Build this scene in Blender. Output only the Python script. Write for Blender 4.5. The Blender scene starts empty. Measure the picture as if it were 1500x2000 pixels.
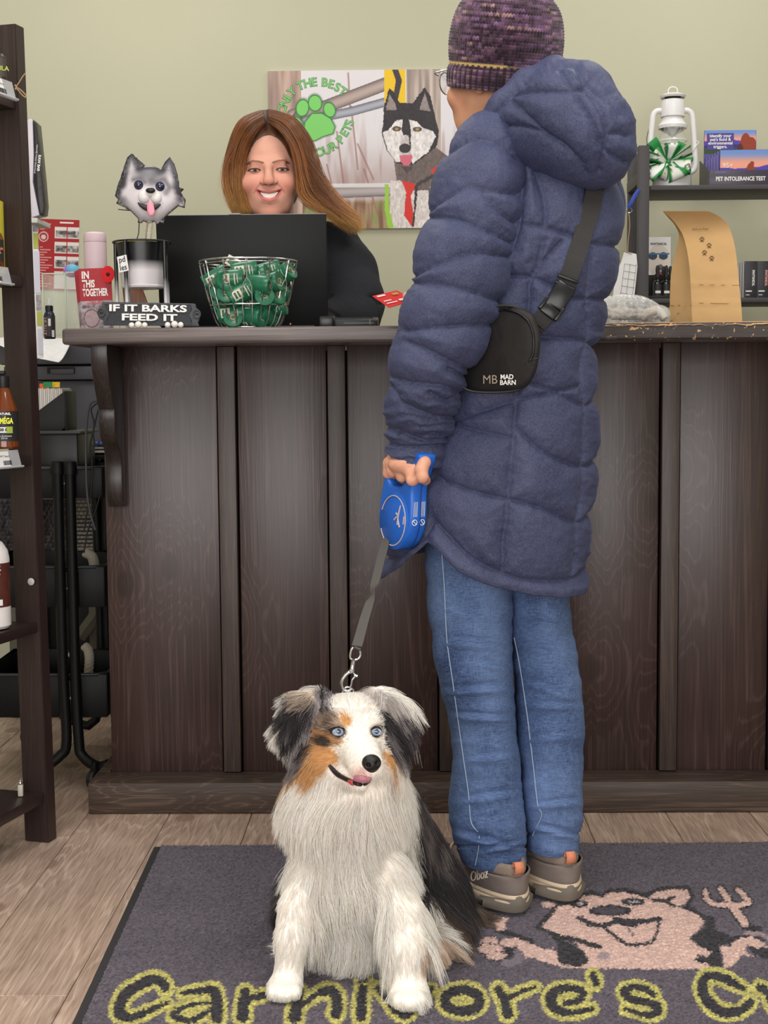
import bpy, bmesh, math, random
import numpy as np
from math import sin, cos, pi, radians, sqrt, atan2
from mathutils import Matrix, Vector, Euler, noise as mnoise
# ------------------------------------------------------------------ camera
SC = bpy.context.scene
COL = SC.collection
CAM_H = 0.935
FPX = 2775.0
CAM_M = (Matrix.Rotation(radians(0.99), 3, 'Z') @ Matrix.Rotation(radians(90 - 4.84), 3, 'X')
   @ Matrix.Rotation(radians(-0.45), 3, 'Z'))
_cd = bpy.data.cameras.new('camera')
_cd.sensor_fit = 'VERTICAL'
_cd.sensor_height = 24.0
_cd.lens = FPX / 2000.0 * 24.0
_cd.clip_start = 0.05
CAM = bpy.data.objects.new('camera', _cd)
COL.objects.link(CAM)
_m4 = CAM_M.to_4x4()
_m4.translation = (0, 0, CAM_H)
CAM.matrix_world = _m4
SC.camera = CAM
# ------------------------------------------------------------------ world, lights, exposure
W = bpy.data.worlds.new('shop_ambience')
SC.world = W
W.use_nodes = True
W.node_tree.nodes['Background'].inputs[0].default_value = (1.0, 0.965, 0.93, 1)
W.node_tree.nodes['Background'].inputs[1].default_value = 0.33
def area(name, loc, rot, sx, sy, power, col=(1, 0.97, 0.93)):
 l = bpy.data.lights.new(name, 'AREA')
 l.shape = 'RECTANGLE'
 l.size, l.size_y = sx, sy
 l.energy = power
 l.color = col
 o = bpy.data.objects.new(name, l)
 o.location = loc
 o.rotation_euler = rot
 COL.objects.link(o)
 return o
# two rows of ceiling panels over the shop floor and one behind the counter, plus an added front fill light behind the camera
area('ceiling_panel_light', (-0.9, 1.6, 3.0), (0, 0, 0), 0.6, 1.5, 27)
area('ceiling_panel_light', (0.9, 1.6, 3.0), (0, 0, 0), 0.6, 1.5, 27)
area('ceiling_panel_light', (-0.9, 4.0, 3.0), (0, 0, 0), 0.7, 0.7, 11)
area('ceiling_panel_light', (1.0, 4.0, 3.0), (0, 0, 0), 0.7, 0.7, 11)
area('front_fill_light', (-0.3, -2.6, 1.35), (radians(90), 0, 0), 4.6, 2.3, 146, (1, 0.985, 0.97))
SC.view_settings.view_transform = 'Standard'
SC.view_settings.look = 'None'
SC.view_settings.gamma = 1.0
SC.view_settings.use_curve_mapping = False
SC.view_settings.exposure = 0.24
# light paths long enough for an evenly lit shop
for _k, _v in (('max_bounces', 6), ('diffuse_bounces', 3), ('glossy_bounces', 3), ('transmission_bounces', 4), ('transparent_max_bounces', 10), ('adaptive_threshold', 0.045)):
 setattr(SC.cycles, _k, _v)
# ------------------------------------------------------------------ helpers
RNG = np.random.default_rng(7)
random.seed(7)
CM = np.array(CAM_M)
def ray(px, py):
 return CM @ np.array([(px - 750) / FPX, -(py - 1000) / FPX, -1.0])
def at(px, py, Y):
 """point of the place seen at photo pixel (px, py) that stands at depth Y"""
 d = ray(px, py)
 return np.array([0, 0, CAM_H]) + d * (Y / d[1])
def onfloor(px, py, z=0.0):
 d = ray(px, py)
 return np.array([0, 0, CAM_H]) + d * ((z - CAM_H) / d[2])
def lin(c):
 c = np.asarray(c, float) / 255.0
 return np.where(c <= 0.04045, c / 12.92, ((c + 0.055) / 1.055) ** 2.4)
def rgba(c):
 l = lin(c)
 return (float(l[0]), float(l[1]), float(l[2]), 1.0)
_MATS = {}
def mat(name, col=(128, 128, 128), rough=0.6, metal=0.0, spec=0.5, trans=0.0, alpha=1.0, ior=1.45, coat=0.0,
  bump=0.0, bscale=200.0, var=0.0, vscale=20.0, sheen=0.0, emit=0.0, vcol=False):
 """principled material; var = brightness mottling, bump = fine relief"""
 if name in _MATS:
  return _MATS[name]
 m = bpy.data.materials.new(name)
 m.use_nodes = True
 nt = m.node_tree
 b = nt.nodes['Principled BSDF']
 b.inputs['Base Color'].default_value = rgba(col)
 b.inputs['Roughness'].default_value = rough
 b.inputs['Metallic'].default_value = metal
 b.inputs['Specular IOR Level'].default_value = spec
 b.inputs['Transmission Weight'].default_value = trans
 b.inputs['Alpha'].default_value = alpha
 b.inputs['IOR'].default_value = ior
 b.inputs['Coat Weight'].default_value = coat
 b.inputs['Sheen Weight'].default_value = sheen
 if emit:
  b.inputs['Emission Color'].default_value = rgba(col)
  b.inputs['Emission Strength'].default_value = emit
 tc = nt.nodes.new('ShaderNodeTexCoord')
 src = None
 if vcol:
  a = nt.nodes.new('ShaderNodeAttribute')
  a.attribute_name = 'Col'
  src = a.outputs['Color']
 if var or vcol:
  n = nt.nodes.new('ShaderNodeTexNoise')
  n.inputs['Scale'].default_value = vscale
  n.inputs['Detail'].default_value = 5
  nt.links.new(tc.outputs['Object'], n.inputs['Vector'])
  mr = nt.nodes.new('ShaderNodeMapRange')
  mr.inputs[1].default_value = 0.25
  mr.inputs[2].default_value = 0.75
  mr.inputs[3].default_value = 1 - var
  mr.inputs[4].default_value = 1 + var
  nt.links.new(n.outputs['Fac'], mr.inputs[0])
  mx = nt.nodes.new('ShaderNodeVectorMath')
  mx.operation = 'SCALE'
  if src is not None:
   nt.links.new(src, mx.inputs[0])
  else:
   mx.inputs[0].default_value = rgba(col)[:3]
  nt.links.new(mr.outputs[0], mx.inputs['Scale'])
  nt.links.new(mx.outputs[0], b.inputs['Base Color'])
 if bump:
  n = nt.nodes.new('ShaderNodeTexNoise')
  n.inputs['Scale'].default_value = bscale
  n.inputs['Detail'].default_value = 3
  nt.links.new(tc.outputs['Object'], n.inputs['Vector'])
  bp = nt.nodes.new('ShaderNodeBump')
  bp.inputs['Strength'].default_value = bump
  bp.inputs['Distance'].default_value = 0.002
  nt.links.new(n.outputs['Fac'], bp.inputs['Height'])
  nt.links.new(bp.outputs[0], b.inputs['Normal'])
 _MATS[name] = m
 return m
def tag(o, label=None, cat=None, group=None, kind=None):
 if label:
  o['label'] = label
 if cat:
  o['category'] = cat
 if group:
  o['group'] = group
 if kind:
  o['kind'] = kind
 return o
def thing(name, label, cat, loc=(0, 0, 0), group=None, rotz=0.0):
 o = bpy.data.objects.new(name, None)
 o.empty_display_size = 0.05
 o.location = [float(v) for v in loc]
 o.rotation_euler = (0, 0, rotz)
 COL.objects.link(o)
 return tag(o, label, cat, group)
def put(o, parent, local=False):
 """parent o; world-space geometry stays where it is unless local"""
 o.parent = parent
 if not local:
  w = Matrix.Identity(4)
  p = parent
  chain = []
  while p is not None:
   chain.append(p)
   p = p.parent
  for p in reversed(chain):
   w = w @ p.matrix_parent_inverse @ p.matrix_basis
  o.matrix_parent_inverse = w.inverted()
 return o
def mesh_obj(name, V, Fc, m=None, parent=None, smooth=False, local=False, cols=None):
 me = bpy.data.meshes.new(name)
 V = np.asarray(V, dtype=np.float32)
 if isinstance(Fc, np.ndarray):
  n, k = Fc.shape
  me.vertices.add(len(V))
  me.vertices.foreach_set('co', V.ravel())
  me.loops.add(n * k)
  me.loops.foreach_set('vertex_index', Fc.astype(np.int32).ravel())
  me.polygons.add(n)
  me.polygons.foreach_set('loop_start', np.arange(0, n * k, k, dtype=np.int32))
  me.polygons.foreach_set('loop_total', np.full(n, k, dtype=np.int32))
  me.update(calc_edges=True)
 else:
  me.from_pydata([tuple(map(float, v)) for v in V], [], [tuple(int(i) for i in f) for f in Fc])
  me.update()
 if smooth:
  me.polygons.foreach_set('use_smooth', np.ones(len(me.polygons), dtype=bool))
 if cols is not None:
  setcol(me, cols)
 return link(name, me, m, parent, local)
def setcol(me, cols):
 a = me.attributes.get('Col') or me.attributes.new('Col', 'FLOAT_COLOR', 'POINT')
 c = np.ones((len(me.vertices), 4), dtype=np.float32)
 c[:, :3] = cols
 a.data.foreach_set('color', c.ravel())
def link(name, me, m=None, parent=None, local=False):
 if m is not None and len(me.materials) == 0:
  me.materials.append(m)
 o = bpy.data.objects.new(name, me)
 COL.objects.link(o)
 if parent is not None:
  put(o, parent, local)
 return o
def bm_obj(name, bm, m=None, parent=None, smooth=False, local=False):
 me = bpy.data.meshes.new(name)
 bm.normal_update()
 bm.to_mesh(me)
 bm.free()
 if smooth:
  me.polygons.foreach_set('use_smooth', np.ones(len(me.polygons), dtype=bool))
 return link(name, me, m, parent, local)
def soften(o, ang=35):
 """smooth shading with sharp edges above an angle"""
 me = o.data
 me.polygons.foreach_set('use_smooth', np.ones(len(me.polygons), dtype=bool))
 try:
  me.set_sharp_from_angle(angle=radians(ang))
 except Exception:
  pass
 return o
def box_bm(sx, sy, sz, bevel=0.0, seg=2, M=None, bm=None):
 own = bm is None
 b = bmesh.new()
 bmesh.ops.create_cube(b, size=1.0)
 for v in b.verts:
  v.co = (v.co.x * sx, v.co.y * sy, v.co.z * sz)
 if bevel > 0:
  bmesh.ops.bevel(b, geom=list(b.edges), offset=bevel, segments=seg, profile=0.5, affect='EDGES')
 if M is not None:
  b.transform(M)
 if own:
  return b
 t = bpy.data.meshes.new('t')
 b.to_mesh(t)
 b.free()
 bm.from_mesh(t)
 bpy.data.meshes.remove(t)
 return bm
def T(x=0, y=0, z=0, rx=0, ry=0, rz=0):
 return Matrix.Translation((float(x), float(y), float(z))) @ Euler((radians(rx), radians(ry), radians(rz))).to_matrix().to_4x4()
def box(name, c, s, m, parent=None, bevel=0.002, rot=(0, 0, 0), seg=2, base=None):
 M = T(*c, *rot)
 if base is not None:
  M = base @ M
 o = bm_obj(name, box_bm(*s, bevel=bevel, seg=seg, M=M), m, parent)
 return soften(o, 40)
def frame_from(z):
 z = np.asarray(z, float)
 z = z / np.linalg.norm(z)
 a = np.array([0, 0, 1.0]) if abs(z[2]) < 0.9 else np.array([1.0, 0, 0])
 x = np.cross(a, z)
 x /= np.linalg.norm(x)
 return x, np.cross(z, x), z
def crom(P, n):
 """Catmull-Rom through rows of P, n samples"""
 P = np.asarray(P, float)
 if P.ndim == 1:
  P = P[:, None]
 k = len(P)
 t = np.linspace(0, k - 1, n)
 i = np.clip(t.astype(int), 0, k - 2)
 f = (t - i)[:, None]
 p0 = P[np.maximum(i - 1, 0)]
 p1 = P[i]
 p2 = P[i + 1]
 p3 = P[np.minimum(i + 2, k - 1)]
 return 0.5 * (2 * p1 + (p2 - p0) * f + (2 * p0 - 5 * p1 + 4 * p2 - p3) * f * f + (3 * p1 - p0 - 3 * p2 + p3) * f ** 3)
def tube_vf(pts, rad, seg=10, caps=True, closed=False, flat=None):
 """sweep a circle (or an ellipse: flat = (a, b, up vector)) along pts"""
 P = np.asarray(pts, float)
 n = len(P)
 R = np.full(n, rad, float) if np.isscalar(rad) else np.asarray(rad, float)
 if closed:
  tan = np.roll(P, -1, 0) - np.roll(P, 1, 0)
 else:
  tan = np.gradient(P, axis=0)
 tan /= np.linalg.norm(tan, axis=1)[:, None] + 1e-12
 x, y, _ = frame_from(tan[0])
 V = []
 ang = np.linspace(0, 2 * pi, seg, endpoint=False)
 for i in range(n):
  t = tan[i]
  if flat is not None:
   up = np.asarray(flat[2], float)
   x = np.cross(up, t)
   x /= np.linalg.norm(x) + 1e-12
  else:
   x = x - t * np.dot(x, t)
   x /= np.linalg.norm(x) + 1e-12
  y = np.cross(t, x)
  a, b = (1, 1) if flat is None else flat[:2]
  V.append(P[i] + R[i] * (a * np.cos(ang)[:, None] * x + b * np.sin(ang)[:, None] * y))
 V = np.concatenate(V)
 Fc = []
 m = n if closed else n - 1
 for i in range(m):
  j = (i + 1) % n
  for k in range(seg):
   l = (k + 1) % seg
   Fc.append((i * seg + k, i * seg + l, j * seg + l, j * seg + k))
 if caps and not closed:
  Fc.append(tuple(range(seg))[::-1])
  Fc.append(tuple((n - 1) * seg + k for k in range(seg)))
 return V, Fc
def join_vf(parts):
 V, Fc, o = [], [], 0
 for v, f in parts:
  V.append(np.asarray(v, float))
  Fc += [tuple(i + o for i in q) for q in f]
  o += len(v)
 return np.concatenate(V), Fc
def tube(name, pts, rad, m, parent=None, seg=10, closed=False, smoothn=0, caps=True, flat=None):
 if smoothn:
  if closed:
   pts = np.vstack([pts[-1:], pts, pts[:2]])
   q = crom(pts, (len(pts) - 1) * smoothn + 1)
   pts = q[smoothn:-smoothn - 1 + 0][:(len(pts) - 3) * smoothn]
  else:
   if not np.isscalar(rad):
    rad = crom(np.asarray(rad), (len(pts) - 1) * smoothn + 1)[:, 0]
   pts = crom(pts, (len(pts) - 1) * smoothn + 1)
 V, Fc = tube_vf(pts, rad, seg, caps, closed, flat)
 o = mesh_obj(name, V, Fc, m, parent)
 return soften(o, 50)
def lathe_vf(prof, seg=32, M=None):
 prof = [(max(r, 0.0), z) for r, z in prof]
 ang = np.linspace(0, 2 * pi, seg, endpoint=False)
 V = np.concatenate([np.stack([r * np.cos(ang), r * np.sin(ang), np.full(seg, z)], 1) for r, z in prof])
 Fc = []
 for i in range(len(prof) - 1):
  for k in range(seg):
   l = (k + 1) % seg
   Fc.append((i * seg + k, i * seg + l, (i + 1) * seg + l, (i + 1) * seg + k))
 if prof[0][0] > 1e-5:
  Fc.append(tuple(range(seg))[::-1])
 if prof[-1][0] > 1e-5:
  Fc.append(tuple((len(prof) - 1) * seg + k for k in range(seg)))
 if M is not None:
  A = np.array(M)
  V = V @ A[:3, :3].T + A[:3, 3]
 return V, Fc
def lathe(name, prof, m, parent=None, M=None, seg=32, ang=35):
 V, Fc = lathe_vf(prof, seg, M)
 o = mesh_obj(name, V, Fc, m, parent)
 bm = bmesh.new()
 bm.from_mesh(o.data)
 bmesh.ops.remove_doubles(bm, verts=bm.verts, dist=1e-6)
 bm.to_mesh(o.data)
 bm.free()
 return soften(o, ang)
def prism_bm(pts, depth, bevel=0.0, M=None, seg=2):
 """polygon in the XZ plane, extruded from y=0 to y=depth"""
 bm = bmesh.new()
 vs = [bm.verts.new((float(x), 0.0, float(z))) for x, z in pts]
 f = bm.faces.new(vs)
 r = bmesh.ops.extrude_face_region(bm, geom=[f])
 for v in r['geom']:
  if isinstance(v, bmesh.types.BMVert):
   v.co.y += depth
 bmesh.ops.recalc_face_normals(bm, faces=bm.faces)
 if bevel:
  es = [e for e in bm.edges if abs(e.verts[0].co.y - e.verts[1].co.y) < 1e-6]
  bmesh.ops.bevel(bm, geom=es, offset=bevel, segments=seg, profile=0.5, affect='EDGES')
 if M is not None:
  bm.transform(M)
 return bm
def prism(name, pts, depth, m, parent=None, bevel=0.0, M=None, ang=40):
 return soften(bm_obj(name, prism_bm(pts, depth, bevel, M), m, parent), ang)
def text_me(s, size=0.05, offset=0.0, extrude=0.0, shear=0.0, align='CENTER', res=3, space=1.0, line=1.0):
 cu = bpy.data.curves.new('lettering', 'FONT')
 cu.body = s
 cu.size = size
 cu.offset = offset
 cu.extrude = extrude
 cu.shear = shear
 cu.align_x = align
 cu.align_y = 'CENTER'
 cu.resolution_u = res
 cu.space_character = space
 cu.space_line = line
 cu.fill_mode = 'BOTH'
 o = bpy.data.objects.new('t', cu)
 COL.objects.link(o)
 dg = bpy.context.evaluated_depsgraph_get()
 me = bpy.data.meshes.new_from_object(o.evaluated_get(dg))
 bpy.data.objects.remove(o)
 bpy.data.curves.remove(cu)
 return me
FACE = Matrix.Rotation(radians(90), 4, 'X')   # text in XY turned upright to face -Y
def text(name, s, size, M, m, parent=None, width=None, **kw):
 """lettering that reads from -Y of frame M"""
 me = text_me(s, size, **kw)
 if width:
  xs = [v.co.x for v in me.vertices]
  k = width / max(1e-6, max(xs) - min(xs))
  me.transform(Matrix.Diagonal((k, 1, 1, 1)))
 me.transform(M @ FACE)
 return link(name, me, m, parent)
def panel(name, w, h, nx, nz, fn, M, m, parent=None):
 """flat print: grid in XZ (u right, v up, 0..1), colour from fn(u, v) in sRGB 0-255"""
 u = np.linspace(0, 1, nx)
 v = np.linspace(0, 1, nz)
 U, Vv = np.meshgrid(u, v)
 P = np.stack([(U.ravel() - 0.5) * w, np.zeros(U.size), (Vv.ravel() - 0.5) * h], 1)
 A = np.array(M)
 P = P @ A[:3, :3].T + A[:3, 3]
 i = np.arange(nx * nz).reshape(nz, nx)
 Fc = np.stack([i[:-1, :-1].ravel(), i[:-1, 1:].ravel(), i[1:, 1:].ravel(), i[1:, :-1].ravel()], 1)
 c = fn(U.ravel(), Vv.ravel())
 return mesh_obj(name, P, Fc, m, parent, cols=lin(np.clip(c, 0, 255)))
# small painting helpers (arrays of colours, sRGB)
def mixc(c, mask, col):
 mask = np.clip(mask, 0, 1)[:, None]
 return c * (1 - mask) + np.asarray(col, float) * mask
def sstep(a, b, x):
 t = np.clip((x - a) / (b - a + 1e-12), 0, 1)
 return t * t * (3 - 2 * t)
def vnoise(P, s=1.0, seed=0):
 """cheap smooth value noise for arrays of 2-D/3-D points, result 0..1"""
 P = np.asarray(P, float) * s
 if P.shape[1] == 2:
  P = np.c_[P, np.zeros(len(P))]
 i = np.floor(P).astype(np.int64)
 f = P - i
 f = f * f * (3 - 2 * f)
 out = np.zeros(len(P))
 for dx in (0, 1):
  for dy in (0, 1):
   for dz in (0, 1):
    h = (i[:, 0] + dx) * 374761393 + (i[:, 1] + dy) * 668265263 + (i[:, 2] + dz) * 2147483647 + seed * 974711
    h = (h ^ (h >> 13)) * 1274126177
    h = (h ^ (h >> 16)) & 0xFFFF
    w = (f[:, 0] if dx else 1 - f[:, 0]) * (f[:, 1] if dy else 1 - f[:, 1]) * (f[:, 2] if dz else 1 - f[:, 2])
    out += w * (h / 65535.0)
 return out
def fbm(P, s=1.0, seed=0, oct=3):
 o, a, t = 0, 1.0, 0
 for k in range(oct):
  o = o + a * vnoise(P, s * 2 ** k, seed + k)
  t += a
  a *= 0.5
 return o / t
def poly_dist(P, pts, closed=False):
 """distance of 2-D points P to a polyline"""
 pts = np.asarray(pts, float)
 if closed:
  pts = np.vstack([pts, pts[:1]])
 d = np.full(len(P), 1e9)
 for a, b in zip(pts[:-1], pts[1:]):
  ab = b - a
  t = np.clip(((P - a) @ ab) / (ab @ ab + 1e-12), 0, 1)
  q = P - a - t[:, None] * ab
  d = np.minimum(d, np.sqrt((q * q).sum(1)))
 return d
def inside(P, poly):
 poly = np.asarray(poly, float)
 x, y = P[:, 0], P[:, 1]
 r = np.zeros(len(P), bool)
 j = len(poly) - 1
 for i in range(len(poly)):
  xi, yi = poly[i]
  xj, yj = poly[j]
  if yi != yj:
   r ^= ((yi > y) != (yj > y)) & (x < (xj - xi) * (y - yi) / (yj - yi) + xi)
  j = i
 return r
def ell(P, cx, cy, rx, ry, rot=0.0):
 """<1 inside an ellipse"""
 c, s = cos(radians(rot)), sin(radians(rot))
 x, y = P[:, 0] - cx, P[:, 1] - cy
 return np.sqrt(((c * x + s * y) / rx) ** 2 + ((-s * x + c * y) / ry) ** 2)
# ------------------------------------------------------------------ signed-distance sculpting
def smin(a, b, k):
 if k <= 0:
  return np.minimum(a, b)
 h = np.clip(0.5 + 0.5 * (b - a) / k, 0, 1)
 return b * (1 - h) + a * h - k * h * (1 - h)
def smax(a, b, k):
 return -smin(-a, -b, k)
def s_ell(P, c, r, R=None):
 q = P - np.asarray(c, np.float32)
 if R is not None:
  q = q @ np.asarray(R, np.float32)
 r = np.asarray(r, np.float32)
 k0 = np.sqrt(((q / r) ** 2).sum(-1))
 k1 = np.sqrt(((q / (r * r)) ** 2).sum(-1)) + 1e-9
 return np.where(k0 < 1e-4, -r.min(), k0 * (k0 - 1) / k1)
def s_cone(P, a, b, ra, rb):
 """capsule with two radii"""
 a = np.asarray(a, np.float32)
 b = np.asarray(b, np.float32)
 ab = b - a
 t = np.clip(((P - a) @ ab) / (ab @ ab + 1e-12), 0, 1)
 q = P - a - t[..., None] * ab
 return np.sqrt((q * q).sum(-1)) - (ra + (rb - ra) * t)
def chain(P, pts, rads, k=0.01):
 d = None
 for i in range(len(pts) - 1):
  e = s_cone(P, pts[i], pts[i + 1], rads[i], rads[i + 1])
  d = e if d is None else smin(d, e, k)
 return d
def surface_nets(fn, lo, hi, res):
 """mesh the zero level of fn over a box"""
 lo = np.asarray(lo, float)
 n = np.maximum(np.ceil((np.asarray(hi, float) - lo) / res).astype(int) + 1, 3)
 ax = [(lo[i] + np.arange(n[i]) * res).astype(np.float32) for i in range(3)]
 # evaluate finely only in the blocks the surface may cross
 B = 8
 nb = -(-n // B)
 bi = np.stack(np.meshgrid(*[np.arange(q) for q in nb], indexing='ij'), -1).reshape(-1, 3)
 cen = (lo + (bi * B + (B - 1) / 2) * res).astype(np.float32)
 dc = np.concatenate([fn(cen[i:i + 200000]) for i in range(0, len(cen), 200000)])
 D = np.repeat(np.repeat(np.repeat(dc.reshape(nb), B, 0), B, 1), B, 2).astype(np.float32)
 act = bi[np.abs(dc) < B * res * 1.5]
 o8 = np.stack(np.meshgrid(*[np.arange(B)] * 3, indexing='ij'), -1).reshape(-1, 3)
 for i in range(0, len(act), 500):
  g = (act[i:i + 500, None] * B + o8[None]).reshape(-1, 3)
  D[g[:, 0], g[:, 1], g[:, 2]] = fn((lo + g * res).astype(np.float32))
 D = D[:n[0], :n[1], :n[2]].copy()
 S = D < 0
 c = [D[dx:n[0] - 1 + dx, dy:n[1] - 1 + dy, dz:n[2] - 1 + dz] for dx in (0, 1) for dy in (0, 1) for dz in (0, 1)]
 sg = sum((q < 0).astype(np.int8) for q in c)
 act = (sg > 0) & (sg < 8)
 idx = -np.ones(act.shape, np.int64)
 ii = np.argwhere(act)
 idx[act] = np.arange(len(ii))
 cv = np.stack([q[act] for q in c], 1)
 offs = np.array([(dx, dy, dz) for dx in (0, 1) for dy in (0, 1) for dz in (0, 1)], float)
 acc = np.zeros((len(ii), 3))
 cnt = np.zeros(len(ii))
 for a in range(8):
  for b in range(a + 1, 8):
   if np.abs(offs[a] - offs[b]).sum() == 1:
    va, vb = cv[:, a], cv[:, b]
    x = (va < 0) != (vb < 0)
    t = np.where(x, va / (va - vb + 1e-12), 0)
    acc += np.where(x[:, None], offs[a] + t[:, None] * (offs[b] - offs[a]), 0)
    cnt += x
 V = lo + (ii + acc / np.maximum(cnt, 1)[:, None]) * res
 Q = []
 for a in range(3):
  b, d = (a + 1) % 3, (a + 2) % 3
  sl0 = [slice(1, n[i] - 1) for i in range(3)]
  sl1 = [slice(1, n[i] - 1) for i in range(3)]
  sl0[a] = slice(0, n[a] - 1)
  sl1[a] = slice(1, n[a])
  s0, s1 = S[tuple(sl0)], S[tuple(sl1)]
  e = np.argwhere(s0 != s1)
  fl = s0[tuple(e.T)]
  e = e + np.array([0 if i == a else 1 for i in range(3)])
  ub = np.zeros(3, int)
  ub[b] = 1
  ud = np.zeros(3, int)
  ud[d] = 1
  q = np.stack([idx[tuple((e - ub - ud).T)], idx[tuple((e - ud).T)], idx[tuple(e.T)], idx[tuple((e - ub).T)]], 1)
  q[~fl] = q[~fl][:, ::-1]
  Q.append(q)
 Q = np.concatenate(Q)
 Q = Q[(Q >= 0).all(1)]
 used = np.unique(Q)
 re = np.zeros(len(V), np.int64)
 re[used] = np.arange(len(used))
 return V[used], re[Q]
def relax(V, Q, it=2, lam=0.5):
 n = len(V)
 for _ in range(it):
  s = np.zeros_like(V)
  c = np.zeros(n)
  for a in range(4):
   b = (a + 1) % 4
   for k in range(3):
    s[:, k] += np.bincount(Q[:, a], V[Q[:, b], k], n) + np.bincount(Q[:, b], V[Q[:, a], k], n)
   c += np.bincount(Q[:, a], minlength=n) + np.bincount(Q[:, b], minlength=n)
  V = V + lam * (s / np.maximum(c, 1)[:, None] - V)
 return V
def normals(V, Q):
 n = np.cross(V[Q[:, 2]] - V[Q[:, 0]], V[Q[:, 3]] - V[Q[:, 1]])
 N = np.zeros_like(V)
 for a in range(4):
  for k in range(3):
   N[:, k] += np.bincount(Q[:, a], n[:, k], len(V))
 return N / (np.linalg.norm(N, axis=1)[:, None] + 1e-12)
def sculpt(name, fn, lo, hi, res, m=None, parent=None, sm=2, paint=None):
 V, Q = surface_nets(fn, lo, hi, res)
 V = relax(V, Q, sm)
 return mesh_obj(name, V, Q, m, parent, smooth=True, cols=None if paint is None else lin(np.clip(paint(V, normals(V, Q)), 0, 255)))
# ------------------------------------------------------------------ lofts and strands
def loft_grid(rings, nu, nv, close=True):
 """rings: rows (cx, cy, cz, rx, ry, rot_deg, power); returns grid (nv, nu, 3)"""
 R = crom(rings, nv)
 a = np.linspace(0, 2 * pi, nu, endpoint=False)
 out = np.empty((nv, nu, 3))
 for i, (cx, cy, cz, rx, ry, rot, pw) in enumerate(R):
  c, s = np.cos(a), np.sin(a)
  x = np.sign(c) * np.abs(c) ** (2 / pw) * rx
  y = np.sign(s) * np.abs(s) ** (2 / pw) * ry
  r = radians(rot)
  out[i, :, 0] = cx + cos(r) * x - sin(r) * y
  out[i, :, 1] = cy + sin(r) * x + cos(r) * y
  out[i, :, 2] = cz
 return out
def grid_faces(nv, nu, wrap=True):
 i = np.arange(nv * nu).reshape(nv, nu)
 j = np.roll(i, -1, 1) if wrap else None
 if wrap:
  return np.stack([i[:-1].ravel(), j[:-1].ravel(), j[1:].ravel(), i[1:].ravel()], 1)
 return np.stack([i[:-1, :-1].ravel(), i[:-1, 1:].ravel(), i[1:, 1:].ravel(), i[1:, :-1].ravel()], 1)
def strands(name, pts, cols, r0, m, parent=None, tip=0.25):
 """hair: pts (n, k, 3), cols (n, 3) linear root-to-tip or (n, k, 3), r0 (n,)"""
 n, k, _ = pts.shape
 hc = bpy.data.hair_curves.new(name)
 hc.add_curves([k] * n)
 hc.position_data.foreach_set('vector', pts.astype(np.float32).ravel())
 ra = hc.attributes.get('radius') or hc.attributes.new('radius', 'FLOAT', 'POINT')
 prof = np.linspace(1, tip, k)
 ra.data.foreach_set('value', (np.asarray(r0)[:, None] * prof[None]).astype(np.float32).ravel())
 ca = hc.attributes.new('Col', 'FLOAT_COLOR', 'POINT')
 c = np.ones((n, k, 4), np.float32)
 c[..., :3] = cols if cols.ndim == 3 else cols[:, None]
 ca.data.foreach_set('color', c.ravel())
 hc.materials.append(m)
 o = bpy.data.objects.new(name, hc)
 COL.objects.link(o)
 if parent is not None:
  put(o, parent)
 return o
def sample_surface(V, Q, n, seed=1, weight=None):
 """random points on a quad mesh with normals"""
 r = np.random.default_rng(seed)
 tri = np.concatenate([Q[:, [0, 1, 2]], Q[:, [0, 2, 3]]])
 a, b, c = V[tri[:, 0]], V[tri[:, 1]], V[tri[:, 2]]
 nn = np.cross(b - a, c - a)
 ar = np.linalg.norm(nn, axis=1)
 w = ar.copy()
 if weight is not None:
  w = w * weight((a + b + c) / 3)
 t = r.choice(len(tri), n, p=w / w.sum())
 u, v = r.random(n), r.random(n)
 s = u + v > 1
 u[s], v[s] = 1 - u[s], 1 - v[s]
 P = a[t] + u[:, None] * (b - a)[t] + v[:, None] * (c - a)[t]
 N = normals(V, Q)
 nv = (N[tri[t, 0]] + N[tri[t, 1]] + N[tri[t, 2]])
 return P, nv / (np.linalg.norm(nv, axis=1)[:, None] + 1e-12)
def unit(v):
 return v / (np.linalg.norm(v, axis=-1, keepdims=True) + 1e-12)
def copy_tree(o, parent=None):
 c = o.copy()
 COL.objects.link(c)
 if parent is not None:
  c.parent = parent
 for ch in list(o.children):
  copy_tree(ch, c)
 return c
HAIR = None
def hair_mat(name, rough=0.45, spec=0.3, through=0.0):
 m = bpy.data.materials.new(name)
 m.use_nodes = True
 nt = m.node_tree
 b = nt.nodes['Principled BSDF']
 a = nt.nodes.new('ShaderNodeAttribute')
 a.attribute_name = 'Col'
 nt.links.new(a.outputs['Color'], b.inputs['Base Color'])
 b.inputs['Roughness'].default_value = rough
 b.inputs['Specular IOR Level'].default_value = spec
 if through:            # light passing through the fine hairs
  tr = nt.nodes.new('ShaderNodeBsdfTranslucent')
  nt.links.new(a.outputs['Color'], tr.inputs['Color'])
  mx = nt.nodes.new('ShaderNodeMixShader')
  mx.inputs[0].default_value = through
  nt.links.new(b.outputs[0], mx.inputs[1])
  nt.links.new(tr.outputs[0], mx.inputs[2])
  nt.links.new(mx.outputs[0], nt.nodes['Material Output'].inputs[0])
 return m
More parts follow.
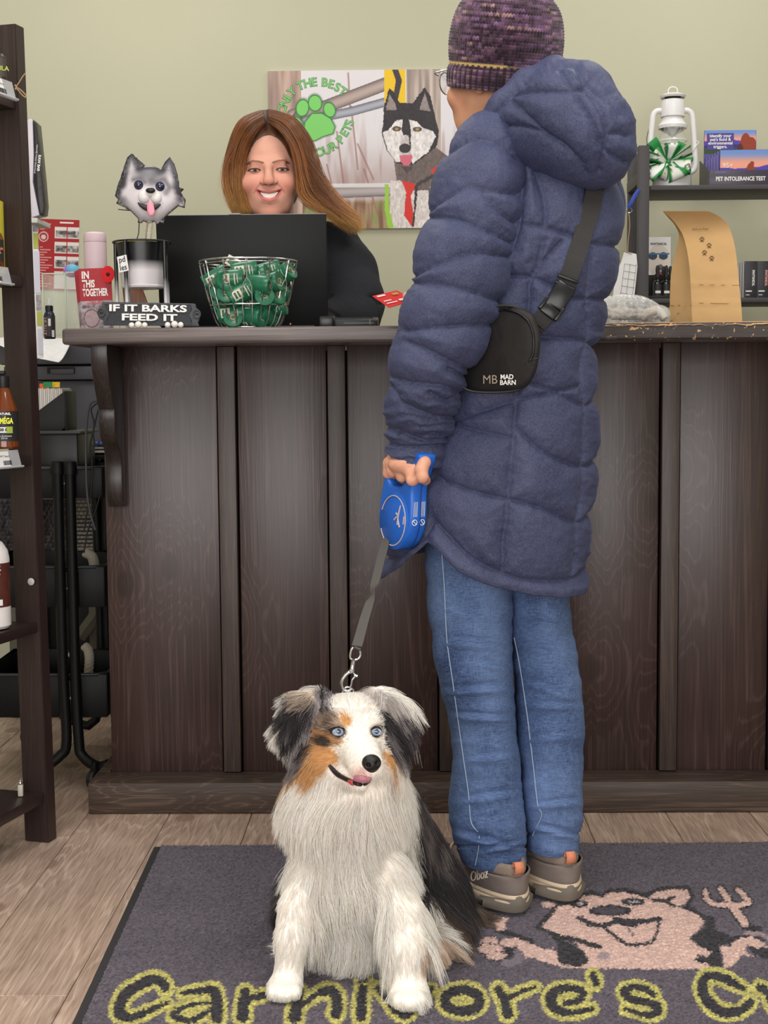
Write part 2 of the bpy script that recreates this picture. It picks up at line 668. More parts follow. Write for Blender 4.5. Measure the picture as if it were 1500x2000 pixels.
# ------------------------------------------------------------------ wood and floor materials
def wood(name, dark, mid, light, grain=90.0, stretch=0.035, axis='Z', rough=0.42, knots=True, bump=0.25, spec=0.5, worn=None, knotcol=None, ring=0.22, bend=30.0):
 m = bpy.data.materials.new(name)
 m.use_nodes = True
 nt = m.node_tree
 N, L = nt.nodes, nt.links
 b = N['Principled BSDF']
 tc = N.new('ShaderNodeTexCoord')
 oi = N.new('ShaderNodeObjectInfo')
 off = N.new('ShaderNodeVectorMath')
 off.operation = 'SCALE'
 off.inputs[0].default_value = (13.7, 7.3, 21.1)
 L.new(oi.outputs['Random'], off.inputs['Scale'])
 add = N.new('ShaderNodeVectorMath')
 L.new(tc.outputs['Object'], add.inputs[0])
 L.new(off.outputs[0], add.inputs[1])
 mp = N.new('ShaderNodeMapping')
 sc = [1.0, 1.0, 1.0]
 sc['XYZ'.index(axis)] = stretch
 mp.inputs['Scale'].default_value = sc
 L.new(add.outputs[0], mp.inputs['Vector'])
 def noise(scale, detail, vec, dist=0.0):
  n = N.new('ShaderNodeTexNoise')
  n.inputs['Scale'].default_value = scale
  n.inputs['Detail'].default_value = detail
  n.inputs['Distortion'].default_value = dist
  L.new(vec, n.inputs['Vector'])
  return n.outputs['Fac']
 big = noise(grain * 0.10, 3, mp.outputs[0], 1.5)
 fine = noise(grain * 3.2, 7, mp.outputs[0], 0.3)
 # cathedral grain: rings of a stretched noise field
 # knots lie in the board's own plane; the grain bends round them
 sp = N.new('ShaderNodeSeparateXYZ')
 L.new(add.outputs[0], sp.inputs[0])
 cb = N.new('ShaderNodeCombineXYZ')
 al = N.new('ShaderNodeMath')
 al.operation = 'MULTIPLY'
 al.inputs[1].default_value = 0.7
 L.new(sp.outputs[axis], al.inputs[0])
 L.new(sp.outputs['Z' if axis == 'X' else 'X'], cb.inputs[0])
 L.new(al.outputs[0], cb.inputs[1])
 vo = N.new('ShaderNodeTexVoronoi')
 vo.voronoi_dimensions = '2D'
 vo.inputs['Scale'].default_value = 3.6
 L.new(cb.outputs[0], vo.inputs['Vector'])
 kb = N.new('ShaderNodeMapRange')
 kb.interpolation_type = 'SMOOTHSTEP'
 kb.inputs[1].default_value, kb.inputs[2].default_value = 0.0, 0.45
 kb.inputs[3].default_value, kb.inputs[4].default_value = (bend if knots else 0.0), 0.0
 L.new(vo.outputs['Distance'], kb.inputs[0])
 rings = N.new('ShaderNodeMath')
 rings.operation = 'MULTIPLY_ADD'
 rings.inputs[1].default_value = 60.0
 L.new(big, rings.inputs[0])
 L.new(kb.outputs[0], rings.inputs[2])
 sn = N.new('ShaderNodeMath')
 sn.operation = 'SINE'
 L.new(rings.outputs[0], sn.inputs[0])
 r2 = N.new('ShaderNodeMapRange')
 r2.inputs[1].default_value = 0.55
 r2.inputs[2].default_value = 1
 r2.inputs[3].default_value = 0
 r2.inputs[4].default_value = ring
 L.new(sn.outputs[0], r2.inputs[0])
 a1 = N.new('ShaderNodeMath')
 a1.operation = 'MULTIPLY_ADD'
 L.new(fine, a1.inputs[0])
 a1.inputs[1].default_value = 0.95
 L.new(r2.outputs[0], a1.inputs[2])
 cr = N.new('ShaderNodeValToRGB')
 e = cr.color_ramp.elements
 e[0].position, e[0].color = 0.2, rgba(dark)
 e[1].position, e[1].color = 0.95, rgba(light)
 k = e.new(0.55)
 k.color = rgba(mid)
 L.new(a1.outputs[0], cr.inputs[0])
 col = cr.outputs[0]
 blot = noise(5.0, 3, add.outputs[0])
 mr = N.new('ShaderNodeMapRange')
 mr.inputs[1].default_value, mr.inputs[2].default_value = 0.3, 0.7
 mr.inputs[3].default_value, mr.inputs[4].default_value = 0.84, 1.14
 L.new(blot, mr.inputs[0])
 vs = N.new('ShaderNodeVectorMath')
 vs.operation = 'SCALE'
 L.new(col, vs.inputs[0])
 L.new(mr.outputs[0], vs.inputs['Scale'])
 col = vs.outputs[0]
 if knots:
  kr = N.new('ShaderNodeMapRange')
  kr.inputs[1].default_value, kr.inputs[2].default_value = 0.06, 0.09
  kr.inputs[3].default_value, kr.inputs[4].default_value = 0.75, 0.0
  L.new(vo.outputs['Distance'], kr.inputs[0])
  kx = N.new('ShaderNodeMix')
  kx.data_type = 'RGBA'
  L.new(kr.outputs[0], kx.inputs[0])
  L.new(col, kx.inputs[6])
  kx.inputs[7].default_value = rgba(knotcol or tuple(0.75 * np.array(dark)))
  col = kx.outputs[2]
 if worn:
  # paint chipped away along edges: noise driven
  wn = noise(worn[1], 8, add.outputs[0], 1.0)
  wr = N.new('ShaderNodeMapRange')
  wr.inputs[1].default_value, wr.inputs[2].default_value = worn[2], worn[2] + 0.03
  L.new(wn, wr.inputs[0])
  wx = N.new('ShaderNodeMix')
  wx.data_type = 'RGBA'
  L.new(wr.outputs[0], wx.inputs[0])
  L.new(col, wx.inputs[6])
  wx.inputs[7].default_value = rgba(worn[0])
  col = wx.outputs[2]
 L.new(col, b.inputs['Base Color'])
 b.inputs['Roughness'].default_value = rough
 b.inputs['Specular IOR Level'].default_value = spec
 bp = N.new('ShaderNodeBump')
 bp.inputs['Strength'].default_value = bump
 bp.inputs['Distance'].default_value = 0.001
 L.new(a1.outputs[0], bp.inputs['Height'])
 L.new(bp.outputs[0], b.inputs['Normal'])
 return m
M_wall = mat('wall_paint', (190, 188, 163), rough=0.85, bump=0.08, bscale=350, var=0.03, vscale=1.5)
M_board = wood('stained_board', (45, 30, 27), (60, 42, 38), (86, 66, 61), grain=80, rough=0.35, knotcol=(44, 27, 22), stretch=0.025)
M_batten = wood('stained_batten', (46, 36, 33), (64, 50, 44), (86, 70, 62), grain=120, rough=0.45, knots=False)
M_top = wood('stained_worktop', (70, 60, 58), (96, 84, 81), (122, 108, 104), grain=60, axis='X', rough=0.36, knots=False, bump=0.5)
M_plinth = wood('stained_plinth', (46, 36, 31), (66, 51, 43), (104, 86, 70), grain=90, axis='X', rough=0.5, knots=True, knotcol=(34, 24, 20))
M_corbel = wood('stained_corbel', (34, 28, 26), (46, 38, 35), (64, 54, 49), grain=90, rough=0.36, knots=False)
M_floor = wood('vinyl_oak', (140, 116, 101), (184, 158, 140), (216, 193, 176), grain=90, stretch=0.05, ring=0.2, bend=10.0, axis='Y', rough=0.5, knots=True, bump=0.5, knotcol=(140, 114, 97))
# ------------------------------------------------------------------ room shell
YW = 4.95            # back wall
fl_o = box('floor', (0, 1.7, -0.032), (5.4, 6.9, 0.05), mat('floor_screed', (92, 78, 68), 0.8), bevel=0)
tag(fl_o, kind='structure')
wb = box('wall_back', (0, YW + 0.06, 1.5), (5.6, 0.12, 3.1), M_wall, bevel=0)
tag(wb, kind='structure')
wl = box('wall_left', (-2.75, 1.75, 1.5), (0.12, 6.5, 3.1), M_wall, bevel=0)
tag(wl, kind='structure')
wr_ = box('wall_right', (2.75, 1.75, 1.5), (0.12, 6.5, 3.1), M_wall, bevel=0)
tag(wr_, kind='structure')
# floor planks: each its own piece, laid away from the camera
PW, PL = 0.184, 1.22
xs0 = onfloor(133, 1941)[0]           # a joint seen left of the mat
_pm = bpy.data.meshes.new('plank')
_b = box_bm(PW - 0.0014, PL - 0.0016, 0.007, bevel=0.0012, seg=1)
_b.to_mesh(_pm)
_b.free()
_pm.materials.append(M_floor)
ys0 = onfloor(60, 1945)[1]
for i in range(-12, 14):
 shift = [0.0, 0.43, 0.81, 0.22, 0.65][i % 5] * PL
 for j in range(-2, 4):
  y = ys0 + shift + (j - 0.5) * PL
  if y + PL / 2 < 1.0 or y + PL / 2 > 5.1:
   continue
  p = bpy.data.objects.new('plank', _pm)
  COL.objects.link(p)
  p.location = (xs0 + (i - 0.5) * PW, y, -0.0035)
  p.parent = fl_o
# ------------------------------------------------------------------ the counter
YB = 3.19
CT = thing('service_counter', 'dark brown board and batten shop counter with bracket and plinth', 'counter', (0.2, YB, 0))
zp = at(300, 1527, 3.10)[2]
ztop_b = at(250, 678, YB)[2]
bx = [at(px, 690, YB)[0] for px in (199, 442, 657, 872, 1091, 1309)]
_mb = {}
BXE = bx + [bx[-1] + (bx[-1] - bx[-2]) * k for k in (1, 2, 3, 4)]
BTH = 0.024
for i in range(len(BXE) - 1):
 a, c = BXE[i] + (0.0235 if i else 0.0), BXE[i + 1] - 0.0235
 o = box('board', ((a + c) / 2, YB + BTH / 2, (0.006 + ztop_b) / 2), (c - a, BTH, ztop_b - 0.006), M_board, CT, bevel=0.0015)
for i in range(1, len(BXE) - 1):
 o = box('batten', (BXE[i], YB - 0.003, (zp + 0.002 + ztop_b - 0.001) / 2), (0.039, 0.030, ztop_b - zp - 0.003), M_batten, CT, bevel=0.0015)
xl = at(173, 1592, 3.09)[0]
zb = BXE[-1]
box('plinth', ((xl + zb + 0.05) / 2, 3.09 + 0.049, zp / 2 + 0.001), (zb + 0.05 - xl, 0.098, zp - 0.002), M_plinth, CT, bevel=0.003)
box('backing', ((BXE[0] + zb) / 2 + 0.02, YB + 0.045, ztop_b / 2), (zb - BXE[0] - 0.06, 0.012, ztop_b - 0.02), mat('dark_backing', (20, 16, 15), 0.9), CT, bevel=0)
# left end panel and its plinth, running back
box('end_panel', (BXE[0] + 0.0125, YB + BTH + 0.15, ztop_b / 2 + 0.003), (0.024, 0.29, ztop_b - 0.008), M_board, CT, bevel=0.0015)
box('end_plinth', ((xl + BXE[0]) / 2 - 0.001, YB + 0.165, zp / 2 + 0.001), (BXE[0] - xl - 0.004, 0.33, zp - 0.002), M_plinth, CT, bevel=0.003)
# worktop: thick plank edge, rounded left end
YT = 2.99
tl = at(120, 656, YT)
zt = at(400, 639, YT)[2]
TH = 0.034
wt = box_bm(zb + 0.06 - tl[0], 0.58, TH, bevel=0.007, seg=3, M=T((zb + 0.06 + tl[0]) / 2, YT + 0.29, zt - TH / 2))
o = soften(bm_obj('worktop', wt, M_top, CT), 40)
ZT = zt
# worn stretch of the worktop edge to the right, where the stain has chipped off
M_worn = wood('worn_edge', (50, 42, 39), (66, 56, 52), (92, 80, 74), grain=60, axis='X', rough=0.6, knots=False, worn=((196, 158, 112), 75.0, 0.62), bump=1.0)
xw0 = at(1135, 650, YT)[0]
xw1 = zb + 0.058
nx = 160
V, rows = [], []
rr = np.random.default_rng(3)
xs = np.linspace(xw0, xw1, nx)
jit = np.convolve(rr.normal(0, 1, nx + 8), np.ones(5) / 5, 'same')[4:-4]
jit2 = np.convolve(rr.normal(0, 1, nx + 8), np.ones(5) / 5, 'same')[4:-4]
prof = [(0.030, 0.0012), (0.004, 0.0012), (-0.0012, -0.004), (-0.0016, -0.016), (-0.0012, -TH + 0.004), (0.004, -TH - 0.0008), (0.02, -TH - 0.0008)]
for x, j1, j2 in zip(xs, jit, jit2):
 for k, (dy, dz) in enumerate(prof):
  V.append((x, YT + dy + (0.0022 * j1 if k in (1, 2) else 0) + (0.0018 * j2 if k in (4, 5) else 0), ZT + dz + (0.0012 * j2 if k == 2 else 0)))
o = mesh_obj('worn_edge', V, grid_faces(nx, len(prof), False)[:, ::-1].copy(), M_worn, CT)
soften(o, 30)
tag(o, 'chipped dark stain showing pale bare wood')
M_bare = mat('bare_wood', (196, 150, 100), 0.7, var=0.25, vscale=60)
V = []
for x, j1, j2 in zip(xs, jit, jit2):
 w = 0.010 + 0.004 * j2
 V += [(x, YT + 0.002 + 0.0022 * j1, ZT + 0.0014), (x, YT + 0.003 + w, ZT + 0.0026)]
 V[-2] = (x, YT - 0.0034, ZT - 0.0030 - 0.0050 * abs(j1))
o = mesh_obj('bare_edge', V, grid_faces(nx, 2, False)[:, ::-1].copy(), M_bare, CT)
tag(o, 'bare pale wood rubbed through along the top edge')
# scrolled bracket on the left: side outline (distance out from the boards, height), 34 mm wide
xa, xb = at(206, 690, 3.03)[0], at(243, 990, YB)[0]
cw = 0.036
cx1 = at(243, 800, YB)[0]
cx0 = cx1 - cw
zz = lambda py: at(220, py, 3.1)[2]
side = [(0.0, zz(676)), (0.168, zz(676)), (0.170, zz(690)), (0.166, zz(715)), (0.152, zz(745)), (0.128, zz(775)), (0.112, zz(792)), (0.106, zz(800)),
  (0.108, zz(806)), (0.106, zz(820)), (0.100, zz(845)), (0.088, zz(862)), (0.070, zz(872)), (0.056, zz(884)), (0.046, zz(900)), (0.042, zz(915)), (0.044, zz(935)), (0.044, zz(960)), (0.036, zz(982)), (0.026, zz(994)), (0.0, zz(995))]
pr = prism_bm([(-a, z) for a, z in side], cw, bevel=0.003)
pr.transform(Matrix(((0, 1, 0, cx0), (1, 0, 0, YB), (0, 0, 1, 0), (0, 0, 0, 1))))
bmesh.ops.recalc_face_normals(pr, faces=pr.faces)
soften(bm_obj('scrolled_bracket', pr, M_corbel, CT), 40)
# back shelf of the counter (hidden side) so that the body is solid
box('back_panel', ((BXE[0] + zb) / 2 + 0.02, YB + 0.33, 0.5), (zb - BXE[0] - 0.06, 0.018, 0.95), M_board, CT, bevel=0.001)
# ------------------------------------------------------------------ entrance mat with lettering and emblem
def build_mat():
 T0 = thing('entrance_mat', 'dark grey pile floor mat with lime-edged lettering and cartoon dog emblem', 'mat', (0.2, 2.35, 0))
 A = onfloor(300, 1657)[:2]
 B = onfloor(141, 2000)[:2]
 ux = np.array([1.0, 0.011])
 ux /= np.linalg.norm(ux)
 uy = (A - B) / np.linalg.norm(A - B)
 A = A - 0
 LX, LY, Z = 1.62, 1.02, 0.0075
 bd = 0.017
 # rubber border
 c = lambda s, t, z: (*(A + ux * s - uy * t), z)
 bm = bmesh.new()
 z1 = 0.004
 outer = [c(0, 0, 0.0005), c(LX, 0, 0.0005), c(LX, LY, 0.0005), c(0, LY, 0.0005)]
 up = [c(0.003, 0.002, z1), c(LX - .003, 0.002, z1), c(LX - .003, LY - .003, z1), c(0.003, LY - .003, z1)]
 vo = [bm.verts.new(p) for p in outer]
 vu = [bm.verts.new(p) for p in up]
 bm.faces.new(vo[::-1])
 bm.faces.new(vu)
 for i in range(4):
  bm.faces.new((vo[i], vo[(i + 1) % 4], vu[(i + 1) % 4], vu[i]))
 bmesh.ops.recalc_face_normals(bm, faces=bm.faces)
 bm_obj('rubber_border', bm, mat('black_rubber', (52, 50, 52), 0.7, bump=0.2, bscale=600), T0)
 # pile, 2.6 mm tufts
 st = 0.0026
 s = np.arange(bd, LX - bd, st)
 t = np.arange(0.005, LY - bd, st)
 r = np.random.default_rng(5)
 Tt, Ss = np.meshgrid(t, s, indexing='ij')
 nv, nu = Tt.shape
 P2 = A + ux * Ss.ravel()[:, None] - uy * Tt.ravel()[:, None]
 P2 = P2 + r.normal(0, 0.00075, P2.shape)
 # emblem artwork, traced in the mat's plane
 q = np.c_[P2, np.full(len(P2), 0.0)] - np.array([0, 0, CAM_H])
 q = q @ CM
 E = np.c_[750 - FPX * q[:, 0] / q[:, 2], 1000 + FPX * q[:, 1] / q[:, 2]]
 E = E + r.normal(0, 1.1, E.shape)
 n1 = r.random(len(P2))
 base = np.array([90, 82, 92.0])
 col = np.repeat(base[None], len(P2), 0) * (0.72 + 0.5 * n1)[:, None]
 blot = fbm(P2, 9, 3)
 col *= (0.93 + 0.16 * blot)[:, None]
 vis = (E[:, 1] > 1700) & (E[:, 1] < 2040)
 K = np.where(vis)[0]
 e = E[K]
 n2 = r.random(len(K))
 p4 = lambda L: [(920 + x / 4.6875, 1720 + y / 4.6875) for x, y in L]
 p5 = lambda L: [(1180 + x / 4.6875, 1720 + y / 4.6875) for x, y in L]
 pink = np.array([206, 172, 160.0])
 blk = np.array([42, 38, 44.0])
 lime = np.array([182, 174, 98.0])
 cc = col[K]
 def fill(mask, c, amp=0.28):
  cc[mask] = np.asarray(c, float) * (1 - amp / 2 + amp * n2[mask])[:, None]
 # emblem
 ring = p4([(620, 465), (780, 290), (900, 250), (1000, 170), (1100, 150), (1200, 185), (1270, 135)]) + p5([(60, 135), (200, 130), (380, 175), (520, 120), (760, 108), (800, 180), (750, 275), (850, 335), (930, 430)])
 fill(poly_dist(e, ring) < 6, blk)
 face = p4([(640, 460), (720, 390), (800, 270), (900, 262), (1020, 180), (1100, 165), (1200, 195), (1270, 145)]) + p5([(60, 145), (200, 142), (330, 180), (450, 215), (560, 250), (700, 290), (850, 345), (920, 420), (870, 490), (780, 560), (870, 640), (985, 690), (950, 735), (860, 715), (830, 770), (930, 800), (1020, 850), (600, 852), (200, 850), (0, 846)]) + p4([(1100, 842), (870, 842), (700, 790), (560, 745), (490, 740), (470, 690), (400, 640), (330, 650), (262, 630), (260, 600), (320, 560), (450, 570), (560, 610), (630, 660), (750, 670), (800, 700), (900, 700), (1000, 640)])
 fill(inside(e, face), pink)
 blackA = p4([(560, 455), (640, 462), (830, 535), (1000, 570), (1200, 630), (1190, 668), (1080, 650), (960, 600), (860, 590), (960, 640), (1040, 700), (1080, 780), (1000, 830), (860, 820), (790, 775), (785, 700), (800, 620), (700, 520)])
 fill(inside(e, blackA), blk)
 blackB = p5([(870, 340), (1010, 370), (1020, 480), (1150, 550), (1280, 545), (1350, 545), (1160, 620), (1050, 640), (1060, 720), (1092, 830), (1010, 842), (930, 800), (830, 770), (860, 720), (950, 735), (982, 690), (870, 640), (780, 575), (920, 470), (925, 400)])
 fill(inside(e, blackB), blk)
 ear = p5([(400, 190), (480, 140), (600, 118), (755, 118), (785, 180), (740, 255), (680, 270), (590, 235), (480, 215)])
 fill(inside(e, ear), pink)
 fill(poly_dist(e, p5([(450, 215), (560, 225), (640, 190)])) < 3.5, blk)
 fill(poly_dist(e, p5([(560, 230), (640, 272)])) < 3, blk)
 nose = ell(e, *p4([(1275, 312)])[0], 43, 11)
 fill(nose < 1, (66, 60, 68))
 fill((nose < 1) & (nose > .7), blk)
 mouth = p4([(985, 378), (1080, 430), (1200, 455), (1350, 410), (1430, 405)]) + p5([(200, 412), (400, 408), (510, 388)])
 fill(poly_dist(e, mouth) < 5.0, blk)
 fill(poly_dist(e, p4([(1320, 405), (1500, 430)])) < 7, blk)
 lip = p4([(1210, 465), (1330, 560), (1400, 610)]) + p5([(230, 628), (330, 628), (440, 598), (488, 500), (500, 400)])
 fill(poly_dist(e, lip) < 3.2, blk)
 fill(poly_dist(e, p5([(220, 470), (270, 550)])) < 1.7, (110, 92, 92))
 for cx, cy, rx, ry in [(*p5([(262, 232)])[0], 24, 7.5), (*p4([(985, 248)])[0], 18, 7.5)]:
  k = ell(e, cx, cy, rx, ry)
  fill(k < 1, blk)
  fill(ell(e, cx + 2, cy, rx * .45, ry * .4) < 1, (170, 160, 162))
 fill(ell(e, *p4([(710, 255)])[0], 14, 6) < 1, pink)
 for x, y, rx, ry in [(165, 595, 85, 42), (180, 668, 115, 46), (240, 735, 100, 34)]:
  k = ell(e, *p4([(x, y)])[0], rx / 4.69, ry / 4.69)
  fill((k < 1.16) & (k > 1), blk)
  fill(k < 1, pink)
 fill(inside(e, p4([(300, 660), (430, 640), (400, 690), (370, 740), (270, 780), (330, 720)])), blk)
 fill(poly_dist(e, p4([(420, 690), (440, 760), (380, 800), (300, 800)])) < 6.5, (118, 108, 116))
 fill(ell(e, *p4([(1215, 730)])[0], 13, 8) < 1, (158, 138, 140))
 fill(poly_dist(e, p4([(240, 495), (330, 515), (430, 550), (560, 600)])) < 5, blk)
 fill(inside(e, p4([(185, 365), (345, 380), (310, 430), (325, 492), (240, 492)])), pink)
 arm = p5([(1060, 640), (1160, 650), (1175, 600), (1250, 562), (1350, 555), (1450, 600), (1500, 650), (1400, 655), (1310, 635), (1285, 680), (1380, 742), (1260, 720), (1180, 820), (1100, 850), (1090, 760)])
 fill(inside(e, p5([(1300, 635), (1540, 660), (1540, 770), (1390, 735)])), blk)
 fill(inside(e, arm), pink)
 fill(poly_dist(e, p5([(1150, 640), (1170, 590), (1250, 548), (1350, 542), (1460, 590)])) < 2.2, blk)
 fill(poly_dist(e, p5([(1280, 470), (1420, 480)])) < 6, blk)
 fill(poly_dist(e, p5([(1300, 520), (1450, 530), (1520, 580)])) < 4, (150, 130, 132))
 fk = np.minimum(np.minimum(poly_dist(e, p5([(925, 130), (935, 205), (1000, 250), (1120, 262), (1230, 265), (1330, 238), (1285, 175), (1220, 120)])) - 4.5,
        poly_dist(e, p5([(1065, 112), (1140, 220), (1200, 310)])) - 5.5), poly_dist(e, p5([(1180, 280), (1290, 430)])) - 7)
 fill((fk < 3.5) & (fk >= 0), blk)
 fill(fk < 0, pink)
 # lettering
 S = [
  ([(323, 1940), (317, 1927), (297, 1922), (267, 1936), (244, 1953), (232, 1977), (238, 1993), (264, 1995), (297, 1981), (328, 1968)], [9, 10, 10, 11, 11, 11, 11, 8, 6, 3]),
  ([(355, 1950), (388, 1944), (417, 1944), (424, 1968), (424, 1997)], [4, 6, 10, 11, 12]),
  ([(411, 1968), (376, 1972), (346, 1984), (341, 1996), (376, 2002), (411, 1982)], [3, 4, 6, 7, 6, 4]),
  ([(479, 1946), (476, 1968), (474, 1996)], [9, 11, 12]), ([(482, 1962), (499, 1957), (526, 1949)], [6, 7, 6]),
  ([(584, 1946), (580, 1970), (576, 1996)], [10, 11, 13]), ([(593, 1971), (617, 1953), (638, 1944), (653, 1948), (659, 1968), (656, 1990)], [5, 6, 9, 11, 11, 11]),
  ([(707, 1920), (711, 1920)], [9, 9]), ([(709, 1940), (706, 1968), (705, 1994)], [10, 10, 11]),
  ([(738, 1939), (761, 1962), (781, 1987), (795, 1989), (812, 1975), (828, 1954), (843, 1940)], [7, 10, 10, 9, 7, 6, 5]),
  ([(903 + 34 * cos(a), 1964 + 21 * sin(a)) for a in np.linspace(0, 2 * pi, 17)], [10] * 17),
  ([(974, 1942), (986, 1965), (992, 1989)], [9, 10, 11]), ([(992, 1959), (1016, 1947), (1045, 1937)], [6, 5, 4]),
  ([(1104, 1969), (1130, 1963), (1139, 1948), (1120, 1939), (1092, 1942), (1076, 1957), (1084, 1979), (1114, 1988), (1157, 1980)], [6, 7, 8, 7, 9, 11, 10, 7, 5]),
  ([(1158, 1914), (1164, 1930)], [7, 7]),
  ([(1276, 1952), (1261, 1941), (1236, 1937), (1219, 1945), (1230, 1959), (1261, 1967), (1284, 1976), (1280, 1989), (1261, 1992), (1221, 1980)], [6, 7, 6, 8, 9, 8, 9, 8, 6, 4]),
  ([(1454, 1940), (1432, 1929), (1402, 1916), (1378, 1918), (1372, 1938), (1384, 1966), (1408, 1985), (1436, 1987), (1455, 1978), (1466, 1966)], [5, 8, 9, 9, 11, 11, 10, 9, 8, 7]),
  ([(1484, 1938), (1502, 1952), (1512, 1975), (1540, 1985)], [8, 9, 9, 8]), ([(1560, 1938), (1575, 1985)], [9, 9]),
 ]
 d = np.full(len(K), 99.0)
 for pts, w in S:
  q = crom(np.c_[np.array(pts, float), np.array(w, float)], (len(pts) - 1) * 4 + 1)
  lo_, hi_ = q[:, :2].min(0) - 26, q[:, :2].max(0) + 26
  kk = np.where(((e > lo_) & (e < hi_)).all(1))[0]
  ee = e[kk]
  for a, b in zip(q[:-1], q[1:]):
   ab = b[:2] - a[:2]
   tt = np.clip(((ee - a[:2]) @ ab) / (ab @ ab + 1e-9), 0, 1)
   dd = ee - a[:2] - tt[:, None] * ab
   d[kk] = np.minimum(d[kk], np.sqrt((dd * dd).sum(1)) - (a[2] + (b[2] - a[2]) * tt))
 fill((d >= 0) & (d < 9.5), lime, 0.45)
 fill(d < 0, blk)
 col[K] = cc
 z = Z + r.normal(0, 0.0011, len(P2)) + 0.0015 * (vnoise(P2, 90, 2) - .5)
 z = np.clip(z, 0.003, 0.0090)
 V = np.c_[P2, z]
 mesh_obj('pile', V, grid_faces(nv, nu, False)[:, ::-1].copy(), mat('mat_pile', rough=0.95, spec=0.1, vcol=True, sheen=0.2), T0, cols=lin(np.clip(col, 0, 255)))
build_mat()
# ------------------------------------------------------------------ people: shared head sculpt
def topx(V):
 q = (np.asarray(V, float) - np.array([0, 0, CAM_H])) @ CM
 return np.c_[750 - FPX * q[:, 0] / q[:, 2], 1000 + FPX * q[:, 1] / q[:, 2]]
def head_sdf(P, smile=1.0):
 """head, face towards -Y, origin between the ears at eye height"""
 ax = np.abs(P[:, :1])
 S = np.concatenate([ax, P[:, 1:]], 1)         # mirrored
 d = s_ell(P, (0, 0.008, 0.028), (0.0735, 0.092, 0.098))
 d = smin(d, s_ell(P, (0, -0.030, -0.040), (0.0655, 0.060, 0.066)), 0.03)
 d = smin(d, s_ell(P, (0, -0.046, -0.080), (0.048, 0.042, 0.036)), 0.025)
 d = smin(d, s_ell(P, (0, -0.074, -0.102), (0.020, 0.015, 0.015)), 0.018)
 d = smin(d, s_ell(S, (0.039, -0.064, -0.033), (0.028, 0.025, 0.022)), 0.020)
 d = smin(d, s_ell(S, (0.025, -0.081, 0.015), (0.017, 0.007, 0.005)), 0.016)
 d = smax(d, -s_ell(S, (0.031, -0.108, 0.000), (0.019, 0.018, 0.011)), 0.012)
 d = smin(d, s_ell(S, (0.031, -0.0815, -0.001), (0.0140, 0.0105, 0.0090)), 0.005)
 d = smin(d, s_cone(P, (0, -0.088, 0.008), (0, -0.109, -0.024), 0.0080, 0.0105), 0.011)
 d = smin(d, s_ell(P, (0, -0.111, -0.028), (0.0125, 0.0095, 0.0095)), 0.006)
 d = smin(d, s_ell(S, (0.0130, -0.100, -0.030), (0.0085, 0.010, 0.0072)), 0.004)
 d = smax(d, -s_ell(S, (0.0068, -0.1055, -0.0372), (0.0038, 0.0050, 0.0026)), 0.002)
 # muzzle and lips
 d = smin(d, s_ell(P, (0, -0.074, -0.062), (0.036, 0.023, 0.024)), 0.014)
 up = chain(S, [(0, -0.0950, -0.0525), (0.014, -0.0935, -0.0520), (0.0285, -0.081, -0.0485)], [0.0036, 0.0036, 0.0020], 0.003)
 lo = chain(S, [(0, -0.0945, -0.0735), (0.014, -0.0915, -0.0695), (0.0285, -0.081, -0.0495)], [0.0050, 0.0046, 0.0020], 0.003)
 d = smin(d, smin(up, lo, 0.001), 0.006)
 if smile > 0:
  d = smax(d, -chain(S, [(0, -0.100, -0.0622), (0.014, -0.097, -0.0594), (0.0275, -0.089, -0.0496)], [0.0070, 0.0060, 0.0014], 0.002), 0.002)
 # ears, neck
 d = smin(d, s_ell(S, (0.076, 0.008, -0.012), (0.008, 0.018, 0.030)), 0.006)
 d = smin(d, s_cone(P, (0, 0.022, -0.06), (0, 0.045, -0.20), 0.056, 0.060), 0.03)
 return d
def head_mesh(res, smile=1.0):
 V, Q = surface_nets(lambda P: head_sdf(P, smile), (-0.095, -0.13, -0.215), (0.095, 0.115, 0.135), res)
 return relax(V, Q, 1, 0.4), Q
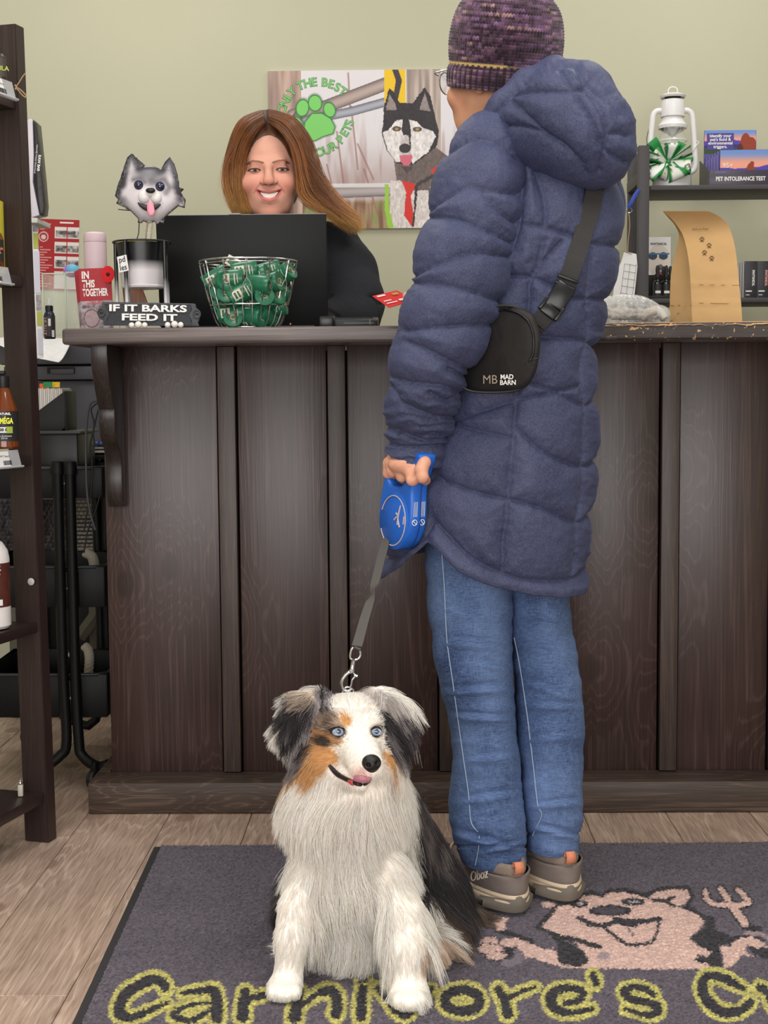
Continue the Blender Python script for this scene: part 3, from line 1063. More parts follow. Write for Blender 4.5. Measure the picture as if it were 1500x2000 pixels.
def skin_paint(V, base, lips, brow, closed=False, blush=(214, 130, 108)):
 x, y, z = V[:, 0], V[:, 1], V[:, 2]
 ax = np.abs(x)
 c = np.repeat(np.array(base, float)[None], len(V), 0)
 c *= (0.96 + 0.08 * fbm(V, 60, 4))[:, None]
 front = y < -0.03
 Pm = np.c_[ax, z]
 c = mixc(c, 0.55 * np.exp(-((ell(Pm, 0.040, -0.038, 0.024, 0.020)) ** 2)) * front, blush)
 c = mixc(c, 0.45 * np.exp(-((ell(Pm, 0.0, -0.028, 0.014, 0.012)) ** 2)) * front, blush)
 c = mixc(c, 0.35 * np.exp(-((ell(Pm, 0.0, -0.098, 0.03, 0.016)) ** 2)) * front, blush)
 # brows
 b = poly_dist(Pm, [(0.012, 0.0135), (0.022, 0.0165), (0.036, 0.0180), (0.049, 0.0110)])
 c = mixc(c, (1 - sstep(0.0010, 0.0036, b)) * front * 0.9, brow)
 # eyes: lid crease, white, iris, lashes
 ey = front & (y < -0.05)
 crease = poly_dist(Pm, [(0.018, 0.002), (0.026, 0.0068), (0.036, 0.0070), (0.047, 0.001)])
 c = mixc(c, (1 - sstep(0.0006, 0.0026, crease)) * ey * 0.45, (150, 90, 75))
 sh = np.exp(-(ell(Pm, 0.031, 0.001, 0.019, 0.010)) ** 2)
 c = mixc(c, 0.40 * sh * ey, (168, 104, 86))
 alm = ell(Pm, 0.0318, -0.0026, 0.0128, 0.0036)
 c = mixc(c, (1 - sstep(0.85, 1.1, alm)) * ey, (226, 214, 206))
 ix = np.where(x > 0, 0.0318 + 0.001, 0.0318 - 0.001)
 iris = np.sqrt((ax - ix) ** 2 + (z + 0.0026) ** 2)
 c = mixc(c, (1 - sstep(0.0044, 0.0056, iris)) * (alm < 1.05) * ey, (96, 92, 74))
 c = mixc(c, (1 - sstep(0.0018, 0.0028, iris)) * (alm < 1.05) * ey, (30, 24, 22))
 lash = poly_dist(Pm, [(0.0190, -0.0030), (0.025, 0.0002), (0.033, 0.0010), (0.041, -0.0004), (0.0475, -0.0040)])
 c = mixc(c, (1 - sstep(0.0010, 0.0024, lash)) * ey, (62, 40, 34))
 low = poly_dist(Pm, [(0.020, -0.0038), (0.031, -0.0068), (0.044, -0.0035)])
 c = mixc(c, (1 - sstep(0.0004, 0.0016, low)) * ey * 0.45, (120, 76, 64))
 # nostrils, lips, mouth inside
 c = mixc(c, (1 - sstep(0.8, 1.3, ell(Pm, 0.0068, -0.0372, 0.0040, 0.0024))) * (y < -0.095), (104, 48, 40))
 lp = np.minimum(poly_dist(Pm, [(0, -0.0522), (0.014, -0.0516), (0.0285, -0.0485)]) - 0.0024,
     poly_dist(Pm, [(0, -0.0732), (0.014, -0.0692), (0.0285, -0.0496)]) - 0.0034)
 c = mixc(c, (1 - sstep(-0.0004, 0.0014, lp)) * (y < -0.07) * 0.8, lips)
 inm = poly_dist(Pm, [(0, -0.0622), (0.014, -0.0594), (0.0265, -0.0500)]) - (0.0068 - 0.2 * ax)
 c = mixc(c, (1 - sstep(-0.001, 0.0004, inm)) * (y < -0.06) * (y > -0.0915), (84, 34, 32))
 fold = poly_dist(Pm, [(0.0175, -0.033), (0.029, -0.043), (0.035, -0.054)])
 c = mixc(c, (1 - sstep(0.0006, 0.0034, fold)) * front * 0.35, (150, 84, 70))
 return c
def place(V, loc, rx=0, ry=0, rz=0, s=1.0):
 R = np.array((Matrix.Rotation(radians(rz), 3, 'Z') @ Matrix.Rotation(radians(rx), 3, 'X') @ Matrix.Rotation(radians(ry), 3, 'Y')))
 return (V * s) @ R.T + np.asarray(loc), R
M_skin = mat('skin', rough=0.5, spec=0.35, vcol=True)
M_skin.node_tree.nodes['Principled BSDF'].inputs['Subsurface Weight'].default_value = 0.12
M_skin.node_tree.nodes['Principled BSDF'].inputs['Subsurface Radius'].default_value = (0.012, 0.005, 0.003)
M_skin.node_tree.nodes['Principled BSDF'].inputs['Subsurface Scale'].default_value = 0.5
def join_meshes(parts):
 V = np.concatenate([p[0] for p in parts])
 o = 0
 Q = []
 for p in parts:
  Q.append(p[1] + o)
  o += len(p[0])
 # one skin: tie each piece to the last one where they meet inside
 last = len(parts) - 1
 ofs = np.cumsum([0] + [len(p[0]) for p in parts])
 B_ = parts[last][0]
 for k in range(last):
  A_ = parts[k][0]
  c = B_[np.argmin(((B_ - A_[A_[:, 2].argmin()]) ** 2).sum(1))]
  i2 = np.argsort(((A_ - c) ** 2).sum(1))[:2] + ofs[k]
  j2 = np.argsort(((B_ - c) ** 2).sum(1))[:2] + ofs[last]
  Q.append(np.array([[i2[0], i2[1], j2[0], j2[1]]]))
 return V, np.concatenate(Q), np.concatenate([p[2] for p in parts])
def quilt(V, N, seams, puff=0.012, w=17.0, wr=0.0022, seed=0, py_scale=1.0):
 """raise the wadding between stitched lines; seams traced on the visible side"""
 E = topx(V)
 d = np.full(len(V), 1e9)
 for s in seams:
  q = crom(np.array(s, float), (len(s) - 1) * 4 + 1) if len(s) > 2 else np.array(s, float)
  lo, hi = q.min(0) - 90, q.max(0) + 90
  k = np.where(((E > lo) & (E < hi)).all(1))[0]
  if len(k):
   d[k] = np.minimum(d[k], poly_dist(E[k], q))
 pil = puff * (1 - np.exp(-(d / w) ** 1.1)) - 0.0034 * np.exp(-(d / 2.8) ** 2)
 near = np.exp(-d / 26.0)
 # gathers run out from the stitching
 n = fbm(E * np.array([1, 1.0]), 0.032, seed, 2) - 0.5
 n2 = fbm(E, 0.13, seed + 9, 2) - 0.5
 return V + N * (pil + wr * 2.2 * n + wr * 2.0 * n2 * near)[:, None], d
# ------------------------------------------------------------------ customer in the navy coat
YP = 2.62
CU = thing('person', 'person seen from behind in a navy quilted coat, jeans and knitted hat', 'person', (0.24, YP, 0))
z3 = lambda L: [(740 + x / 3.0, y / 3.0) for x, y in L]
z2 = lambda L: [(720 + x / 2.816, 450 + y / 2.816) for x, y in L]
def cloth_mat(name, col, col2, rough, weave=900.0, bump=0.25, sheen=0.3):
 m = bpy.data.materials.new(name)
 m.use_nodes = True
 nt = m.node_tree
 N, L = nt.nodes, nt.links
 b = N['Principled BSDF']
 tc = N.new('ShaderNodeTexCoord')
 n = N.new('ShaderNodeTexNoise')
 n.inputs['Scale'].default_value = weave
 n.inputs['Detail'].default_value = 2
 L.new(tc.outputs['Object'], n.inputs['Vector'])
 n2 = N.new('ShaderNodeTexNoise')
 n2.inputs['Scale'].default_value = 9.0
 n2.inputs['Detail'].default_value = 3
 L.new(tc.outputs['Object'], n2.inputs['Vector'])
 ad = N.new('ShaderNodeMath')
 ad.operation = 'MULTIPLY_ADD'
 L.new(n2.outputs['Fac'], ad.inputs[0])
 ad.inputs[1].default_value = 0.6
 L.new(n.outputs['Fac'], ad.inputs[2])
 cr = N.new('ShaderNodeValToRGB')
 e = cr.color_ramp.elements
 e[0].position, e[0].color = 0.55, rgba(col)
 e[1].position, e[1].color = 1.05, rgba(col2)
 L.new(ad.outputs[0], cr.inputs[0])
 L.new(cr.outputs[0], b.inputs['Base Color'])
 b.inputs['Roughness'].default_value = rough
 b.inputs['Specular IOR Level'].default_value = 0.25
 b.inputs['Sheen Weight'].default_value = sheen
 b.inputs['Sheen Roughness'].default_value = 0.4
 b.inputs['Sheen Tint'].default_value = rgba(tuple(min(255, c * 2) for c in col2))
 bp = N.new('ShaderNodeBump')
 bp.inputs['Strength'].default_value = bump
 bp.inputs['Distance'].default_value = 0.0006
 L.new(n.outputs['Fac'], bp.inputs['Height'])
 L.new(bp.outputs[0], b.inputs['Normal'])
 return m
M_coat = cloth_mat('navy_quilted_cloth', (48, 52, 77), (73, 77, 105), 0.6, weave=420, sheen=0.12)
def rings_px(rows, Yc, dep, rot, pw=2.2):
 """rows (py, left px, right px[, Y, depth]) seen in the photo -> loft rings"""
 R = []
 for r in rows:
  py, a, b = r[:3]
  Y = r[3] if len(r) > 3 else Yc
  dp = r[4] if len(r) > 4 else dep
  A, B = at(a, py, Y), at(b, py, Y)
  R.append((*((A + B) / 2), (B - A)[0] / 2, dp, rot, pw))
 return R
def coat():
 rows = [(232, 985, 1100, 2.63, .07), (262, 930, 1160, 2.63, .095), (300, 898, 1190, 2.63, .115), (350, 884, 1203, 2.62, .13), (420, 882, 1201, 2.62, .138), (490, 884, 1190, 2.62, .14), (560, 884, 1176, 2.62, .14),
   (630, 878, 1160, 2.62, .142), (700, 866, 1153, 2.62, .148), (770, 850, 1156, 2.62, .155), (840, 828, 1160, 2.62, .162), (910, 800, 1158, 2.62, .168), (980, 778, 1152, 2.62, .172), (1050, 764, 1144, 2.62, .175), (1110, 757, 1138, 2.62, .176), (1150, 755, 1134, 2.62, .176)]
 R = rings_px(rows, YP, .15, 0, 2.3)
 nu, nv = 420, 330
 G = loft_grid(R, nu, nv)
 a = np.linspace(0, 360, nu, endpoint=False)
 # hem height around the coat (photo pixel rows): slit at the side, longer back, front flap
 ha = np.array([0, 25, 90, 150, 178, 196, 214, 229, 236, 243, 256, 272, 290, 310, 335, 360])
 hp = np.array([1128, 1108, 1090, 1105, 1118, 1122, 1098, 1062, 1042, 1052, 1092, 1120, 1136, 1146, 1146, 1128])
 hem = np.interp(a, ha, hp)
 zh = np.array([at(950, p, YP)[2] for p in hem])
 zt0, zb0 = G[0, 0, 2], G[-1, 0, 2]
 f = np.linspace(0, 1, nv)
 for j in range(nu):
  zz = zt0 + (zh[j] - zt0) * f
  src = G[:, j, :]
  fi = (zz - zt0) / (zb0 - zt0) * (nv - 1)
  for k in (0, 1):
   G[:, j, k] = np.interp(fi, np.arange(nv), src[:, k])
  G[:, j, 2] = zz
 V = G.reshape(-1, 3)
 Fq = grid_faces(nv, nu)[:, ::-1].copy()
 V, N = V, normals(V, Fq)
 if (N[:, 1][nu * 150 + 315] > 0):
  N = -N
  Fq = Fq[:, ::-1].copy()
 seams = [z2([(960, 60), (930, 180), (885, 300), (880, 400), (850, 600), (820, 850), (800, 1050), (795, 1150), (780, 1300), (765, 1470), (750, 1600), (735, 1760), (735, 1880)]),
    z2([(1225, 90), (1210, 200), (1195, 380), (1190, 600), (1165, 720), (1160, 850), (1180, 960), (1175, 1100), (1170, 1300), (1160, 1500), (1140, 1600), (1130, 1800), (1110, 1900)]),
    z2([(700, 250), (905, 260), (1050, 340), (1120, 372), (1200, 375), (1330, 385)]),
    z2([(905, 260), (960, 170), (1060, 60)]),
    z2([(850, 560), (950, 585), (1170, 605), (1250, 650)]),
    z2([(450, 1060), (560, 1020), (800, 940), (1030, 890), (1160, 850)]),
    z2([(850, 830), (1030, 890), (1180, 965), (1260, 905)]),
    z2([(450, 1060), (600, 1100), (790, 1145)]),
    z2([(800, 1080), (960, 1220), (1170, 1300), (1270, 1240)]),
    z2([(380, 1360), (560, 1430), (765, 1480)]),
    z2([(780, 1480), (950, 1530), (1140, 1605), (1240, 1530)]),
    z2([(360, 1590), (430, 1665), (560, 1795), (735, 1885), (900, 1925), (1110, 1915), (1200, 1830)]),
    z2([(90, 1790), (135, 1800), (240, 1750), (330, 1680)]),
    z2([(360, 1590), (330, 1680)]),
    z3([(845, 880), (960, 920), (1150, 960), (1300, 1010), (1400, 1030)]), z3([(870, 900), (930, 1050), (970, 1200), (975, 1320)]),
    z3([(820, 1310), (970, 1335), (1120, 1380), (1240, 1420), (1420, 1450)]), z3([(1240, 1000), (1210, 1150), (1240, 1320), (1235, 1450)]),
    z3([(840, 950), (850, 1050), (840, 1150), (830, 1300), (790, 1450)])]
 V, d = quilt(V, N, seams, 0.014, 19, 0.0024, 3)
 # rolled hem
 fr = np.repeat(f[:, None], nu, 1).ravel()
 hemz = np.tile(zh, nv)
 dz = V[:, 2] - hemz
 V = V + N * (0.006 * np.exp(-((dz - 0.012) / 0.010) ** 2))[:, None]
 # inner lining turned up under the hem
 inner = G[-1].copy()
 ctr = inner.mean(0)
 rows_in = []
 edge = V[-nu:]
 for s, dzv in ((0.96, 0.004), (0.90, 0.03), (0.86, 0.12)):
  q = ctr + (edge - ctr) * np.array([s, s, 1]) + np.array([0, 0, dzv])
  rows_in.append(q)
 V2 = np.concatenate([V] + rows_in)
 F2 = [Fq]
 nrow = nv
 base = grid_faces(nv + 3, nu)
 base = base if np.array_equal(base[0], Fq[0]) else base[:, ::-1].copy()
 o = mesh_obj('coat', V2, base, M_coat, CU, smooth=True)
 return o, V, Fq, G
COAT, COAT_V, COAT_Q, COAT_G = coat()
COAT_E = topx(COAT_V)
def snap_on(V, E, px, py, off=0.0, rad=9.0):
 """point of a surface nearest the camera under a photo pixel"""
 k = np.where(((E - np.array([px, py])) ** 2).sum(1) < rad * rad)[0]
 if len(k) == 0:
  k = np.array([((E - np.array([px, py])) ** 2).sum(1).argmin()])
 y = V[k, 1]
 return at(px, py, np.percentile(y, 12) - off)
def sleeve_left():
 L = [(268, 985, 40, 2.60), (288, 962, 62, 2.58), (330, 945, 74, 2.55), (400, 930, 82, 2.52), (470, 914, 83, 2.50), (540, 897, 84, 2.465), (605, 880, 82, 2.445), (660, 859, 78, 2.44), (715, 841, 71, 2.445), (770, 829, 66, 2.46), (820, 820, 60, 2.48), (862, 813, 54, 2.485), (890, 806, 49, 2.49)]
 C = np.array([at(x, y, Y) for y, x, r, Y in L])
 rad = np.array([r / (FPX / Y) for y, x, r, Y in L])
 n = 260
 Cc = crom(C, n)
 rr = crom(rad, n)[:, 0]
 V, F_ = tube_vf(Cc, rr, 180, caps=False)
 Q = np.array(F_)
 N = normals(V, Q)
 if ((V - np.repeat(Cc, 180, 0)) * N).sum() < 0:
  N = -N
  Q = Q[:, ::-1].copy()
 seams = [z3([(400, 910), (560, 820), (700, 850), (800, 930)]), z3([(285, 1262), (380, 1180), (500, 1110), (640, 1120), (850, 1142)]), z3([(270, 1275), (430, 1280), (600, 1340), (800, 1440)]), z3([(610, 1125), (720, 1260), (800, 1315)]),
    z2([(245, 288), (400, 300), (560, 340), (730, 395)]), z2([(255, 255), (400, 180), (560, 130), (790, 148)]), z2([(200, 552), (400, 530), (690, 518)]), z2([(225, 615), (350, 670), (480, 735), (600, 790)]),
    z2([(140, 808), (260, 840), (400, 850), (520, 900)]), z2([(130, 850), (200, 950), (330, 1010), (470, 1022)]), z2([(440, 760), (520, 800), (600, 810)]), z2([(340, 890), (420, 930), (480, 905)]),
    z2([(110, 1078), (200, 1112), (300, 1150), (440, 1140)]), z2([(110, 1170), (240, 1190), (420, 1175)])]
 V, d = quilt(V, N, seams, 0.013, 18, 0.0024, 11)
 # crumpled cloth at the elbow and cuff
 E = topx(V)
 wv = np.sin(E[:, 1] * 0.32 + 2.2 * fbm(E, 0.02, 4) * 6) * 0.0016 * np.clip((E[:, 1] - 740) / 60, 0, 1)
 V = V + N * wv[:, None]
 # cuff turned in
 e = V[-180:]
 c = e.mean(0)
 V = np.concatenate([V, c + (e - c) * 0.86, c + (e - c) * 0.8 + (Cc[-20] - Cc[-1]) * 0.5])
 F2 = grid_faces(n + 2, 180)
 if not np.array_equal(F2[0], Q[0]):
  F2 = F2[:, ::-1].copy()
 return mesh_obj('sleeve', V, F2, M_coat, COAT, smooth=True), Cc
SLEEVE_L, _ = sleeve_left()
def sleeve_right():
 # far arm, bent forward over the counter; only slivers of it show
 C = np.array([at(1120, 300, 2.68), at(1140, 380, 2.74), at(1120, 480, 2.80), at(1060, 560, 2.86), at(980, 585, 2.92), at(900, 588, 2.955), at(858, 588, 2.965)])
 rad = crom(np.array([.055, .07, .07, .066, .058, .048, .042]), 120)[:, 0]
 Cc = crom(C, 120)
 V, F_ = tube_vf(Cc, rad, 60, caps=False)
 Q = np.array(F_)
 N = normals(V, Q)
 if ((V - np.repeat(Cc, 60, 0)) * N).sum() < 0:
  N = -N
  Q = Q[:, ::-1].copy()
 t = np.repeat(np.arange(120), 60)
 V = V + N * (0.010 * np.abs(np.sin(t / 120 * pi * 7)) ** 0.6)[:, None]
 mesh_obj('sleeve', V, Q, M_coat, COAT, smooth=True)
sleeve_right()
def hood():
 # hood lying down the back: rim, pouch and neck roll
 p = lambda x, y, Y: at(x, y, Y)
 def f(P):
  d = s_cone(P, p(1000, 250, 2.58), p(1105, 245, 2.53), .050, .088)
  d = smin(d, s_cone(P, p(1105, 235, 2.53), p(1150, 270, 2.50), .090, .072), .03)
  d = smin(d, s_cone(P, p(1150, 255, 2.50), p(1172, 300, 2.50), .058, .046), .03)
  d = smin(d, s_cone(P, p(1085, 172, 2.57), p(1128, 180, 2.55), .042, .042), .035)
  # rolled rim around the neck opening
  d = smin(d, chain(P, [p(962, 246, 2.57), p(985, 205, 2.555), p(1030, 165, 2.555), p(1085, 140, 2.58), p(1125, 150, 2.63), p(1120, 190, 2.70)], [.017, .018, .019, .019, .02, .022], .01), .016)
  # hollow where the head sits
  d = smax(d, -s_ell(P, p(1000, 150, 2.66), (.085, .085, .085)), .02)
  return d
 V, Q = surface_nets(f, p(925, 370, 2.40) - [0, .0, 0.0], p(1240, 95, 2.80), 0.0032)
 V = relax(V, Q, 3)
 N = normals(V, Q)
 seams = [z3([(610, 770), (680, 680), (770, 575), (900, 470), (1050, 400), (1150, 395)]), z3([(770, 575), (880, 680), (990, 780), (1100, 850), (1200, 960)]), z3([(770, 575), (900, 540), (1080, 540), (1200, 530)]),
    z3([(1050, 400), (1120, 520), (1250, 720), (1320, 870), (1440, 950)]), z3([(1150, 395), (1200, 500), (1290, 640), (1330, 790), (1310, 900), (1290, 1000)]), z3([(1210, 500), (1330, 600), (1400, 680)]), z3([(1330, 790), (1400, 780), (1450, 800)]),
    z3([(600, 745), (760, 735), (900, 750), (1000, 790), (1120, 880), (1210, 1000)])]
 V, d = quilt(V, N, seams, 0.010, 15, 0.0022, 21)
 return mesh_obj('hood', V, Q, M_coat, COAT, smooth=True)
hood()
# ---- jeans
M_denim = None
def denim_mat():
 m = bpy.data.materials.new('blue_denim')
 m.use_nodes = True
 nt = m.node_tree
 N, L = nt.nodes, nt.links
 b = N['Principled BSDF']
 tc = N.new('ShaderNodeTexCoord')
 def noise(sc, scale, det):
  mp = N.new('ShaderNodeMapping')
  mp.inputs['Scale'].default_value = sc
  L.new(tc.outputs['Object'], mp.inputs['Vector'])
  n = N.new('ShaderNodeTexNoise')
  n.inputs['Scale'].default_value = scale
  n.inputs['Detail'].default_value = det
  L.new(mp.outputs[0], n.inputs['Vector'])
  return n.outputs['Fac']
 warp = noise((1, 1, 0.08), 900, 2)
 weft = noise((0.12, 0.12, 1), 700, 2)
 fade = noise((1, 1, 0.6), 8, 4)
 m1 = N.new('ShaderNodeMath')
 m1.operation = 'ADD'
 L.new(warp, m1.inputs[0])
 L.new(weft, m1.inputs[1])
 m2 = N.new('ShaderNodeMath')
 m2.operation = 'MULTIPLY_ADD'
 L.new(m1.outputs[0], m2.inputs[0])
 m2.inputs[1].default_value = 0.55
 L.new(fade, m2.inputs[2])
 cr = N.new('ShaderNodeValToRGB')
 e = cr.color_ramp.elements
 e[0].position, e[0].color = 0.78, rgba((32, 47, 84))
 e[1].position, e[1].color = 1.28, rgba((114, 138, 182))
 k = e.new(1.03)
 k.color = rgba((56, 76, 120))
 mr = N.new('ShaderNodeMath')
 mr.operation = 'MULTIPLY'
 mr.inputs[1].default_value = 1.0
 L.new(m2.outputs[0], mr.inputs[0])
 # the ramp works on 0..1, so halve the range
 e[0].position, k.position, e[1].position = 0.36, 0.52, 0.68
 mr.inputs[1].default_value = 0.5
 L.new(mr.outputs[0], cr.inputs[0])
 L.new(cr.outputs[0], b.inputs['Base Color'])
 b.inputs['Roughness'].default_value = 0.85
 b.inputs['Specular IOR Level'].default_value = 0.2
 bp = N.new('ShaderNodeBump')
 bp.inputs['Strength'].default_value = 0.3
 bp.inputs['Distance'].default_value = 0.0008
 L.new(m1.outputs[0], bp.inputs['Height'])
 L.new(bp.outputs[0], b.inputs['Normal'])
 return m
M_denim = denim_mat()
def leg(rows, seed, folds):
 R = rings_px(rows, YP, .09, 0, 2.15)
 nu, nv = 150, 260
 G = loft_grid(R, nu, nv)
 V = G.reshape(-1, 3)
 Q = grid_faces(nv, nu)
 N = normals(V, Q)
 c = np.repeat(G.mean(1), nu, 0)
 if ((V - c) * N).sum() < 0:
  N = -N
  Q = Q[:, ::-1].copy()
 E = topx(V)
 d = (fbm(E * np.array([0.35, 1.0]), 0.030, seed, 3) - 0.5) * 0.010
 for (x0, y0, x1, y1, amp, w) in folds:
  a, b = np.array([x0, y0], float), np.array([x1, y1], float)
  t = np.clip(((E - a) @ (b - a)) / ((b - a) @ (b - a)), 0, 1)
  q = E - a - t[:, None] * (b - a)
  s = q[:, 1]
  dist = np.sqrt((q * q).sum(1))
  tap = np.sin(np.clip(t, 0.02, .98) * pi)
  d += amp * tap * (np.exp(-((s - w * 0.9) / w) ** 2) - np.exp(-(s / (w * 0.7)) ** 2)) * np.exp(-(np.maximum(dist - 3 * w, 0) / w) ** 2)
 d -= 0.004 * np.exp(-((E[:, 1] - (rows[-1][0] - 22)) / 3.0) ** 2)        # hem stitching
 V = V + N * d[:, None]
 # hem turned inside
 e = V[-nu:]
 cc = e.mean(0)
 V = np.concatenate([V, cc + (e - cc) * .93, cc + (e - cc) * .9 + [0, 0, .05]])
 F2 = grid_faces(nv + 2, nu)
 if not np.array_equal(F2[0], Q[0]):
  F2 = F2[:, ::-1].copy()
 return V, F2
rowsL = [(985, 838, 1012, 2.60, .115), (1060, 830, 1008, 2.60, .11), (1150, 832, 1002, 2.60, .105), (1250, 842, 1000, 2.595, .10), (1330, 858, 1003, 2.59, .095), (1400, 877, 1006, 2.585, .09), (1470, 884, 1013, 2.575, .086), (1540, 880, 1021, 2.57, .085), (1600, 877, 1027, 2.56, .087), (1640, 884, 1030, 2.555, .084), (1662, 892, 1030, 2.55, .080), (1676, 897, 1029, 2.55, .076)]
rowsR = [(985, 960, 1105, 2.66, .11), (1060, 965, 1105, 2.66, .11), (1150, 985, 1109, 2.65, .105), (1210, 992, 1114, 2.645, .10), (1260, 998, 1124, 2.64, .098), (1330, 1004, 1134, 2.63, .094), (1450, 1010, 1140, 2.615, .09), (1550, 1020, 1138, 2.60, .086), (1610, 1025, 1136, 2.595, .082), (1636, 1027, 1132, 2.59, .078), (1650, 1028, 1130, 2.59, .074)]
fL = [(850, 1245, 1000, 1255, .006, 9), (860, 1345, 1000, 1335, .009, 9), (875, 1390, 1005, 1400, .007, 8), (930, 1290, 1000, 1300, .006, 7), (890, 1560, 1020, 1540, .006, 9), (885, 1620, 1000, 1650, .008, 9), (930, 1660, 1030, 1640, .007, 7), (900, 1480, 1010, 1470, .004, 8), (850, 1180, 960, 1200, .004, 9)]
fR = [(1005, 1255, 1110, 1270, .006, 8), (1010, 1320, 1135, 1360, .006, 8), (1020, 1370, 1135, 1375, .007, 8), (1020, 1440, 1140, 1430, .005, 8), (1030, 1570, 1137, 1560, .006, 8), (1040, 1610, 1137, 1630, .008, 8), (1020, 1200, 1100, 1215, .005, 8)]
VL, QL = leg(rowsL, 5, fL)
VR, QR = leg(rowsR, 8, fR)
Vj, Qj, _ = join_meshes([(VL, QL, np.zeros((len(VL), 3))), (VR, QR, np.zeros((len(VR), 3)))])
JEANS = mesh_obj('jeans', Vj, Qj, M_denim, CU, smooth=True)
M_thread = mat('pale_thread', (150, 168, 190), 0.8)
def stitch(path, V, name='seam_stitching', r=0.0011):
 E = topx(V)
 q = crom(np.array(path, float), (len(path) - 1) * 8 + 1)
 P = np.array([snap_on(V, E, x, y, 0.0004, 7) for x, y in q])
 P[:, 1] = np.convolve(np.pad(P[:, 1], 3, 'edge'), np.ones(7) / 7, 'valid')
 tube(name, P, r, M_thread, JEANS, seg=6)
stitch([(862, 1068), (868, 1150), (873, 1250), (884, 1330), (893, 1395), (905, 1480), (915, 1550), (920, 1605), (934, 1625)], VL)
stitch([(1004, 1245), (1015, 1300), (1030, 1400), (1042, 1500), (1050, 1570), (1058, 1592), (1046, 1618), (1040, 1632)], VR)
stitch([(936, 1632), (934, 1660), (928, 1690)], VL, r=0.0008)
E_ = None
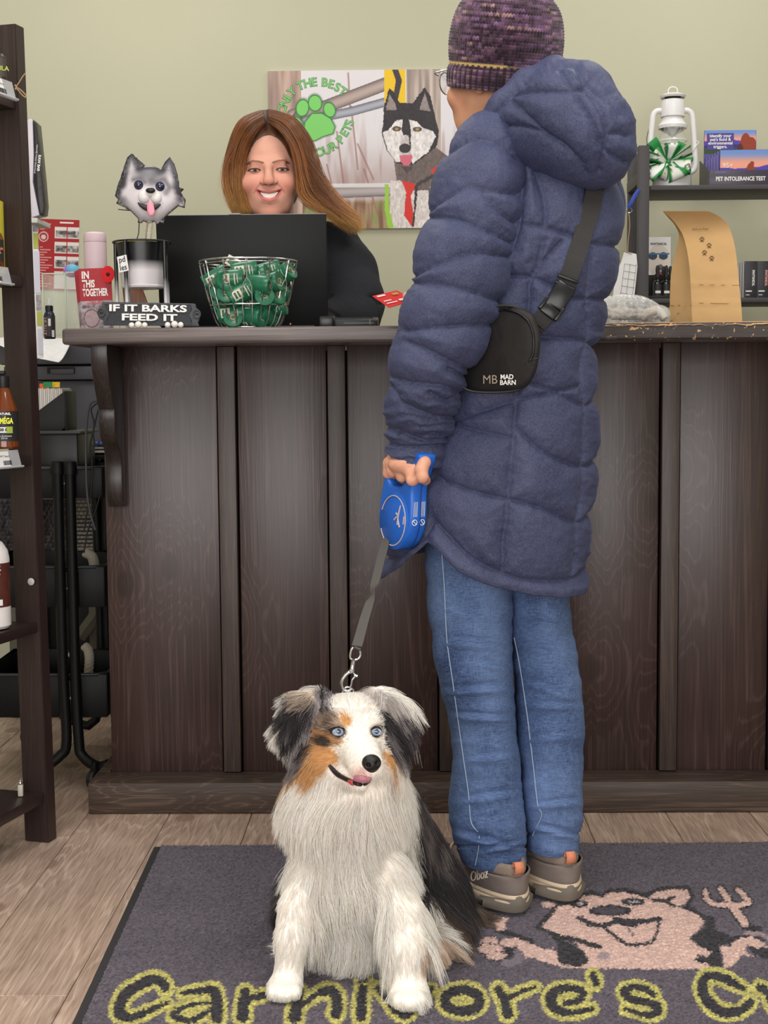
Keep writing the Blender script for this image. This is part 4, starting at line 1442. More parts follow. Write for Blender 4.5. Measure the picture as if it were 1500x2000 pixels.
# ---- shoes
M_upper = mat('taupe_nubuck', (134, 118, 108), 0.85, bump=0.5, bscale=500, var=0.08, vscale=60)
M_mesh = mat('taupe_mesh', (146, 130, 116), 0.9, bump=0.9, bscale=900, var=0.10, vscale=300)
M_mid = mat('cream_midsole', (206, 186, 160), 0.7, var=0.06, vscale=40)
M_out = mat('grey_outsole', (112, 104, 94), 0.8, bump=0.3, bscale=200)
M_tab = mat('coral_webbing', (216, 136, 104), 0.8, bump=0.4, bscale=700)
def shoe(heel, ang, name_label):
 """heel: floor point under the back of the heel; ang: toe direction"""
 L, wd = 0.290, 0.052
 M = np.array(T(heel[0], heel[1], heel[2], 0, 0, ang))
 def outline(x0, x1, w, n=96, toe=0.55):
  t = np.linspace(0, 2 * pi, n, endpoint=False)
  c, s = np.cos(t), np.sin(t)
  u = (1 + c) / 2
  x = x0 + (x1 - x0) * u
  wid = w * (0.72 + 0.42 * np.sin(np.clip(u, 0, 1) * pi * 0.9 + 0.15) - 0.12 * u)
  y = np.sign(s) * np.abs(s) ** 0.8 * wid
  return x, y
 def loft(rows, nz=40, n=96):
  R = crom(np.array(rows, float), nz)
  V = []
  for x0, x1, w, z, lift in R:
   x, y = outline(x0, x1, w, n)
   zz = z + lift * np.clip((x - 0.18) / 0.1, 0, 1) ** 2
   V.append(np.c_[x, y, zz])
  V = np.concatenate(V)
  Q = grid_faces(nz, n)
  return V, Q
 def emit(nm, V, Q, m, parent, cap=False):
  W_ = V @ M[:3, :3].T + M[:3, 3]
  N = normals(W_, Q)
  if ((W_ - W_.mean(0)) * N).sum() < 0:
   Q = Q[:, ::-1].copy()
  o = mesh_obj(nm, W_, Q, m, parent, smooth=True)
  if cap:
   bm = bmesh.new()
   bm.from_mesh(o.data)
   bmesh.ops.holes_fill(bm, edges=[e for e in bm.edges if e.is_boundary], sides=200)
   bm.to_mesh(o.data)
   bm.free()
  return o
 up = [(0.004, L - .006, wd * .96, .026, .012), (0.001, L - .012, wd * .98, .036, .010), (0.003, L - .03, wd * .93, .050, .004), (0.003, .235, wd * .84, .060, 0), (0.004, .185, wd * .74, .070, 0), (0.007, .145, wd * .66, .078, 0), (0.010, .128, wd * .60, .084, 0), (0.016, .120, wd * .54, .085, 0), (0.020, .112, wd * .50, .078, 0), (0.022, .108, wd * .46, .05, 0)]
 V, Q = loft(up, 56)
 S = emit('shoe', V, Q, M_upper, CU)
 # ankle panel of mesh with padded collar
 V, Q = loft([(0.010, .15, wd * .72, .066, 0), (0.003, .152, wd * .74, .071, 0), (0.005, .135, wd * .68, .083, 0), (0.012, .124, wd * .58, .088, 0), (0.018, .116, wd * .50, .083, 0)], 24)
 emit('collar', V, Q, M_mesh, S)
 # heel counter overlay
 V, Q = loft([(-.0015, L - .008, wd * 1.0, .030, .012), (-.0045, L - .02, wd * 1.01, .040, .008), (-.0030, .20, wd * .93, .054, 0), (0.0000, .13, wd * .84, .066, 0), (0.006, .11, wd * .76, .068, 0)], 30)
 emit('heel_counter', V, Q, mat('grey_taupe_overlay', (120, 108, 102), 0.8, bump=0.4, bscale=500, var=0.06, vscale=50), S)
 V, Q = loft([(0.002, L - .002, wd * 1.0, .012, .014), (-.007, L + .002, wd * 1.06, .016, .014), (-.008, L + .002, wd * 1.08, .023, .013), (-.005, L + .001, wd * 1.04, .0275, .012), (-.007, L, wd * 1.06, .031, .012), (-.004, L - .003, wd * 1.02, .036, .011), (0.004, L - .01, wd * .95, .038, .010)], 36)
 emit('midsole', V, Q, M_mid, S)
 V, Q = loft([(0.010, L - .012, wd * .92, .0015, .012), (0.000, L - .004, wd * 1.02, .003, .014), (-.006, L + .004, wd * 1.08, .010, .016), (-.007, L + .005, wd * 1.09, .015, .016), (0.004, L, wd * 1.0, .018, .016)], 20)
 emit('outsole', V, Q, M_out, S, cap=True)
 # heel kick of the outsole climbing the back
 t = np.linspace(-1, 1, 25)
 V = []
 for z, dx in ((.006, -.0065), (.018, -.0105), (.030, -.0095), (.036, -.0065)):
  V += [(dx + 0.052 * abs(q) ** 2.2 * (1 if z < .03 else 1.2), q * wd * .93 * (0.72 + .30 * abs(q)), z - 0.012 * abs(q) * (z > .02)) for q in t]
 emit('heel_kick', np.array(V), grid_faces(4, 25, False), M_out, S)
 # coral pull tab
 tb = [(.003, .072), (-.006, .077), (-.009, .087), (-.004, .096), (.004, .094), (.007, .085)]
 V = np.array([(x, sy * .0085, z) for sy in (-1, 1) for x, z in crom(np.array(tb), 25)])
 Q = grid_faces(2, 25, False)
 o = emit('pull_tab', V, Q, M_tab, S)
 o.modifiers.new('thickness', 'SOLIDIFY').thickness = 0.002
 return S, M
hl = onfloor(1012, 1800)
hr = onfloor(1113, 1777)
S1, SM1 = shoe((hl[0], hl[1] + 0.008, 0.0094), 110, 'l')
S2, SM2 = shoe((hr[0], hr[1] + 0.008, 0.0094), 106, 'r')
# lettering on the near shoe's outer side
Ml = Matrix(SM1.tolist()) @ Matrix.Translation((0.058, 0.0500, 0.059)) @ Matrix.Rotation(radians(180 + 6), 4, 'Z') @ Matrix.Rotation(radians(-14), 4, 'X') @ Matrix.Rotation(radians(-24), 4, 'Y')
text('lettering', 'Oboz', 0.026, Ml, mat('cream_print', (214, 200, 184), 0.7), S1, extrude=0.0006)
# ---- knitted hat
def hat():
 nu, nv = 600, 210
 c0 = at(986, 118, 2.655)
 # profile: (radius x, radius y, height) from brim to crown, in the hat's own axis
 pr = np.array([(0.090, 0.104, -0.052), (0.093, 0.107, -0.047), (0.0945, 0.109, -0.030), (0.094, 0.108, -0.018), (0.092, 0.105, -0.012), (0.095, 0.108, -0.004), (0.098, 0.111, 0.020), (0.0975, 0.110, 0.045), (0.093, 0.104, 0.072), (0.082, 0.092, 0.096), (0.063, 0.070, 0.114), (0.040, 0.045, 0.124), (0.020, 0.022, 0.126), (0.010, 0.011, 0.119)])
 R = crom(pr, nv)
 a = np.linspace(0, 2 * pi, nu, endpoint=False)
 Av, Rv = np.meshgrid(a, np.arange(nv))
 rx, ry, hz = R[Rv.astype(int)].transpose(2, 0, 1)
 V = np.stack([rx * np.cos(Av), ry * np.sin(Av), hz], -1)
 t = np.linspace(0, 1, nv)
 arc = np.concatenate([[0], np.cumsum(np.linalg.norm(np.diff(V[:, 0], axis=0), axis=1))])
 ncol = 104
 band = (hz < -0.010)
 ph = Av / (2 * pi) * ncol
 rowp = (arc / 0.0052)[:, None] + 0 * Av
 # knit: V shaped stitches; the brim is ribbed
 vv = (rowp + 0.9 * np.abs((ph % 1) - 0.5)) % 1
 st = 0.0022 * (np.sin(vv * pi)) * (0.35 + np.abs(np.sin(ph * pi)))
 rib = 0.0034 * (np.sin(ph / 2 * 2 * pi) > -0.1) + 0.0012 * np.sin(((rowp * 1.0) % 1) * pi)
 h = np.where(band, rib, st)
 # gathered crown: folds towards the top
 g = np.clip((arc - arc[-1] + 0.075) / 0.075, 0, 1)[:, None]
 h = h + 0.008 * g * np.sin(Av * 9 + 1.5 * np.sin(Av * 2)) * (1 - np.clip((g - .8) / .2, 0, 1) * .4)
 nrm = np.stack([np.cos(Av), np.sin(Av), np.clip(hz / 0.12, -.2, 1)], -1)
 nrm /= np.linalg.norm(nrm, axis=-1, keepdims=True)
 V = V + nrm * h[..., None]
 r = np.random.default_rng(12)
 # self-striping yarn: colour runs along the knitted rounds
 yarn = np.cumsum(np.ones((nv, 1)), 0)
 rowv = np.where(band, rowp, rowp + 0.9 * np.abs((ph % 1) - 0.5))
 run = (np.floor(rowv) * ncol + np.floor(ph)) / 9.0
 u = np.stack([run.ravel(), np.zeros(run.size)], 1)
 n1 = fbm(u, 1.0, 31, 3)
 n2 = vnoise(np.c_[np.floor(ph).ravel() + .5, np.floor(rowv).ravel() + .5], 0.97, 7)
 c = np.repeat(np.array([[74, 54, 66.0]]), run.size, 0)
 c = mixc(c, sstep(.50, .64, n1), (98, 70, 100))
 c = mixc(c, sstep(.64, .78, n1) * .7, (140, 112, 96))
 c = mixc(c, sstep(.44, .34, n1), (52, 36, 48))
 c *= (0.62 + 0.80 * n2)[:, None]
 edge = (np.abs(hz - (-0.0095)) < 0.0028).ravel()
 c = mixc(c, edge * (0.4 + 0.6 * sstep(.3, .5, vnoise(np.c_[ph.ravel() * .25, 0 * ph.ravel()], 1, 3))), (196, 168, 112))
 c = mixc(c, 0.6 * (band & (np.sin(ph / 2 * 2 * pi) <= -0.1)).ravel(), (46, 32, 42))
 tilt = Matrix.Rotation(radians(-126), 3, 'Z') @ Matrix.Rotation(radians(-13), 3, 'X')
 R3 = np.array(Matrix.Rotation(radians(5), 3, 'Y') @ Matrix.Rotation(radians(14), 3, 'X') @ Matrix.Rotation(radians(-38), 3, 'Z'))
 W_ = V.reshape(-1, 3) @ R3.T + c0
 Q = grid_faces(nv, nu)
 N = normals(W_, Q)
 if ((W_ - W_.mean(0)) * N).sum() < 0:
  Q = Q[:, ::-1].copy()
 return mesh_obj('knitted_hat', W_, Q, mat('wool_yarn', rough=0.95, spec=0.1, vcol=True, sheen=0.3, bump=0.4, bscale=900), CU, smooth=True, cols=lin(np.clip(c, 0, 255)))
hat()
# ---- body: head, neck, trunk under the coat and both hands, one skin
HC = at(984, 150, 2.66)
hv, hq = head_mesh(0.003, 0.0)
hcol = skin_paint(hv, (206, 152, 122), (170, 96, 86), (110, 90, 80))
hv, HR = place(hv, HC, rx=-2, rz=-133, s=1.03)
def hand_left(P):
 p = lambda x, y, Y: at(x, y, Y)
 d = s_cone(P, p(806, 880, 2.49), p(800, 905, 2.485), .026, .026)
 d = smin(d, s_ell(P, p(797, 906, 2.470), (.036, .034, .020)), .012)
 # knuckles and fingers wrapping down around the grip (little finger nearest)
 K = [(765, 906, 2.498), (783, 914, 2.472), (803, 921, 2.444), (823, 917, 2.424)]
 for i, (x, y, Y) in enumerate(K):
  a, b, c = p(x, y, Y), p(x + 2, y + 17 - abs(i - 1.5) * 1.5, Y - .004), p(x + 8, y + 24 - abs(i - 1.5) * 2, Y + .020)
  d = smin(d, chain(P, [p(x + 6, y - 14, Y + .006), a, b, c], [.0115, .0112, .0102, .009], .003), .008)
 d = smin(d, chain(P, [p(772, 896, 2.512), p(761, 905, 2.522), p(758, 925, 2.525)], [.013, .0115, .010], .004), .007)
 return d
lo, hi = at(735, 965, 2.37), at(860, 862, 2.56)
lv, lq = surface_nets(hand_left, np.minimum(lo, hi), np.maximum(lo, hi), 0.0016)
lv = relax(lv, lq, 2)
lc = np.repeat(np.array([[218, 160, 134.0]]), len(lv), 0) * (0.93 + 0.14 * fbm(lv, 120, 3))[:, None]
def hand_right(P):
 p = lambda x, y, Y: at(x, y, Y)
 d = s_cone(P, p(850, 590, 2.965), p(828, 588, 2.97), .023, .026)
 d = smin(d, s_ell(P, p(822, 587, 2.972), (.026, .03, .017)), .012)
 for i, (dy, Y) in enumerate([(0, 2.945), (3, 2.960), (6, 2.975), (9, 2.990)]):
  d = smin(d, chain(P, [p(818, 588 + dy * .5, Y), p(803, 586 + dy * .6, Y), p(797, 592 + dy * .6, Y), p(801, 600 + dy * .4, Y + .004)], [.0095, .0088, .0080, .007], .003), .004)
 d = smin(d, chain(P, [p(826, 578, 2.955), p(808, 573, 2.950), p(793, 578, 2.950)], [.011, .0095, .0075], .004), .006)
 return d
lo, hi = at(780, 625, 2.90), at(870, 555, 3.03)
rv, rq = surface_nets(hand_right, np.minimum(lo, hi), np.maximum(lo, hi), 0.002)
rv = relax(rv, rq, 2)
rc = np.repeat(np.array([[222, 164, 138.0]]), len(rv), 0)
def trunk(P):
 p = lambda x, y, Y: at(x, y, Y)
 d = chain(P, [p(985, 230, 2.66), p(1000, 300, 2.64), p(1010, 500, 2.63), p(985, 760, 2.62), p(975, 1000, 2.62)], [.05, .09, .10, .10, .10], .03)
 d = smin(d, chain(P, [p(960, 310, 2.58), p(915, 470, 2.50), p(862, 655, 2.475), p(822, 800, 2.48), p(806, 895, 2.49)], [.05, .045, .04, .032, .024], .02), .03)
 d = smin(d, chain(P, [p(1100, 320, 2.68), p(1120, 480, 2.80), p(980, 585, 2.92), p(850, 590, 2.965)], [.05, .042, .035, .022], .02), .03)
 d = smin(d, chain(P, [p(925, 1000, 2.61), p(935, 1300, 2.60), p(965, 1690, 2.55)], [.07, .05, .035], .02), .03)
 d = smin(d, chain(P, [p(1050, 1000, 2.65), p(1070, 1300, 2.64), p(1085, 1670, 2.59)], [.055, .045, .035], .02), .03)
 return d
tv, tq = surface_nets(trunk, (-0.02, 2.4, 0.05), (0.46, 3.05, 1.50), 0.012)
bV, bQ, bC = join_meshes([(hv, hq, hcol), (lv, lq, lc), (rv, rq, rc), (tv, tq, np.repeat(np.array([[206, 152, 122.0]]), len(tv), 0))])
mesh_obj('body', bV, bQ, M_skin, CU, smooth=True, cols=lin(np.clip(bC, 0, 255)))
# ---- glasses
M_gm = mat('silver_wire', (190, 184, 176), 0.3, metal=1.0)
G0 = None
def on_head(pts):
 return (np.asarray(pts, float) * 1.03) @ HR.T + HC
lens = [(0.033 + 0.024 * cos(t), -0.108 + 0.006 * abs(cos(t)), -0.004 + 0.019 * sin(t)) for t in np.linspace(0, 2 * pi, 24, endpoint=False)]
gl = tube('glasses', on_head(lens), 0.0013, M_gm, CU, seg=6, closed=True)
lens2 = [(-x, y, z) for x, y, z in lens]
tube('rim', on_head(lens2), 0.0013, M_gm, gl, seg=6, closed=True)
tube('bridge', on_head([(-.010, -.108, .002), (0, -.113, .006), (.010, -.108, .002)]), 0.0012, M_gm, gl, seg=6, smoothn=4)
for s in (-1, 1):
 tube('temple', on_head([(s * .057, -.104, .006), (s * .074, -.096, .008), (s * .080, -.03, .006), (s * .082, .01, .002)]), 0.0014, M_gm, gl, seg=6, smoothn=5)
M_lens = mat('lens_glass', (240, 245, 245), 0.05, trans=1.0, ior=1.2, alpha=0.35)
for L_ in (lens, lens2):
 c = np.mean(L_, 0)
 V = on_head([c] + list(L_))
 mesh_obj('lens', V, [(0, 1 + i, 1 + (i + 1) % 24) for i in range(24)], M_lens, gl)
# ------------------------------------------------------------------ the dog
DG = thing('dog', 'sitting long-haired dog, white chest with merle and tan head, on the mat', 'dog', (-0.08, 2.2, 0.0075))
zd = lambda L: [(560 + x / 5.769, 1320 + y / 5.769) for x, y in L]
pd = lambda x, y, Y: at(x, y, Y)
def dog_sdf(P):
 d = s_ell(P, pd(688, 1424, 2.215), (.062, .068, .056))                                   # skull
 d = smin(d, s_ell(P, pd(645, 1478, 2.195), (.046, .05, .040)), .03)                      # cheeks
 d = smin(d, s_ell(P, pd(742, 1478, 2.205), (.036, .05, .040)), .03)
 d = smin(d, s_cone(P, pd(696, 1452, 2.165), pd(718, 1494, 2.085), .036, .0215), .022)     # muzzle
 d = smin(d, s_ell(P, pd(716, 1503, 2.093), (.024, .026, .0135)), .010)
 d = smin(d, s_cone(P, pd(672, 1508, 2.165), pd(706, 1531, 2.098), .024, .0115), .008)     # lower jaw
 d = smin(d, s_ell(P, pd(664, 1405, 2.155), (.022, .018, .013)), .014)                    # brows
 d = smin(d, s_ell(P, pd(722, 1405, 2.160), (.020, .018, .013)), .014)
 d = smax(d, -s_ell(P, pd(660, 1429, 2.142), (.0125, .012, .0085)), .008)                  # eye sockets
 d = smax(d, -s_ell(P, pd(735, 1428, 2.149), (.0100, .012, .0085)), .008)
 # ears folded over
 d = smin(d, chain(P, [pd(622, 1372, 2.235), pd(590, 1388, 2.220), pd(574, 1425, 2.195), pd(594, 1474, 2.185)], [.024, .025, .024, .013], .01), .014)
 d = smin(d, chain(P, [pd(738, 1368, 2.250), pd(764, 1384, 2.235), pd(776, 1420, 2.215), pd(774, 1466, 2.205)], [.022, .022, .020, .011], .01), .014)
 # neck, ruff and chest
 d = smin(d, s_cone(P, pd(678, 1475, 2.25), pd(670, 1560, 2.235), .074, .088), .035)
 d = smin(d, s_cone(P, pd(670, 1575, 2.235), pd(674, 1680, 2.230), .088, .074), .03)
 d = smin(d, s_cone(P, pd(674, 1690, 2.235), pd(688, 1770, 2.26), .080, .068), .03)
 d = smin(d, s_ell(P, pd(688, 1800, 2.26), (.064, .070, .040)), .03)
 # back and haunches
 d = smin(d, s_cone(P, pd(700, 1560, 2.32), pd(775, 1720, 2.43), .085, .105), .05)
 d = smin(d, s_ell(P, pd(856, 1775, 2.385), (.054, .092, .070)), .04)
 d = smin(d, s_ell(P, pd(596, 1775, 2.40), (.045, .080, .068)), .04)
 d = smin(d, s_cone(P, pd(868, 1800, 2.36), pd(856, 1845, 2.26), .030, .022), .02)
 d = smin(d, s_ell(P, pd(848, 1856, 2.235), (.024, .045, .018)), .012)                    # hind paw
 d = smin(d, s_ell(P, pd(588, 1850, 2.30), (.022, .045, .018)), .012)
 # tail sweeping round to the side
 d = smin(d, chain(P, [pd(860, 1790, 2.50), pd(905, 1800, 2.46), pd(930, 1795, 2.42)], [.04, .032, .018], .02), .03)
 # forelegs
 d = smin(d, chain(P, [pd(612, 1690, 2.205), pd(583, 1775, 2.170), pd(571, 1830, 2.150), pd(564, 1895, 2.142)], [.034, .027, .0230, .0215], .02), .016)
 d = smin(d, s_ell(P, pd(555, 1928, 2.125), (.0275, .040, .0175)), .014)
 d = smin(d, chain(P, [pd(752, 1700, 2.205), pd(786, 1790, 2.155), pd(796, 1850, 2.125), pd(799, 1915, 2.112)], [.038, .031, .0270, .0245], .02), .016)
 d = smin(d, s_ell(P, pd(799, 1944, 2.092), (.0305, .042, .0185)), .014)
 for cx, cy, Y in ((555, 1938, 2.092), (799, 1955, 2.057)):                                # toes
  for k in (-1.5, -.5, .5, 1.5):
   d = smin(d, s_ell(P, pd(cx + k * 15, cy + 1 - abs(k) * 2.0, Y + abs(k) * .006), (.0085, .016, .011)), .004)
 return d
dv, dq = surface_nets(dog_sdf, (-0.30, 2.00, 0.005), (0.26, 2.62, 0.50), 0.0042)
dv = relax(dv, dq, 2)
DZ = 0.0085 - dv[:, 2].min()
dv[:, 2] = np.maximum(dv[:, 2], 0.0094)
CREAM = (255, 246, 236)
def dog_paint(V, seed=0):
 E = topx(V)
 r = np.random.default_rng(seed)
 J = E + r.normal(0, 3.0, E.shape)
 Jf = E + r.normal(0, 1.2, E.shape)
 n = fbm(E, 0.045, 5, 3)
 nf = fbm(E * np.array([1, 0.45]), 0.10, 8, 2)
 c = np.repeat(np.array([CREAM], float), len(V), 0)
 c = mixc(c, 0.35 * sstep(.45, .75, n), (250, 238, 226))
 head = E[:, 1] < 1560
 # merle over the ear roots, forehead side and neck
 dark, grey, tan = (50, 45, 48), (150, 142, 142), (222, 172, 116)
 def merle(mask, lo=.36, hi=.62):
  nonlocal c
  t = sstep(lo, hi, nf + .25 * (r.random(len(V)) - .5))
  m = np.array(dark)[None] * (1 - t)[:, None] + np.array(grey)[None] * t[:, None]
  c = np.where(mask[:, None], m, c)
 merle(inside(J, zd([(300, 250), (380, 150), (560, 150), (480, 330), (560, 440), (600, 470), (520, 590), (440, 640), (290, 640), (250, 400)])) & head, .25, .55)
 c = mixc(c, inside(J, zd([(300, 430), (620, 440), (725, 460), (730, 560), (650, 600), (520, 600), (430, 640), (300, 640)])) * .4, (186, 146, 108))
 c = mixc(c, inside(Jf, zd([(590, 450), (700, 455), (735, 510), (715, 570), (640, 560)])), tan)
 c = mixc(c, inside(J, zd([(300, 600), (520, 640), (650, 690), (590, 790), (400, 830), (290, 800)])), (186, 142, 100))
 c = mixc(c, (ell(Jf, *zd([(425, 742)])[0], 15, 10, 20) < 1) * .9, (66, 58, 54))
 c = mixc(c, inside(J, zd([(280, 790), (540, 830), (600, 930), (570, 1010), (470, 1000), (440, 1120), (230, 1085), (20, 1150), (120, 980), (270, 860)])), tan)
 c = mixc(c, inside(J, zd([(1100, 820), (1210, 930), (1240, 1090), (1150, 1040), (1090, 930)])), tan)
 # left ear
 merle(inside(J, zd([(-60, 420), (60, 250), (180, 180), (310, 240), (300, 430), (280, 620), (310, 800), (210, 950), (90, 860), (-40, 700)])), .55, .95)
 c = mixc(c, inside(J, zd([(120, 230), (230, 150), (330, 190), (340, 260), (220, 300), (120, 330)])) * .8, (206, 186, 166))
 c = mixc(c, (poly_dist(J, zd([(250, 480), (150, 700), (130, 780), (180, 880)])) < 5) * .75, (196, 186, 184))
 # neck behind the ear
 merle(inside(J, zd([(-60, 820), (100, 840), (210, 950), (150, 1000), (20, 1130), (-60, 1080)])), .2, .5)
 # right ear
 c = mixc(c, inside(J, zd([(850, 150), (960, 120), (1180, 240), (1430, 470), (1180, 520), (1060, 420)])) * .7, (170, 160, 156))
 merle(inside(J, zd([(1040, 420), (1150, 380), (1420, 470), (1430, 740), (1330, 900), (1190, 930), (1120, 780), (1085, 560)])), .42, .78)
 merle(inside(J, zd([(560, 175), (470, 230), (380, 170), (470, 120)])))
 # pink around nose and lips, eye rims
 c = mixc(c, .55 * np.exp(-(ell(Jf, *zd([(830, 1080)])[0], 26, 15, -25)) ** 2), (214, 166, 158))
 for ex, ey, rx in ((660.5, 1428.5, 14.0), (735.5, 1428.5, 10.5)):
  q = ell(Jf, ex, ey, rx, 12)
  c = mixc(c, (1 - sstep(.9, 1.25, q)) * head, (58, 48, 46))
 # body: dark saddle and haunch with a white streak
 body = inside(J, [(803, 1540), (830, 1590), (858, 1660), (905, 1712), (960, 1770), (985, 1850), (880, 1890), (862, 1800), (842, 1742), (818, 1700), (806, 1640)])
 merle(body, .50, .95)
 c = mixc(c, (body & (E[:, 1] > 1742)) * sstep(1742, 1800, E[:, 1]), (118, 98, 82))
 c = mixc(c, (poly_dist(J, [(832, 1600), (846, 1640), (846, 1690)]) < 8) * .9, (206, 200, 196))
 c = mixc(c, inside(J, [(835, 1830), (885, 1830), (880, 1890), (815, 1890)]) * .9, (216, 190, 168))
 left = inside(J, [(500, 1690), (548, 1690), (556, 1770), (556, 1890), (500, 1890)])
 c = mixc(c, (left & (V[:, 1] > 2.22)) * .8, (120, 96, 80))
 # far side of the animal follows the saddle
 back = V[:, 1] > 2.31
 hb = back & (V[:, 2] > 0.05)
 t = sstep(.40, .8, n)
 m = np.array(dark)[None] * (1 - t)[:, None] + np.array((128, 118, 114))[None] * t[:, None]
 c = np.where(hb[:, None], m, c)
 return c
BODY = mesh_obj('body', dv, dq, mat('dog_skin', rough=0.8, spec=0.2, vcol=True), DG, smooth=True, cols=lin(np.clip(dog_paint(dv, 1), 0, 255)))
def dog_fur():
 n = 118000
 P, N = sample_surface(dv, dq, n, 3, weight=lambda C: np.where((C[:, 1] > 2.36), .55, 1.0) * np.where(C[:, 2] > .33, 2.3, 1.0))
 keep = P[:, 2] > 0.0105
 P, N = P[keep], N[keep]
 E = topx(P)
 x, y = E[:, 0], E[:, 1]
 front = N[:, 1] < 0.35
 # keep eyes and nose bare
 bare = ((ell(E, 660.5, 1428.5, 11.0, 8.5) < 1) | (ell(E, 735.5, 1428.5, 7.5, 8.5) < 1) | (ell(E, 725, 1493, 17, 17) < 1) | (poly_dist(E, [(644, 1497), (657, 1512), (674, 1522), (690, 1531), (709, 1537), (722, 1533)]) < 4)) & front
 P, N, E = P[~bare], N[~bare], E[~bare]
 x, y = E[:, 0], E[:, 1]
 r = np.random.default_rng(4)
 n = len(P)
 nose = pd(722, 1490, 2.09)
 fd = np.sqrt((x - 715) ** 2 + ((y - 1470) * 1.0) ** 2)
 face = inside(E, [(612, 1345), (770, 1345), (770, 1500), (748, 1540), (700, 1552), (640, 1520), (610, 1500)]) & (P[:, 1] < 2.23)
 ear = (inside(E, [(520, 1385), (600, 1345), (622, 1375), (612, 1420), (616, 1500), (560, 1500)]) | inside(E, [(748, 1350), (800, 1380), (805, 1480), (768, 1485), (752, 1420)]))
 L = np.full(n, .044)
 L = np.where(face, .0055 + .010 * sstep(40, 105, fd), L)
 L = np.where(ear, .030, L)
 L = np.where((y > 1880) & (P[:, 1] < 2.22), .009, L)
 L = np.where((y > 1915) & (P[:, 1] < 2.22), .006, L)
 legs = (np.abs(x - 570) < 36) | (np.abs(x - 797) < 40)
 lg = (.012 + .02 * np.clip((x - 812) / 25, 0, 1)) + .040 * (1 - sstep(1640, 1760, y))
 L = np.where(legs & (y > 1640) & (P[:, 1] < 2.21), np.minimum(L, lg), L)
 L = np.where((x > 612) & (x < 762) & (y > 1700), .055, L)
 L = np.where((x > 820) & (y > 1640), .055, L)
 L = np.where((x > 810) & (y > 1840), .016, L)
 L = np.where(P[:, 1] > 2.36, .045, L)
 L = L * (0.65 + 0.6 * r.random(n))
 # flow
 D = np.zeros((n, 3))
 D[:, 2] = -1
 D[:, 0] += np.clip((x - 672) / 190, -.7, .7) * (1 - .6 * sstep(1600, 1760, y)) + (fbm(P, 16, 14, 2) - .5) * 1.6
 D[:, 1] += (fbm(P, 16, 24, 2) - .5) * .8
 fromnose = unit(P - nose)
 up = unit(P - pd(700, 1470, 2.12))
 D = np.where(face[:, None], up + np.array([0, .3, -.1]), D)
 D = np.where(ear[:, None], np.c_[np.sign(x - 690) * .55, np.zeros(n), -np.ones(n)], D)
 right = (x > 835) & (y > 1690)
 D = np.where(right[:, None], np.c_[np.full(n, .75), np.full(n, -.25), np.full(n, -.75)], D)
 D = unit(D)
 # lie along the surface
 D = D - N * (D * N).sum(1)[:, None]
 D = unit(D)
 lift = np.where(face, .16, .22) + .10 * r.random(n)
 lift = np.where((y > 1820) & (P[:, 1] < 2.22) & legs, .22, lift)
 lift = np.where(ear, lift, lift * (.45 + .55 * np.clip(-N[:, 1], 0, 1)))
 D0 = unit(D + N * lift[:, None] + r.normal(0, .10, (n, 3)))
 k = 7
 t = np.linspace(0, 1, k)[None, :, None]
 G = np.zeros((n, 3))
 G[:, 2] = -1
 gfac = np.where(face | ear, .15, .38)
 path = P[:, None] + L[:, None, None] * (D0[:, None] * t + G[:, None] * gfac[:, None, None] * t ** 2)
 # soft wave
 wv = np.cross(D0, N)
 ph = fbm(P, 38, 6, 2) * 9
 path += (wv * (L * .11)[:, None])[:, None] * (np.sin(t[..., 0] * 4.2 + ph[:, None]) * t[..., 0])[..., None]
 # clumps
 from mathutils.kdtree import KDTree
 m = 8000
 ci = r.choice(n, m, replace=False)
 kd = KDTree(m)
 for a, i in enumerate(ci):
  kd.insert(P[i], a)
 kd.balance()
 own = np.array([kd.find(p)[1] for p in P])
 cp = path[ci[own]]
 w = (0.12 + 0.48 * t ** 1.2) * np.where(face, .2, .95)[:, None, None]
 tgt = cp + (P - P[ci[own]])[:, None] * (1 - .75 * t)
 path = path * (1 - w) + tgt * w
 path[..., 2] = np.maximum(path[..., 2], 0.0095)
 c = dog_paint(P, 2)
 c *= (0.86 + 0.24 * r.random(n))[:, None]
 c = np.clip(c, 0, 255)
 cl = lin(c)
 tipc = np.clip(cl * 1.06 + .01, 0, 1)
 cols = cl[:, None] * (1 - t) + tipc[:, None] * t
 rad = np.where(face, .00030, .00036) * (0.8 + .4 * r.random(n))
 return strands('fur', path, cols, rad, hair_mat('dog_hair', .55, .25, .2), DG, tip=.18)
dog_fur()
# eyes
def ball(name, c, r, m, parent, paint=None, seg=32, sc=(1, 1, 1), look=(0, -1, 0)):
 bm = bmesh.new()
 bmesh.ops.create_uvsphere(bm, u_segments=seg, v_segments=seg * 3 // 4, radius=1.0)
 V = np.array([v.co[:] for v in bm.verts])
 F_ = [[v.index for v in f.verts] for f in bm.faces]
 bm.free()
 cols = None
 if paint is not None:
  lk = unit(np.array(look, float))
  cols = lin(paint(np.degrees(np.arccos(np.clip(V @ lk, -1, 1)))))
 V = V * r * np.array(sc) + np.asarray(c)
 o = mesh_obj(name, V, F_, m, parent, cols=cols)
 o.data.polygons.foreach_set('use_smooth', np.ones(len(o.data.polygons), bool))
 return o
def blue_eye(a):
 c = np.full((len(a), 3), (214, 206, 206.0))
 c = mixc(c, (a < 47), (104, 118, 150))
 c = mixc(c, (a < 43), (168, 190, 220))
 c = mixc(c, (a < 21), (20, 24, 44))
 return c
M_eye = mat('eye_surface', rough=0.08, spec=0.6, vcol=True, coat=1.0)
ball('eye', pd(660.5, 1428.5, 2.1525), .0108, M_eye, DG, blue_eye, look=(.16, -1, .21))
